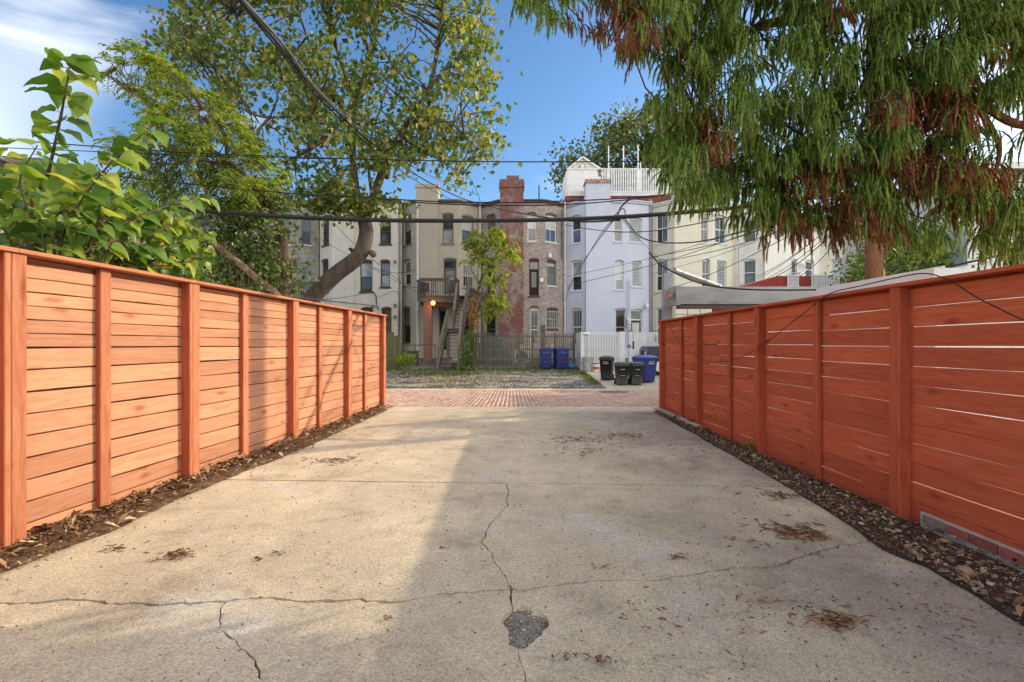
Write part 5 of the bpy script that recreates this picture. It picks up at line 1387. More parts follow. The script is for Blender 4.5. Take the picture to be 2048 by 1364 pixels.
# blue bag by the bins, mailbox-like camera on the white fence
M_bag = gm('blue_bag', (0.03, 0.12, 0.32), (0.08, 0.25, 0.5), 8, rough=0.4)
p = on_lot(1143, 729, 24.6); m = MB(); nn = 14; rr_ = random.Random(3)
m.loft([[(p.x + .25 * f_ * rr_.uniform(.8, 1.15) * math.cos(2 * math.pi * k / nn), p.y + .2 * f_ * rr_.uniform(.8, 1.15) * math.sin(2 * math.pi * k / nn), p.z + z) for k in range(nn)] for f_, z in ((.9, 0), (1.05, .08), (.9, .17), (.5, .24), (.15, .30), (.2, .33))]); tag(m.build('plastic_bag', M_bag, smooth=True), 'crumpled blue plastic bag between the blue bins and the white fence', 'bag')
cm = thing('security_camera', P(1174, 668, d), 0, 'white security camera on twin pipes at the end of the white fence', 'camera')
d = 23.6; a = P(1172, 667, d - .12)
m = MB(); m.tube([a + Vector((-.1, 0, .0)), a + Vector((.16, -.05, -.03))], .055, 10); m.build('housing', M_white, cm)
for dx in (-.02, .05, .12): m = MB(); m.tube([a + Vector((dx, .06, 0)), Vector((a.x + dx, a.y + .06, gz(d) + .02))], .018, 6); m.build('pipe', M_white, cm)

# ------------------------------------------------------------------ dark blue off-road car, nose to the left, mostly behind the right fence
M_car = gm('navy_car_paint', (0.012, 0.016, 0.042), (0.02, 0.025, 0.06), 2, rough=0.28, spec=0.5); M_trim = flat_mat('black_car_trim', (0.018, 0.018, 0.02), 0.6)
car = thing('offroad_car', (6.9, 21.5, gz(21.5)), 0, 'dark blue off-road car parked behind the bins', 'car')
cx0 = P(1297, 0, 21.2).x; cg = gz(21.5)
def cb(nm, m_, x0_, x1_, y0_, y1_, z0_, z1_, par=car):
    q = MB(); q.loft([[Vector((x_, y_, z0_)) for x_, y_ in ((x0_, y0_), (x1_, y0_), (x1_, y1_), (x0_, y1_))], [Vector((x_, y_, z0_ + (z1_ - z0_) * .85)) for x_, y_ in ((x0_, y0_), (x1_, y0_), (x1_, y1_), (x0_, y1_))], [Vector((x_, y_, z1_)) for x_, y_ in ((x0_ + .05, y0_ + .05), (x1_ - .05, y0_ + .05), (x1_ - .05, y1_ - .05), (x0_ + .05, y1_ - .05))]]); return q.build(nm, m_, par)
cb('body', M_car, cx0, cx0 + 3.6, 21.3, 22.8, cg + .5, cg + 1.13)
cb('hood', M_car, cx0 + .05, cx0 + 1.25, 21.4, 22.7, cg + 1.131, cg + 1.24)
cb('cabin', M_trim, cx0 + 1.3, cx0 + 3.55, 21.36, 22.74, cg + 1.132, cg + 1.85)
cb('bumper', M_trim, cx0 - .22, cx0 - .01, 21.25, 22.85, cg + .5, cg + .7)
for x_ in (cx0 + .45, cx0 + 2.8):
    for y_, sy in ((21.28, -1), (22.82, 1)):
        n = 26; q = MB(); cs = lambda rr, yy: [(x_ + rr * math.cos(2 * math.pi * k / n), yy, cg + .38 + rr * math.sin(2 * math.pi * k / n)) for k in range(n)]
        q.loft([cs(.34, y_ + sy * -.12), cs(.385, y_ + sy * -.10), cs(.385, y_ + sy * .08), cs(.34, y_ + sy * .10), cs(.22, y_ + sy * .09)]); wh = q.build('wheel', M_tyre, car)
        q = MB(); q.loft([cs(.215, y_ + sy * .095), cs(.2, y_ + sy * .06), cs(.07, y_ + sy * .05), cs(.06, y_ + sy * .1)]); q.build('rim', M_alu, wh)
        q = MB(); seg = 12
        for k in range(seg):
            a0_, a1_ = math.pi * k / seg, math.pi * (k + 1) / seg
            pt = lambda a, rr, yy: (x_ + rr * 1.12 * math.cos(a), yy, cg + .42 + rr * math.sin(a))
            q.add([pt(a0_, .47, y_ + sy * .1), pt(a1_, .47, y_ + sy * .1), pt(a1_, .47, y_ - sy * .05), pt(a0_, .47, y_ - sy * .05), pt(a0_, .56, y_ + sy * .1), pt(a1_, .56, y_ + sy * .1), pt(a1_, .56, y_ - sy * .05), pt(a0_, .56, y_ - sy * .05)], [(0, 1, 5, 4), (4, 5, 6, 7), (0, 3, 2, 1)])
        q.build('fender_flare', M_car, car)
for y_ in (21.55, 22.55):
    q = MB(); q.tube([(cx0 - .02, y_, cg + .92), (cx0 - .05, y_, cg + .92)], .1, 16); q.build('headlight', M_alu, car)
q = MB(); q.box(cx0 - .03, cx0 - .002, 21.75, 22.35, cg + .75, cg + 1.05); q.build('grille', M_trim, car)
q = MB(); q.box(cx0 + 1.15, cx0 + 1.2, 21.12, 21.3, cg + 1.3, cg + 1.5); q.build('wing_mirror', M_trim, car)

# ------------------------------------------------------------------ things behind the right fence
# overhead door frame: grey steel box beam on a post at the alley's edge
fd = 10.0
dfm = thing('overhead_door_frame', (3.3, fd, 0), 0, 'long grey steel box beam on a post behind the right fence', 'door frame')
M_steel = gm('grey_steel', (0.27, 0.28, 0.29), (0.38, 0.39, 0.395), 1.2, (1, 1, 3), rough=0.55, metal=0.25, bump=0.08, spots=((0.22, 0.21, 0.20), 2.0, 0.55, 0.75))
a, b = P(1352, 573, fd), P(1352, 608, fd)
m = MB(); m.box(a.x + .09, a.x + 7.4, fd, fd + .4, b.z, a.z); m.build('beam', M_steel, dfm)
m = MB(); m.box(a.x + .0, a.x + .088, fd - .02, fd + .42, b.z - .02, a.z + .02); m.build('end_plate', M_steel, dfm)
m = MB(); m.box(a.x + .1, a.x + 7.4, fd + .05, fd + .3, b.z - .08, b.z - .003); m.build('door_slot', M_pdark, dfm)
pa = P(1345, 541, fd + .1); m = MB(); m.box(pa.x - .07, pa.x + .10, fd + .43, fd + .6, 0, pa.z); m.build('post', M_steel, dfm)
m = MB(); m.box(a.x + 7.2, a.x + 7.35, fd + .42, fd + .57, 0, a.z); m.build('post', M_steel, dfm)
m = MB(); m.tube([P(1349, 541, fd + .5), P(1440, 573, fd + 1.5)], .055, 8); m.build('brace', M_steel, dfm)
m = MB(); p = P(1348, 589, fd); m.tube([p + Vector((-.02, .1, 0)), p + Vector((-.09, .1, 0))], .085, 14); m.build('shaft_hub', M_rust, dfm)
# wire mesh panel under the beam
wm_ = thing('mesh_panel', (4.3, fd + .7, 0), 0, 'wire mesh panel hanging under the grey beam', 'mesh panel')
a0 = P(1350, 616, fd + .7)
for k in range(9): m = MB(); m.tube([(a0.x + k * .27, fd + .7, .9), (a0.x + k * .27, fd + .7, a0.z)], .006, 5); m.build('upright_wire', M_iron2, wm_)
for k in range(8): m = MB(); m.tube([(a0.x, fd + .7, a0.z - k * .14), (a0.x + 2.2, fd + .7, a0.z - k * .14)], .006, 5); m.build('cross_wire', M_iron2, wm_)
# red balcony wall with white railing
bd_ = 19.0
bw_ = thing('balcony_wall', P(1600, 0, bd_), 0, 'dark red balcony wall with white railing in front of the white house', 'balcony')
M_rbw = gm('red_render', (0.26, 0.045, 0.04), (0.34, 0.065, 0.055), 3, rough=0.75)
L, Rr = P(1487, 575, bd_), P(1730, 575, bd_); zt_ = EYE + (HOR - 552) * bd_ / F; zk = EYE + (HOR - 640) * bd_ / F
m = MB(); xL2 = P(1555, 0, bd_).x
m.add([(L.x, bd_, zk), (Rr.x, bd_, zk), (Rr.x, bd_, zt_), (xL2, bd_, zt_), (L.x, bd_, EYE + (HOR - 572) * bd_ / F)] , [(0, 1, 2, 3, 4)])
m.add([(L.x, bd_ + 3, zk), (Rr.x, bd_ + 3, zk), (Rr.x, bd_ + 3, zt_), (xL2, bd_ + 3, zt_), (L.x, bd_ + 3, EYE + (HOR - 572) * bd_ / F)], [(4, 3, 2, 1, 0)])
zl_ = EYE + (HOR - 572) * bd_ / F
m.add([(L.x, bd_, zk), (L.x, bd_ + 3, zk), (L.x, bd_ + 3, zl_), (L.x, bd_, zl_)], [(0, 3, 2, 1)]); m.add([(L.x, bd_, zl_), (xL2, bd_, zt_), (xL2, bd_ + 3, zt_), (L.x, bd_ + 3, zl_)], [(0, 1, 2, 3)]); m.add([(xL2, bd_, zt_), (Rr.x, bd_, zt_), (Rr.x, bd_ + 3, zt_), (xL2, bd_ + 3, zt_)], [(0, 1, 2, 3)])
m.build('wall', M_rbw, bw_)
m = MB(); m.box(L.x, Rr.x, bd_ + .1, bd_ + 2.9, 0, zk - .002); m.build('base', W_whit, bw_)
pk = MB(); pk.box(-.035, .035, -.012, .012, 0, .38); pkm = pk.mesh('baluster', M_white)
for s0, s1 in ((1574, 1598), (1622, 1694)):
    n = int((s1 - s0) / 4.6)
    for k in range(n): p = P(s0 + (s1 - s0) * (k + .5) / n, 572, bd_ - .06); o = link_mesh('baluster', pkm, bw_, p - bw_.location)
    m = MB(); p, q = P(s0 - 1, 551, bd_ - .06), P(s1 + 1, 551, bd_ - .06); m.box(p.x, q.x, p.y - .04, p.y + .03, p.z - .03, p.z + .03); m.box(p.x, q.x, p.y - .03, p.y + .02, p.z - .45, p.z - .4); m.build('rail', M_white, bw_)
# satellite dish
sd = thing('satellite_dish', P(1605, 535, 30.8), 0, 'small grey satellite dish on the white house wall', 'satellite dish')
c = P(1604, 536, 30.6); m = MB(); n = 16
m.loft([[(c.x - .1 + rr * math.cos(2 * math.pi * k / n), 30.6 + y, c.z + rr * math.sin(2 * math.pi * k / n)) for k in range(n)] for rr, y in ((.28, -.08), (.2, -.03), (.02, 0))], False); m.build('dish', M_offw, sd, smooth=True)
m = MB(); m.tube([c + Vector((-.1, 0, 0)), c + Vector((.1, .3, -.25)), c + Vector((.1, .7, -.25))], .025, 6); m.build('arm', M_pdark, sd)
# utility pole
up = thing('utility_pole', (8.18, 11.3, 0), 0, 'brown wooden utility pole rising behind the right fence', 'utility pole')
M_pole = wood_mat('pole_wood', (0.20, 0.095, 0.05), (0.12, 0.05, 0.028), (0.28, 0.15, 0.085), rough=0.9, spec=0.1, knot=(0.08, 0.03, 0.02))
m = MB(); px_, py_ = 8.18, 11.3
m.tube([(0, 0, 0), (3, 0, 0), (6, 0, 0), (10.5, 0, 0)], [.185, .175, .165, .14], 16); me = m.mesh('shaft', M_pole, True); link_mesh('shaft', me, up, (0, 0, 0), (0, R(-90), 0))
m = MB(); m.box(px_ - 1.2, px_ + 1.2, py_ - .22, py_ - .12, 9.3, 9.42); m.build('cross_arm', M_pole, up)
m = MB(); m.box(px_ + .17, px_ + .21, py_ - .06, py_ - .02, 0, 3.2); m.build('yellow_guard', flat_mat('yellow_guard', (0.55, 0.36, 0.04), 0.5), up)
m = MB(); n = 20; c = Vector((px_ + .3, py_ - .1, 3.2)); m.tube([c + Vector((.16 * math.cos(2 * math.pi * k / n), 0, .24 * math.sin(2 * math.pi * k / n))) for k in range(n + 1)], .018, 6); m.build('cable_coil', M_iron2, up)
for xx in (-1, -.35, .35, 1): m = MB(); m.tube([(px_ + xx, py_ - .17, 9.42), (px_ + xx, py_ - .17, 9.6)], [.03, .05], 8); m.build('insulator', M_offw, up)
# low shed with pale metal roof right behind the fence
shd = thing('low_shed', (5.6, 6.0, 0), 0, 'low shed with a pale metal roof edge showing over the right fence', 'shed')
M_shr = gm('pale_metal_roof', (0.72, 0.75, 0.77), (0.82, 0.84, 0.85), 3, rough=0.4, metal=0.2)
zs_ = EYE + (HOR - 552) * 6.2 / F; x0 = P(1868, 0, 6.2).x
m = MB(); m.box(x0 + .1, x0 + 3.2, 6.3, 8.4, 0, zs_ - .08); m.build('wall', W_whit, shd)
m = MB(); m.box(x0, x0 + 3.4, 6.2, 8.6, zs_ - .06, zs_ + .1); rfo = m.build('roof', M_shr, shd)
for k in range(12): m = MB(); m.box(x0 + .1 + k * .27, x0 + .13 + k * .27, 6.19, 8.6, zs_ + .101, zs_ + .125); m.build('seam', M_shr, rfo)
# pale house to the right, beyond the shed
rh = thing('side_house', (17, 15.0, 0), 0, 'pale grey sided house at the right edge behind the cedar', 'house')
x0 = P(1935, 0, 14.5).x; M_sid = gm('pale_siding', (0.60, 0.60, 0.59), (0.68, 0.68, 0.665), 3, rough=0.7)
zt_ = EYE + (HOR - 345) * 14.5 / F
m = MB(); m.box(x0 + .02, x0 + 8, 14.53, 20, 0, zt_); m.build('core', M_sid, rh)
for k in range(26): 
    z0 = 0 + k * .2
    if z0 + .2 < zt_: m = MB(); m.add([(x0, 14.5, z0), (x0 + 8, 14.5, z0), (x0 + 8, 14.515, z0 + .198), (x0, 14.515, z0 + .198), (x0, 14.53, z0), (x0 + 8, 14.53, z0)], [(0, 1, 2, 3), (0, 4, 5, 1)]); m.build('siding_board', M_sid, rh)
m = MB(); m.box(x0 - .35, x0 + 8.3, 14.1, 20.2, zt_ + .002, zt_ + .16); m.build('roof', M_roofg, rh)
m = MB(); m.box(x0 - .36, x0 + 8.3, 14.08, 14.1, zt_ - .02, zt_ + .14); m.build('fascia', M_white, rh)
for x_, z_ in ((x0 + 1.2, 3.4), (x0 + 3.4, 3.4)):
    m = MB(); m.box(x_, x_ + .9, 14.44, 14.5, z_, z_ + 1.3); w = m.build('window', M_white, rh); m = MB(); m.box(x_ + .08, x_ + .82, 14.43, 14.439, z_ + .08, z_ + 1.22); m.build('pane', GL['grey'], w)
# tan side house at the left, beyond the shrub
lh = thing('side_house', (-13, 12, 0), 0, 'pale tan house with a low roof at the left edge behind the shrub', 'house')
M_tan2 = gm('tan_stucco', (0.55, 0.47, 0.35), (0.63, 0.55, 0.42), 2, rough=0.85, bump=0.3)
m = MB(); m.box(-24, -11.2, 11.0, 17.5, 0, 5.2); m.build('wall', M_tan2, lh)
m = MB(); m.add([(-24.5, 10.6, 5.202), (-10.8, 10.6, 5.202), (-10.8, 17.9, 5.202), (-24.5, 17.9, 5.202), (-24, 14.2, 6.6), (-13.4, 14.2, 6.6)], [(0, 1, 5, 4), (1, 2, 5), (2, 3, 4, 5), (3, 0, 4), (0, 3, 2, 1)]); m.build('roof', gm('brown_shingle', (0.16, 0.12, 0.09), (0.24, 0.19, 0.15), 8, rough=0.9), lh)
for y_ in (12.3, 14.8):
    m = MB(); m.box(-11.22, -11.14, y_, y_ + .9, 2.6, 4.0); w = m.build('window', M_white, lh); m = MB(); m.box(-11.139, -11.13, y_ + .08, y_ + .82, 2.68, 3.92); m.build('pane', GL['dark'], w)
# balcony rail of the grey house
br = thing('balcony_rail', P(600, 0, 27.5), 0, 'thin grey balcony railing in front of the grey brick house', 'railing')
a, b = P(566, 566, 27.5), P(640, 566, 27.5)
for k in range(22): x_ = a.x + (b.x - a.x) * k / 21; m = MB(); m.box(x_ - .018, x_ + .018, 27.48, 27.52, a.z - 1.1, a.z - .02); m.build('baluster', M_dkwood, br)
m = MB(); m.box(a.x, b.x, 27.44, 27.56, a.z - .018, a.z + .04); m.build('hand_rail', M_dkwood, br)
m = MB(); m.box(a.x, b.x, 27.4, 31.0, a.z - 1.3, a.z - 1.102); m.build('floor', M_dkwood, br)
for x_ in (a.x + .1, b.x - .1, (a.x + b.x) / 2): m = MB(); m.box(x_ - .06, x_ + .06, 27.53, 27.65, gz(27.5), a.z - .02); m.build('post', M_dkwood, br)
# ------------------------------------------------------------------ trees and plants
def curve_pts(pts, n=6):
    """Catmull-Rom through pts"""
    pts = [Vector(p) for p in pts]; q = [pts[0] * 2 - pts[1]] + pts + [pts[-1] * 2 - pts[-2]]; out = []
    for i in range(1, len(q) - 2):
        a, b, c, e = q[i - 1:i + 3]
        for k in range(n):
            t = k / n
            out.append(0.5 * ((2 * b) + (c - a) * t + (2 * a - 5 * b + 4 * c - e) * t * t + (3 * b - a - 3 * c + e) * t ** 3))
    return out + [pts[-1]]

def limb(mb, pts, r0, r1, n=8, seg=6, wob=0.0, seed=0):
    c = curve_pts(pts, seg) if len(pts) > 2 else [Vector(pts[0]).lerp(Vector(pts[1]), k / 4) for k in range(5)]
    r_ = random.Random(seed); L = len(c)
    rad = [(r0 + (r1 - r0) * (i / (L - 1)) ** .85) * (1 + r_.uniform(-wob, wob)) for i in range(L)]
    mb.tube(c, rad, n)
    return c

class Leaves:
    def __init__(s, seed): s.V, s.F, s.b, s.r = [], [], 0, np.random.default_rng(seed)
    def diamonds(s, cen, size, asp=0.62, droop=0.4, fold=0.25):
        """one leaf per centre: a creased lozenge with notched sides"""
        n = len(cen); r = s.r
        d = r.normal(0, 1, (n, 3)); d[:, 2] -= droop * 2; d /= np.linalg.norm(d, axis=1)[:, None]
        u = r.normal(0, 1, (n, 3)); u[:, 2] *= .5; u = np.cross(d, u); u /= np.linalg.norm(u, axis=1)[:, None] + 1e-9
        w = np.cross(d, u); L = size * r.uniform(.65, 1.3, (n, 1)); W = L * asp * .5
        p0 = cen; p2 = cen + d * L; pm = cen + d * L * .38
        p1 = pm + u * W + w * W * fold; p3 = pm - u * W + w * W * fold
        s.V.append(np.stack([p0, p1, p2, p3], 1).reshape(-1, 3))
        i = np.arange(n)[:, None] * 4 + s.b
        s.F.append(np.concatenate([i + [0, 1, 2], i + [0, 2, 3]])); s.b += 4 * n
    def blobs(s, centers, per, spread, size, **kw):
        c = np.repeat(np.asarray(centers), per, 0); c = c + s.r.normal(0, 1, c.shape) * np.asarray(spread)
        s.diamonds(c, size, **kw)
    def frond(s, base, d, L, pairs, lw, ll, droop):
        """compound leaf: leaflets in pairs along a drooping rachis"""
        base, d = np.array(base), np.array(d) / np.linalg.norm(d)
        side = np.cross(d, [0, 0, 1.]); side /= np.linalg.norm(side) + 1e-9
        for k in range(pairs):
            t = (k + 1.2) / (pairs + .6); p = base + d * L * t + np.array([0, 0, -droop * L * t * t])
            for sg in (-1, 1):
                dd = side * sg * .9 + d * .45 + np.array([0, 0, -.35 - .5 * s.r.random()]); dd += s.r.normal(0, .14, 3); dd /= np.linalg.norm(dd)
                l_ = ll * (1 - .45 * abs(t - .45)) * s.r.uniform(.8, 1.15); wv = np.cross(dd, [0, 0, 1.]) ; wv = wv / (np.linalg.norm(wv) + 1e-9) * lw * .5
                up = np.array([0, 0, lw * .12])
                s.V.append(np.array([p, p + dd * l_ * .35 + wv + up, p + dd * l_, p + dd * l_ * .35 - wv + up])); b = s.b; s.F.append(np.array([(b, b + 1, b + 2), (b, b + 2, b + 3)])); s.b += 4
    def build(s, name, mat_, parent):
        me = np_mesh(name, np.concatenate(s.V), np.concatenate(s.F), mat_)
        o = link_mesh(name, me, parent)
        if parent is not None: o.location = -Vector(parent.location)
        return o

def in_poly(x, y, poly):
    c = False; n = len(poly)
    for i in range(n):
        (xa, ya), (xb, yb) = poly[i], poly[i - 1]
        if (ya > y) != (yb > y) and x < (xb - xa) * (y - ya) / (yb - ya) + xa: c = not c
    return c
def sample(poly, n, dfun, r, holes=()):
    xs, ys_ = [p[0] for p in poly], [p[1] for p in poly]; out = []; tries = 0
    while len(out) < n and tries < n * 60:
        tries += 1
        x, y = r.uniform(min(xs), max(xs)), r.uniform(min(ys_), max(ys_))
        if not in_poly(x, y, poly): continue
        if any(((x - hx) / ha) ** 2 + ((y - hy) / hb) ** 2 < 1 for hx, hy, ha, hb in holes): continue
        out.append(P(x, y, dfun(x, y, r)))
    return out
def bark(name, a, b, sc_=6):
    t = NT(name); v = t.coord('Object', (1, 1, .28)); f = t.noise(v, sc_, 7, .65, .6)
    c = t.ramp(f, [(.32, a), (.62, b)]); mo = t.ramp(t.noise(t.coord('Object'), 1.4, 5, .6), [(.52, 0.), (.66, 1.)])
    c = t.mix(t.math('MULTIPLY', mo, .4), c, (.10, .11, .055)); t.bump(t.noise(v, sc_ * 3, 5, .65), .9, .04)
    return t.done(c, .92, .15)
def twigs_to(mb, nodes, targets, r0, r1, r, sag=0.15, n=5):
    """thin twig from the nearest limb node to each leaf clump"""
    na = np.array([tuple(p) for p in nodes])
    for c in targets:
        i = int(np.argmin(((na - np.array(tuple(c))) ** 2).sum(1) + r.uniform(0, .3)))
        a = Vector(na[i]); L = (c - a).length
        if L < .15: continue
        mid = a.lerp(c, .5) + Vector((r.uniform(-1, 1), r.uniform(-1, 1), r.uniform(.0, 1.2))) * L * sag
        k = min(1.6, .4 + L * .35)
        mb.tube([a, a.lerp(mid, .55) + Vector((0, 0, L * .03)), mid, mid.lerp(c, .6), c], [r0 * k, r0 * k * .8, r0 * k * .6, r1 * 1.5, r1], n, False)

# --- the big leaning tree across the alley
td = 18.0
tb_ = P(610, 640, td)
tree = thing('maple_tree', (tb_.x, td, gz(td)), 0, 'large leaning tree with mottled trunk and yellow green leaves beyond the alley', 'tree')
M_bark1 = bark('grey_bark', (.05, .041, .035), (.125, .104, .09))
tm = MB(); nodes = []
def L_(pts, r0, r1, n=8, sd=0, keep=True):
    c = limb(tm, pts, r0, r1, n, 6, .05, sd)
    if keep: nodes.extend(c)
trunk = [Vector((tb_.x - .9, td, gz(td) - .1)), P(588, 655, td), P(622, 598, td), P(670, 550, td), P(717, 512, td - .1), P(732, 470, td - .1), P(727, 432, td)]
cpts = curve_pts(trunk, 8); rads = [.33 - .09 * (i / (len(cpts) - 1)) for i in range(len(cpts))]
tm.tube(cpts, rads, 16)
L_([P(729, 452, td), P(716, 400, td), P(708, 340, td + .1), P(706, 270, td + .2), P(712, 200, td + .3), P(738, 130, td + .4), P(752, 60, td + .5), P(760, -60, td + .6)], .165, .05, 10, 1)
L_([P(728, 446, td), P(745, 400, td - .1), P(770, 330, td - .3), P(800, 270, td - .5), P(822, 235, td - .7), P(860, 170, td - .9), P(880, 60, td - 1.2), P(890, -60, td - 1.4)], .185, .04, 10, 2)
L_([P(707, 320, td), P(690, 280, td - .6), P(668, 262, td - 1), P(640, 245, td - 1.3), P(600, 232, td - 1.6), P(540, 235, td - 2), P(500, 225, td - 2.2), P(440, 190, td - 2.2)], .085, .025, 8, 3)
L_([P(707, 290, td + .1), P(690, 230, td + .8), P(660, 170, td + 1.3), P(630, 110, td + 1.7), P(600, 30, td + 2.0), P(580, -80, td + 2)], .10, .03, 8, 4)
L_([P(640, 245, td - 1.3), P(600, 200, td - 1), P(555, 150, td - .6), P(500, 90, td - .4), P(470, 20, td - .4)], .05, .015, 6, 5)
L_([P(712, 205, td + .3), P(690, 150, td + .2), P(668, 80, td), P(660, 0, td)], .07, .025, 6, 6)
L_([P(745, 400, td - .1), P(738, 345, td + .5), P(735, 300, td + 1), P(760, 220, td + 1.8), P(790, 130, td + 2.4), P(830, 75, td + 2.6)], .065, .02, 6, 7)
L_([P(815, 245, td - .6), P(860, 240, td - 1.4), P(905, 250, td - 2), P(950, 290, td - 2.2)], .06, .015, 6, 8)
L_([P(855, 180, td - .9), P(890, 140, td - .4), P(930, 90, td), P(960, 30, td + .2)], .08, .02, 6, 9)
L_([P(800, 270, td - .5), P(840, 300, td + .6), P(880, 320, td + 1.3), P(925, 350, td + 1.6)], .07, .015, 6, 10)
L_([P(500, 225, td - 2.2), P(470, 180, td - 1.6), P(420, 130, td - 1.2), P(360, 90, td - 1)], .06, .015, 6, 11)
L_([P(540, 235, td - 2), P(505, 270, td - 2.4), P(480, 290, td - 2.6)], .05, .015, 6, 12)
L_([P(668, 262, td - 1), P(620, 300, td - 1.8), P(575, 320, td - 2.2), P(540, 330, td - 2.4)], .06, .015, 6, 13)
for (px, py, rr) in ((742, 505, .10), (770, 348, .08), (664, 543, .10), (700, 498, .06)):    # knobs and stubs
    p = P(px, py, td - .16); tm.tube([p + Vector((0, .3, 0)), p, p + Vector((rr * .4, -.03, rr * .2))], [rr * 1.3, rr, rr * .5], 8)
rr_ = random.Random(41)
canopy = [(395, -160), (370, 30), (320, 75), (300, 110), (330, 150), (350, 190), (430, 220), (470, 260), (500, 320), (560, 345), (600, 385), (640, 420), (690, 400), (700, 330), (760, 330), (800, 340), (900, 350), (940, 375), (950, 330), (990, 300), (1000, 250), (985, 160), (985, 90), (965, 30), (960, -160)]
def dcan(x, y, r): return td + r.gauss(0, 1.5) - (x - 700) * .001
holes = [(610, 40, 36, 52), (830, 45, 36, 70), (845, 150, 32, 60), (545, 205, 40, 34), (640, 330, 36, 36), (560, 280, 36, 28), (755, 370, 40, 46), (770, 180, 26, 50), (690, 100, 24, 46), (480, 245, 30, 22), (905, 210, 32, 34), (860, 325, 36, 22), (400, 170, 26, 26), (680, 200, 22, 30), (780, 90, 20, 30), (520, 60, 22, 30), (455, 120, 20, 24), (900, 100, 16, 30)]
clumps = sample(canopy, 470, dcan, rr_, holes)
clumps += [P(660 + rr_.gauss(0, 40), 410 + rr_.gauss(0, 12), td - .6) for _ in range(16)] + [P(770 + rr_.gauss(0, 16), 412 + rr_.gauss(0, 8), td - .4) for _ in range(5)]
twigs_to(tm, nodes, clumps, .03, .008, rr_)
tm.build('trunk', M_bark1, tree, smooth=True)
M_leaf1 = leaf_mat('maple_leaves', [(0, (.045, .09, .015)), (.4, (.095, .15, .024)), (.75, (.17, .215, .035)), (.96, (.34, .30, .06)), (1, (.36, .20, .06))], .42)
lv = Leaves(51)
lv.blobs([tuple(c) for c in clumps], 42, (.33, .36, .24), .19, asp=.82)
lv.build('crown', M_leaf1, tree)

# --- tree of heaven with ivy, just beyond the left fence
ad = 13.0
ab = P(575, 640, ad)
ail = thing('tree_of_heaven', (ab.x, ad, gz(ad)), 0, 'feathery leaved tree with ivy clad curved trunk behind the left fence', 'tree')
M_bark2 = bark('brown_bark', (.05, .036, .026), (.15, .11, .08), 9)
tm = MB(); nodes = []
L_([Vector((ab.x, ad, -.2)), P(566, 580, ad), P(566, 500, ad), P(560, 450, ad), P(530, 400, ad), P(495, 360, ad - .1), P(455, 322, ad - .2), P(420, 300, ad - .3), P(385, 265, ad - .4), P(340, 235, ad - .4), P(300, 205, ad - .3), P(255, 180, ad - .2), P(215, 150, ad)], .17, .02, 10, 1)
L_([P(420, 300, ad - .3), P(400, 240, ad + .3), P(370, 190, ad + .6), P(330, 150, ad + .8), P(275, 115, ad + .8)], .07, .015, 7, 2)
L_([P(495, 360, ad - .1), P(440, 330, ad - .8), P(390, 320, ad - 1.2), P(330, 330, ad - 1.5)], .06, .015, 7, 3)
L_([P(455, 322, ad - .2), P(450, 270, ad - .6), P(430, 240, ad - .9), P(410, 220, ad - 1)], .06, .015, 7, 4)
L_([P(420, 300, ad - .3), P(360, 300, ad + .5), P(300, 290, ad + .9), P(250, 300, ad + 1)], .05, .012, 6, 5)
rr_ = random.Random(43)
cp = [(205, 140), (255, 90), (300, 110), (360, 150), (420, 190), (480, 240), (545, 290), (560, 380), (500, 420), (420, 400), (330, 390), (250, 380), (230, 290), (300, 250), (290, 190), (230, 165)]
tips = sample(cp, 300, lambda x, y, r: ad + r.gauss(-.2, .9), rr_, [(255, 220, 40, 30)])
twigs_to(tm, nodes, tips, .02, .006, rr_)
tm.build('trunk', M_bark2, ail, smooth=True)
M_leaf2 = leaf_mat('pinnate_leaves', [(0, (.08, .15, .022)), (.5, (.17, .26, .04)), (.85, (.31, .36, .065)), (1, (.46, .40, .09))], .5)
lv = Leaves(52)
for c in tips:
    n0 = Vector(min(nodes, key=lambda q: (q - c).length_squared)); base_d = (c - n0).normalized()
    for k in range(rr_.choice((3, 4, 4))):
        d_ = base_d + Vector((rr_.gauss(0, .7), rr_.gauss(0, .7), rr_.gauss(.1, .4))); d_.normalize()
        lv.frond(tuple(c), tuple(d_), rr_.uniform(.32, .6), rr_.choice((7, 8, 9)), .05, .15, rr_.uniform(.2, .7))
lv.build('crown', M_leaf2, ail)
M_ivy = leaf_mat('ivy_leaves', [(0, (.03, .06, .015)), (.55, (.08, .135, .028)), (.9, (.17, .21, .045)), (1, (.27, .25, .08))], .3, rough=.35)
lv = Leaves(53); iv = []
for (px, py, sx, sy, n) in ((500, 470, 34, 40, 90), (470, 420, 40, 26, 60), (520, 530, 36, 40, 110), (545, 570, 16, 22, 40), (440, 480, 30, 30, 50), (470, 550, 60, 24, 80), (530, 400, 22, 26, 40), (400, 520, 40, 30, 50), (560, 420, 8, 40, 24)):
    for _ in range(n): iv.append(tuple(P(px + rr_.gauss(0, sx), py + rr_.gauss(0, sy), ad + .2 + rr_.gauss(0, .45))))
lv.blobs(iv, 16, (.12, .14, .12), .10, asp=.8, droop=.5)
lv.build('ivy', M_ivy, ail)
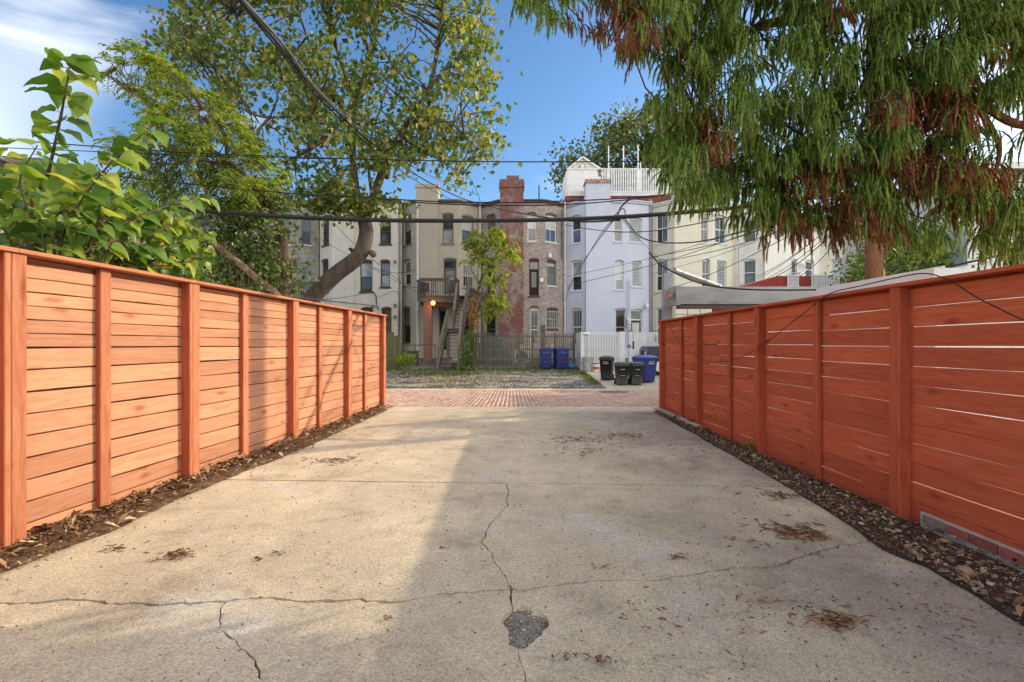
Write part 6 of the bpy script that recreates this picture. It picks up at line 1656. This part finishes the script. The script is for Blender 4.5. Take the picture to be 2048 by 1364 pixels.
# a fallen stem wrapped in dead vine
dv = thing('vine_stem', P(470, 520, 12.4), 0, 'brown dead vine covered stem slanting behind the left fence', 'vine')
m = MB(); rr_ = random.Random(9)
main = [P(370, 430, 12.2), P(420, 480, 12.3), P(470, 520, 12.4), P(515, 558, 12.5), P(560, 600, 12.6), P(580, 680, 12.7)]
limb(m, main, .07, .10, 8); mc = curve_pts(main, 8)
for k in range(46):
    a = rr_.choice(mc); b = a + Vector((rr_.gauss(0, .22), rr_.gauss(0, .2), rr_.gauss(-.05, .28))); c = b + Vector((rr_.gauss(0, .16), rr_.gauss(0, .15), rr_.gauss(-.15, .2)))
    m.tube([a, a.lerp(b, .6) + Vector((0, 0, .05)), b, c], [.014, .011, .008, .004], 5)
m.build('stem', gm('dead_vine', (.12, .075, .05), (.28, .2, .14), 12, rough=.9), dv)

# --- shrub with big heart shaped leaves against the left fence
sh = thing('redbud_shrub', (-3.9, 4.0, 0), 0, 'shrub with large heart shaped light green leaves over the left fence', 'shrub')
M_heart = leaf_mat('heart_leaves', [(0, (.06, .13, .022)), (.35, (.11, .21, .035)), (.7, (.22, .33, .055)), (.9, (.36, .43, .09)), (1, (.48, .44, .11))], .45, island=False, rough=.42, spec=.4)
def heart_mesh(k):
    r_ = random.Random(k); cup = r_.uniform(.25, .7); bend = r_.uniform(.1, .55)
    out = [(0, .06), (.16, -.02), (.32, .02), (.43, .18), (.45, .36), (.38, .56), (.23, .78), (.08, .95), (0, 1.04)]
    V = []; mid = [(0, y) for _, y in out]
    z = lambda x, y: cup * abs(x) ** 1.1 * 1.2 - bend * (max(0, y - .2)) ** 1.8 + .03 * math.sin(9 * y + k)
    R_ = [(x, y, z(x, y)) for x, y in out]; Lf = [(-x, y, z(x, y) * r_.uniform(.7, 1.1)) for x, y in out]; Cn = [(0, max(.06, y), z(0, max(.06, y)) - .02) for _, y in out]
    m = MB(); n = len(out); m.v = R_ + Cn + Lf
    for i in range(n - 1): m.f += [(i, i + 1, n + i + 1, n + i), (n + i, n + i + 1, 2 * n + i + 1, 2 * n + i)]; m.mi += [0, 0]
    return m.mesh('leaf', M_heart, True)
hearts = [heart_mesh(k) for k in range(9)]
M_stem = gm('shrub_stem', (.05, .03, .022), (.11, .065, .045), 14, rough=.7)
rr_ = random.Random(17); sm_ = MB(); nleaf = 0
def behind(p):
    """keep a point of the shrub on the far side of the left fence"""
    if p.z < .4: return p
    xf = fx_left(p.y) - .32
    if p.x < xf: return p
    px_ = p.x / p.y; d2 = (3.335 + .34) / (.0718 - px_); return Vector((px_ * d2, d2, EYE + (p.z - EYE) * d2 / p.y))
def stem(pts, r0, n_leaf, s0, start=.15):
    global nleaf
    pts = [behind(Vector(p)) for p in pts]
    c = limb(sm_, pts, r0, .004, 6, 8)
    L = len(c); flip = 1
    for k in range(n_leaf):
        t = start + (1 - start) * (k + rr_.uniform(0, .6)) / n_leaf; i = min(L - 2, int(t * (L - 1)))
        p = c[i]; tg = (c[i + 1] - c[i]).normalized(); flip = -flip
        side = tg.cross(Vector((0, 1, .15))).normalized() * flip
        dr = (side * .9 + tg * .45 + Vector((rr_.gauss(0, .3), rr_.gauss(-.12, .35), rr_.gauss(-.12, .25)))).normalized()
        pe = p + dr * .035; sm_.tube([p, pe], [.0025, .002], 4, False)
        # leaf: y along dr, drooping, face turned up and towards the light
        nrm = (Vector((rr_.gauss(.25, .35), rr_.gauss(-.25, .35), 1))).normalized(); yax = (dr + Vector((0, 0, -.45))).normalized(); xax = yax.cross(nrm).normalized(); zax = xax.cross(yax)
        sz = s0 * rr_.uniform(.65, 1.15) * (1 - .35 * max(0, t - .75))
        mm = Matrix((xax, yax, zax)).transposed().to_4x4()
        sz *= 1.15
        if nleaf < 300:
            o = link_mesh('leaf', rr_.choice(hearts), sh); o.matrix_basis = Matrix.Translation(pe - sh.location) @ mm @ Matrix.Scale(sz, 4); nleaf += 1
b0 = Vector((-3.75, 4.1, 0))
S = lambda *l: [P(*q) for q in l]
stem([b0, P(60, 470, 4.2), P(95, 350, 4.1), P(118, 250, 4.0), P(135, 160, 4.0), P(142, 112, 4.0)], .022, 30, .20, .3)
stem([b0, P(110, 480, 4.1), P(150, 420, 4.0), P(200, 350, 3.9), P(260, 290, 3.9), P(325, 238, 3.9)], .018, 28, .18, .3)
stem([b0, P(40, 480, 4.2), P(20, 400, 4.2), P(0, 320, 4.2), P(-15, 255, 4.2)], .018, 15, .150, .3)
stem([b0, P(180, 490, 4.1), P(240, 450, 4.1), P(310, 420, 4.1), P(370, 402, 4.1), P(435, 395, 4.1)], .016, 24, .135, .25)
stem([b0, P(200, 520, 4.1), P(270, 500, 4.2), P(330, 490, 4.2), P(400, 470, 4.2)], .014, 20, .135, .2)
stem([b0 + Vector((.3, .6, 0)), P(220, 560, 4.5), P(290, 535, 4.5), P(350, 530, 4.5), P(392, 520, 4.5)], .014, 18, .13, .3)
stem([b0, P(120, 500, 4.0), P(180, 470, 3.9), P(230, 420, 3.9), P(280, 380, 3.9)], .012, 18, .14, .25)
stem([b0, P(90, 500, 3.9), P(60, 430, 3.8), P(40, 360, 3.8), P(75, 290, 3.8)], .012, 18, .14, .25)
stem([b0, P(30, 510, 3.9), P(-30, 460, 3.8), P(-60, 400, 3.8)], .012, 14, .14, .15)
stem([b0, P(130, 520, 4.3), P(170, 500, 4.3), P(200, 440, 4.3), P(190, 380, 4.3)], .012, 17, .14, .2)
stem([b0, P(70, 520, 4.3), P(120, 470, 4.4), P(160, 400, 4.5), P(170, 320, 4.5)], .012, 18, .14, .2)
stem([b0, P(160, 530, 4.0), P(250, 515, 3.9), P(300, 470, 3.9), P(340, 450, 3.9)], .012, 15, .13, .2)
stem([b0, P(20, 540, 4.3), P(60, 500, 4.4), P(110, 440, 4.5), P(240, 400, 4.6)], .012, 17, .14, .2)
stem([b0, P(0, 540, 4.1), P(-10, 500, 4.1), P(30, 440, 4.2), P(70, 400, 4.2)], .012, 15, .14, .2)
stem([b0, P(190, 540, 4.4), P(260, 545, 4.5), P(320, 510, 4.6), P(360, 460, 4.6)], .012, 14, .125, .3)
sm_.build('stems', M_stem, sh)
# the crowd of leaves deeper in the shrub
hv = [(np.array([tuple(v.co) for v in m_.vertices]), np.array([tuple(p.vertices) for p in m_.polygons])) for m_ in hearts]
Vh, Fh, bh = [], [], 0
for c in sample([(-120, 560), (-80, 390), (0, 345), (90, 310), (160, 330), (240, 370), (330, 420), (420, 450), (410, 575), (200, 540)], 1050, lambda x, y, r: max(4.6, 3.675 / (.0718 + (1024 - x) / 1000)) + r.uniform(0, 1.3), rr_):
    nrm = Vector((rr_.gauss(.25, .4), rr_.gauss(-.3, .4), 1)).normalized(); yax = Vector((rr_.gauss(0, 1), rr_.gauss(0, .7), rr_.gauss(-.45, .3))).normalized(); xax = yax.cross(nrm).normalized(); zax = xax.cross(yax)
    v_, f_ = rr_.choice(hv); sz = rr_.uniform(.09, .18)
    Vh.append(v_ @ (np.array([tuple(xax), tuple(yax), tuple(zax)]) * sz) + np.array(tuple(c - sh.location))); Fh.append(f_ + bh); bh += len(v_)
M_heart2 = leaf_mat('heart_leaves_inner', [(0, (.07, .14, .022)), (.4, (.12, .22, .034)), (.75, (.20, .30, .05)), (1, (.36, .38, .08))], .45, rough=.42, spec=.4)
tag(link_mesh('inner_leaves', np_mesh('inner_leaves', np.concatenate(Vh), np.concatenate(Fh), M_heart2, True), sh), kind='stuff')

# --- sapling in front of the red brick house
sp_ = thing('sapling', (-1.85, 23.9, gz(23.9)), 0, 'young yellow green sapling in front of the red brick house', 'sapling')
sd_ = 23.6; tm = MB(); nodes = []
L_([Vector((-1.9, 23.9, 0)), P(945, 690, 23.8), P(948, 620, 23.7), P(962, 560, sd_), P(968, 510, sd_), P(975, 470, sd_)], .10, .03, 8, 1)
L_([P(948, 640, 23.7), P(965, 600, 23.4), P(985, 570, 23.2), P(1005, 550, 23.1)], .04, .015, 6, 2)
L_([P(962, 560, sd_), P(985, 520, 23.3), P(1010, 490, 23.2), P(1022, 475, 23.2)], .04, .015, 6, 3)
L_([P(960, 570, sd_), P(945, 545, sd_), P(935, 530, sd_)], .03, .01, 6, 4)
tm.build('trunk', M_bark2, sp_, smooth=True)
rr_ = random.Random(3); lv = Leaves(54)
tips = sample([(930, 480), (960, 455), (1000, 452), (1035, 465), (1035, 495), (1025, 540), (1005, 565), (975, 565), (955, 550), (925, 530), (925, 500)], 60, lambda x, y, r: sd_ + r.gauss(0, .5), rr_) + sample([(975, 590), (1000, 570), (1015, 580), (1012, 615), (985, 632), (962, 635), (965, 605)], 22, lambda x, y, r: 23.2 + r.gauss(0, .3), rr_)
for c in tips:
    for k in range(4):
        d_ = (Vector((rr_.gauss(0, 1), rr_.gauss(-.3, .8), rr_.gauss(-.1, .5)))).normalized(); lv.frond(tuple(c), tuple(d_), rr_.uniform(.3, .55), 8, .08, .20, rr_.uniform(.4, .9))
M_leaf3 = leaf_mat('sapling_leaves', [(0, (.10, .17, .025)), (.45, (.20, .29, .045)), (.85, (.40, .44, .08)), (1, (.50, .48, .11))], .45)
lv.build('crown', M_leaf3, sp_)
lv = Leaves(55); M_dead = leaf_mat('dead_leaves', [(0, (.16, .07, .02)), (.6, (.34, .17, .045)), (1, (.48, .28, .09))], .3)
lv.blobs([tuple(P(947 + rr_.gauss(0, 4), 632 + rr_.gauss(0, 15), 23.5 + rr_.gauss(0, .12))) for _ in range(36)], 12, (.08, .08, .1), .10); lv.build('dead_ivy', M_dead, sp_)
vn = thing('climbing_vine', (-2.2, 23.7, gz(23.7)), 0, 'green climbing vine beside the foot of the stairs', 'vine')
m = MB(); m.tube([(-2.25, 23.75, 0), P(935, 700, 23.7), P(930, 665, 23.7)], [.02, .015, .008], 6); m.build('stem', M_stem, vn)
lv = Leaves(56); lv.blobs([tuple(P(935 + rr_.gauss(0, 6) , 705 + rr_.uniform(-42, 36), 23.65 + rr_.gauss(0, .15))) for _ in range(60)] + [tuple(P(925 + rr_.gauss(0, 9), 738 + rr_.gauss(0, 4), 23.2)) for _ in range(20)], 12, (.09, .09, .09), .11, asp=.8); lv.build('foliage', leaf_mat('vine_leaves', [(0, (.04, .08, .015)), (.6, (.09, .16, .028)), (1, (.22, .26, .05))], .35), vn)
for (cx_, cy_, n, lab) in ((803, 720, 30, 'leafy green weeds growing by the bench'), (818, 716, 30, 'tall green weeds left of the brick pillar')):
    lv = Leaves(int(cx_)); lv.blobs([tuple(P(cx_ + rr_.gauss(0, 7), cy_ + rr_.gauss(0, 4.5), 24.3 + rr_.gauss(0, .2))) for _ in range(n)], 14, (.1, .1, .08), .10); tag(lv.build('weeds', M_leaf3, None), lab, 'weeds')
# --- bush behind the utility pole
bu = thing('bush', (11.5, 15.5, 0), 0, 'bright green bush behind the utility pole', 'bush')
rr_ = random.Random(8); tm = MB(); nodes = []
bb = P(1800, 640, 15.5); bb.z = 0
for k in range(7): L_([bb, bb + Vector((rr_.gauss(0, .5), rr_.gauss(0, .4), 1.8)), P(1720 + k * 32, 500 + rr_.uniform(-20, 20), 15.5 + rr_.gauss(0, .5))], .05, .012, 6, k)
cl = sample([(1695, 575), (1700, 530), (1730, 495), (1790, 470), (1860, 465), (1920, 490), (1940, 575)], 150, lambda x, y, r: 15.5 + r.gauss(0, .7), rr_)
twigs_to(tm, nodes, cl, .014, .005, rr_); tm.build('stems', M_bark2, bu)
lv = Leaves(57); lv.blobs([tuple(c) for c in cl], 34, (.26, .28, .2), .13, asp=.6); lv.build('foliage', leaf_mat('bush_leaves', [(0, (.05, .10, .02)), (.5, (.11, .19, .035)), (.9, (.24, .30, .06)), (1, (.34, .36, .09))], .42), bu)
# --- tree behind the roof deck
bt = thing('maple_tree', (9, 44, 0.5), 0, 'dense green tree rising behind the roof deck', 'tree')
tm = MB(); nodes = []; q0 = P(1240, 640, 46); q0.z = .4
L_([q0, P(1240, 450, 46), P(1240, 330, 46)], .5, .2, 8, 1); L_([P(1240, 400, 46), P(1180, 330, 45)], .2, .05, 6, 2); L_([P(1240, 380, 46), P(1290, 300, 45)], .2, .05, 6, 3); L_([P(1240, 340, 46), P(1240, 260, 46)], .2, .05, 6, 4)
cl = sample([(1120, 385), (1118, 310), (1165, 300), (1200, 285), (1205, 235), (1240, 225), (1290, 230), (1330, 215), (1400, 230), (1440, 300), (1440, 390)], 260, lambda x, y, r: 46 + r.gauss(0, 2.2), rr_)
twigs_to(tm, nodes, cl, .06, .02, rr_); tm.build('trunk', M_bark1, bt, smooth=True)
lv = Leaves(58); lv.blobs([tuple(c) for c in cl], 34, (.75, .8, .6), .34, asp=.75); lv.build('crown', leaf_mat('far_leaves', [(0, (.03, .055, .012)), (.5, (.075, .11, .022)), (.9, (.17, .19, .04)), (1, (.24, .20, .06))], .4), bt)

# ------------------------------------------------------------------ the cedar whose branches hang in at the upper right
cd = thing('cedar_tree', (6.3, 3.2, 0), 0, 'drooping cedar with green and rusty brown sprays over the right fence', 'tree')
M_bark3 = bark('red_bark', (.085, .04, .024), (.22, .11, .065), 12)
cm_ = MB(); nodes = []
cm_.tube(curve_pts([Vector((6.3, 3.2, -.2)), Vector((6.28, 3.2, 2)), Vector((6.2, 3.25, 4.5)), Vector((6.1, 3.3, 8.5))], 6), [.34 - .012 * i for i in range(19)], 14)
def CL(pts, r0, r1=.012):
    c = limb(cm_, pts, r0, r1, 7, 7, .05, 3); nodes.extend(c[3:])
T = lambda z: Vector((6.2, 3.25, z))
CL([T(4.6), P(1900, -60, 4.6), P(1700, 20, 4.6), P(1500, 60, 4.7), P(1420, 170, 4.8), P(1360, 300, 4.8)], .09)
CL([T(4.4), P(2100, 20, 4.2), P(1900, 90, 4.2), P(1750, 170, 4.2), P(1650, 260, 4.2), P(1560, 370, 4.3)], .08)
CL([T(5.0), P(1800, -150, 5.0), P(1500, -80, 5.0), P(1300, -30, 5.0), P(1130, -20, 5.0), P(1060, 0, 5.0)], .09)
CL([T(4.0), P(2150, 120, 4.0), P(2000, 190, 4.0), P(1850, 260, 4.1), P(1760, 350, 4.2), P(1700, 430, 4.3)], .07)
CL([T(3.6), P(2200, 200, 3.9), P(2050, 250, 3.9), P(1960, 210, 4.0), P(1998, 290, 4.0), P(1985, 370, 4.0)], .05)
CL([T(3.4), P(2200, 380, 4.1), P(2080, 400, 4.1), P(1990, 420, 4.1)], .04)
CL([T(5.4), P(2300, -400, 4.4), P(1900, -420, 4.4), P(1500, -380, 4.6)], .08)
CL([T(5.8), Vector((5.2, 2.2, 5.6)), Vector((3.9, 1.2, 5.0)), Vector((3.0, .4, 4.3))], .07)
CL([T(4.6), Vector((5.2, 2.0, 4.6)), Vector((4.2, .9, 4.0)), Vector((3.4, 0, 3.4))], .06)
CL([T(6.5), Vector((7.4, 4.2, 6.2)), Vector((8.6, 4.9, 5.2))], .06); CL([T(6.2), Vector((7.2, 2.2, 6.0)), Vector((8.2, 1.4, 5.0))], .06); CL([T(7.5), Vector((5.0, 3.6, 7.4)), Vector((4.0, 3.8, 6.6))], .05)
rr_ = random.Random(29)
region = [(1015, -90), (1030, 0), (1080, 20), (1150, 40), (1190, 75), (1260, 85), (1320, 110), (1345, 160), (1320, 190), (1315, 280), (1310, 340), (1330, 380), (1420, 395), (1470, 425), (1560, 440), (1630, 440), (1700, 455), (1760, 440), (1830, 470), (1930, 480), (1935, 400), (1960, 360), (1950, 240), (1965, 190), (2060, 170), (2060, -120)]
hol = [(1515, 20, 46, 40), (1712, 40, 34, 34), (1905, 35, 62, 30), (1862, 235, 36, 38), (1530, 95, 28, 28), (1990, 100, 38, 30), (1450, 115, 24, 36), (1820, 400, 36, 26), (1900, 370, 40, 30)]
def dced(x, y, r): return min(4.4, 4.05 + r.gauss(0, .32)) + max(0, 1700 - x) * .0006
spr = sample(region, 540, dced, rr_, hol)
spr += sample([(1930, 330), (2060, 330), (2090, 470), (2000, 500), (1950, 470)], 22, lambda x, y, r: 4.1 + r.gauss(0, .2), rr_)
extra = []
for nd in nodes:
    px_ = 1024 + nd.x / max(nd.y, .3) * F; py_ = HOR - (nd.z - EYE) / max(nd.y, .3) * F
    if px_ > 2080 or py_ < -100 or nd.y < 2.2:
        for _ in range(2): extra.append(nd + Vector((rr_.gauss(0, .3), rr_.gauss(0, .3), rr_.gauss(-.15, .25))))
twigs_to(cm_, nodes, spr + extra, .012, .004, rr_, .12, 5)
cm_.build('trunk', M_bark3, cd, smooth=True)
brown_at = [(1430, 265, 62, 75), (1240, 40, 70, 60), (1180, 20, 40, 40), (1625, 350, 48, 60), (1690, 420, 90, 40), (1860, 200, 90, 70), (1990, 60, 50, 55), (1650, 30, 40, 50), (1900, 320, 60, 50), (1940, 400, 40, 30), (1380, 60, 30, 30), (1600, 430, 60, 26), (1790, 330, 50, 60)]
class Strands:
    """hanging rope-like shoots clothed in short needles, younger and paler towards the tip"""
    def __init__(s, seed): s.p, s.d, s.k, s.r = [], [], [], np.random.default_rng(seed)
    def add(s, p, d, L, rad, droop): s.p.append(p); s.d.append(d); s.k.append((L, rad, droop))
    def build(s, name, mat_, parent, needles=30):
        r = s.r; N = len(s.p); n = 6
        p = np.array(s.p); d = np.array(s.d); L, rad, dr = [q[:, None] for q in np.array(s.k).T]
        nz = lambda v: v / (np.linalg.norm(v, axis=1)[:, None] + 1e-9)
        d = nz(d); pts = [p]
        for k in range(n - 1):
            d = nz(d + np.concatenate([r.normal(0, .08, (N, 2)), -dr], 1)); p = p + d * L / (n - 1); pts.append(p)
        a = nz(np.cross(d, [[.3, .8, .2]])); c = np.cross(d, a)
        prof = [.55, .9, 1.1, 1.15, 1.0, .4]
        V = np.zeros((N, 3 * n, 3)); tip = np.zeros((N, 3 * n))
        for k in range(n):
            for j in range(3):
                an = 2.094 * j + k * .9; V[:, 3 * k + j] = pts[k] + (a * math.cos(an) + c * math.sin(an)) * rad * .42 * prof[k] * r.uniform(.8, 1.2, (N, 1)); tip[:, 3 * k + j] = k / (n - 1)
        f0 = []
        for k in range(n - 1):
            for j in range(3):
                q, w = 3 * k + j, 3 * k + (j + 1) % 3; f0 += [(q, w, w + 3), (q, w + 3, q + 3)]
        F_ = (np.array(f0)[None] + (np.arange(N) * 3 * n)[:, None, None]).reshape(-1, 3)
        Vs, Ts, Fs, b = [V.reshape(-1, 3)], [tip.ravel()], [F_], N * 3 * n
        P_ = np.stack(pts, 1)
        for m_ in range(needles):
            t = r.uniform(.04, .98, N) * (n - 1); k = np.minimum(n - 2, t.astype(int)); f = (t - k)[:, None]; i = np.arange(N)
            q0, q1 = P_[i, k], P_[i, k + 1]; q = q0 * (1 - f) + q1 * f; ax = nz(q1 - q0); an = r.uniform(0, 6.28, (N, 1)); o = a * np.cos(an) + c * np.sin(an); w = np.cross(ax, o)
            nl = rad * r.uniform(1.0, 1.9, (N, 1)) * np.array(prof)[k][:, None]
            Vs.append(np.stack([q + w * rad * .16, q - w * rad * .16, q + o * nl * .75 + ax * nl * 1.25], 1).reshape(-1, 3)); Ts.append(np.repeat(t / (n - 1), 3)); Fs.append(np.arange(3 * N).reshape(-1, 3) + b); b += 3 * N
        me = np_mesh(name, np.concatenate(Vs), np.concatenate(Fs), mat_)
        at = me.attributes.new('tip', 'FLOAT', 'POINT'); at.data.foreach_set('value', np.concatenate(Ts).astype(np.float32))
        o = link_mesh(name, me, parent); o.location = -Vector(parent.location); return o
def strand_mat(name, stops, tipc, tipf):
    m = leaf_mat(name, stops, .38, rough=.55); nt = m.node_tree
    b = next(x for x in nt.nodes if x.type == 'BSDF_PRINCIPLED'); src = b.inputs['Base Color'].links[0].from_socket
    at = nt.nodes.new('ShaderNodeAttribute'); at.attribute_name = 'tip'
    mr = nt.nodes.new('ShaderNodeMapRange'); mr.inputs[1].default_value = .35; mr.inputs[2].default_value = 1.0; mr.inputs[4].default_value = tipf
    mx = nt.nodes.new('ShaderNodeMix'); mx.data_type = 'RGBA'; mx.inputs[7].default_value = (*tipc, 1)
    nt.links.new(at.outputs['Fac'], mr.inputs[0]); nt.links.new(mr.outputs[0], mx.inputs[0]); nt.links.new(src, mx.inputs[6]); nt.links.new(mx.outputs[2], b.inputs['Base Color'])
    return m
gs, bs = Strands(61), Strands(62)
def spray(c, n, brown, scale=1.0):
    nd = min(nodes, key=lambda q: (q - c).length_squared); o = (c - nd)
    o.z *= .3; o = o.normalized() if o.length > .05 else Vector((-1, 0, 0))
    o = (o + Vector((rr_.gauss(-.15, .5), rr_.gauss(-.2, .4), 0))).normalized(); ln = rr_.uniform(.75, 1.2)
    for k in range(n):
        t_ = rr_.uniform(-1, 1); sd = Vector((-o.y, o.x, 0)) * (1 if k % 2 else -1)
        d_ = (o * rr_.uniform(.2, .8) + sd * rr_.uniform(0, .7) + Vector((0, 0, rr_.gauss(-.35, .3)))).normalized()
        p = c + (o * t_ * .2 + Vector((rr_.gauss(0, .03), rr_.gauss(0, .03), rr_.gauss(0, .03) - .05 * t_))) * scale
        S_ = bs if brown and rr_.random() < .74 else gs
        S_.add(tuple(p), tuple(d_), rr_.uniform(.10, .25) * scale * ln, rr_.uniform(.0125, .019) * scale, rr_.uniform(.3, .8))
for c in spr:
    px_ = 1024 + c.x / c.y * F; py_ = HOR - (c.z - EYE) / c.y * F
    br_ = any(((px_ - hx) / ha) ** 2 + ((py_ - hy) / hb) ** 2 < .75 for hx, hy, ha, hb in brown_at)
    spray(c, 30, br_)
for c in extra: spray(c, 14, rr_.random() < .25, 1.25)
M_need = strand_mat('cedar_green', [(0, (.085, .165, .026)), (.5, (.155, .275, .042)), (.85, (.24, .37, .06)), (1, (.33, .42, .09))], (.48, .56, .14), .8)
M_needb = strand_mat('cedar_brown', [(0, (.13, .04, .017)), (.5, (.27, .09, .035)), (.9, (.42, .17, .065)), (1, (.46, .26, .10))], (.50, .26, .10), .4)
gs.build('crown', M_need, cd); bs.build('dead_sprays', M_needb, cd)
# ------------------------------------------------------------------ overhead wires
M_wire = flat_mat('black_cable', (.018, .018, .02), .55)
M_wireg = flat_mat('grey_cable', (.10, .10, .105), .6)
def wire(pts, rad, label, mat_=None, name='overhead_wire', group='overhead wires', n=6):
    m = MB(); m.tube(curve_pts([P(*p) for p in pts], 10), rad, n)
    return tag(m.build(name, mat_ or M_wire, smooth=True), label, 'wire', group)
A = 11.2
wire([(-900, 250, A), (-300, 330, A), (175, 398, A), (400, 421, A), (600, 435, A), (800, 441, A), (1000, 441, A), (1150, 438, A), (1300, 430, A), (1500, 412, A), (1740, 380, A)], .046, 'thick black cable bundle running above the alley')
wire([(-900, 200, A), (-200, 262, A), (280, 299, A), (560, 313, A), (900, 322, A), (1130, 323.5, A), (1400, 320, A), (1742, 300, A)], .013, 'thin wire highest above the alley')
wire([(-900, 240, A), (-200, 285, A), (270, 306, A), (560, 316, A), (720, 318, A)], .009, 'thin wire just below the highest one at the left')
wire([(-900, 200, A), (0, 312, A), (190, 347, A), (560, 385, A), (720, 394, A), (850, 402, A), (1000, 405, A), (1130, 402, A), (1300, 392, A), (1742, 350, A)], .014, 'wire hanging just above the thick cable bundle')
wire([(820, 404, A), (900, 408.5, A), (1000, 411, A), (1130, 409, A), (1250, 400, A), (1330, 390, A), (1742, 340, A)], .013, 'second wire hanging just above the thick cable bundle')
wire([(440, -60, 6.0), (482, 0, 7.0), (560, 92, 9), (640, 190, 12), (760, 300, 17), (850, 360, 23), (920, 395, 28), (958, 407, 32)], .030, 'twisted service cable slanting down from the upper left', n=8)
wire([(444, -60, 6.1), (487, 0, 7.05), (566, 88, 9), (648, 192, 12), (770, 298, 17), (862, 352, 23), (925, 378, 28), (956, 390, 32)], .022, 'second strand of the slanting service cable', M_wireg)
wire([(436, -60, 6.0), (477, 0, 7.0), (552, 92, 9), (635, 193, 12), (752, 303, 17), (838, 365, 23), (915, 402, 28), (1000, 412, 31)], .016, 'third strand of the slanting service cable')
wire([(690, -60, 8), (706, 0, 9), (760, 90, 12), (830, 190, 17), (900, 290, 24), (952, 380, 31), (960, 402, 32)], .018, 'single wire crossing the big tree from the top')
wire([(957, 405, 31.5), (1000, 418, 25), (1080, 433, 16), (1160, 443, 13), (1240, 440, A)], .022, 'wire joining the tan house to the cable bundle')
wire([(640, 415, 31.5), (700, 480, 26), (760, 530, 22), (812, 570, 19), (840, 575, 18)], .014, 'wire slanting down across the beige house front', M_wireg)
wire([(640, 478, 31.5), (700, 512, 27), (780, 555, 22), (842, 590, 20)], .014, 'lower wire slanting across the beige house front', M_wireg)
wire([(560, 600, 30), (660, 598, 30.2), (740, 585, 30.6), (747, 584, 30.9)], .016, 'low wire sagging in front of the beige house')
wire([(745, 535, 30.9), (790, 546, 30.6), (830, 540, 30.8), (835, 538, 30.9)], .014, 'short sagging wire between the beige and tan houses')
wire([(752, 596, 30.9), (796, 586, 30.9), (797, 660, 30.9)], .012, 'short wire down the edge of the beige house')
SP = (1235, 430, A)
wire([SP, (1190, 490, 18), (1150, 550, 26), (1130, 600, 31.5)], .014, 'service wire fanning down to the red brick house')
wire([SP, (1200, 470, 17), (1165, 530, 25), (1135, 580, 31.5)], .012, 'second service wire fanning down to the red brick house')
wire([(1130, 450, 20), (1210, 462, 16), (1290, 463, 14), (1380, 450, 12.5), (1500, 425, 11.5)], .012, 'wire sagging across the lavender house front')
wire([(1240, 430, A), (1270, 470, 17), (1300, 500, 25), (1345, 545, 31)], .012, 'wire slanting from the splice to the cream house')
wire([(1245, 432, A), (1290, 478, 12), (1380, 485, 12), (1480, 465, 12), (1600, 432, 11.8), (1742, 390, A)], .016, 'slack wire below the thick cable at the cream house')
wire([SP, (1243, 413, A), (1262, 396, A)], .018, 'short jumper loop at the cable splice')
wire([(1228, 432, A - .05), (1246, 417, A - .1), (1252, 432, A - .05)], .012, 'small cable loop above the splice', M_wireg)
# drops from the pole fanning out to the houses on the left
fan = [((1135, 553, 31), 'lavender house top wire of the fan from the pole'), ((1135, 572, 31), 'lavender house lower wire of the fan from the pole'), ((1300, 515, 31), 'upper cream house wire of the fan from the pole'), ((1302, 548, 31), 'middle cream house wire of the fan from the pole'), ((1308, 590, 31), 'lowest cream house wire of the fan from the pole'),
       ((1345, 520, 31), 'wire of the fan ending at the cream house corner'), ((1474, 580, 31), 'white house wire of the fan from the pole'), ((1480, 570, 30), 'second white house wire of the fan from the pole'), ((1540, 560, 26), 'short steep wire of the fan from the pole'), ((1500, 575, 24), 'steeper wire of the fan near the red balcony wall'), ((1590, 560, 24), 'steep wire of the fan right of the balcony rail')]
for k, (e, lab) in enumerate(fan):
    s0 = (1735, 372 + k * 3, A)
    mid = lambda t, sg: (e[0] + (s0[0] - e[0]) * t, e[1] + (s0[1] - e[1]) * t + sg, e[2] + (s0[2] - e[2]) * t)
    wire([e, mid(.3, 14), mid(.65, 12), s0], .011 + .004 * (k % 3), lab, M_wire if k % 2 == 0 else M_wireg)
# cable drooping along the grey beam and on to the right
wire([(1298, 505, 9.9), (1330, 535, 9.8), (1400, 566, 9.7), (1480, 578, 9.6), (1600, 580, 9.5), (1700, 575, 9.2), (1800, 556, 8.6), (1900, 533, 8.0), (2060, 497, 7.2), (2300, 440, 6.5)], .016, 'black cable drooping in front of the grey steel beam')
# loose cable hung over the right fence
wire([(1333, 638, 9.35), (1355, 680, 8.6), (1400, 716, 7.4), (1450, 723, 6.6), (1510, 700, 5.8), (1580, 648, 5.0), (1640, 600, 4.68), (1668, 584, 4.48), (1720, 572, 4.15), (1790, 556, 3.85), (1850, 547, 3.52), (1900, 562, 3.29), (1960, 598, 3.07), (2060, 646, 2.78), (2200, 700, 2.45)], .0045, 'loose dark cable draped over the right fence', name='loose_cable', group=None)
# low cables behind the left fence
wire([(150, 500, 8), (330, 538, 8), (480, 580, 8.2), (640, 600, 8.4), (760, 612, 9)], .012, 'low cable running just above the left fence', M_wireg)
wire([(200, 520, 8), (340, 545, 8), (500, 592, 8.2), (700, 640, 8.6)], .012, 'second low cable running just above the left fence')
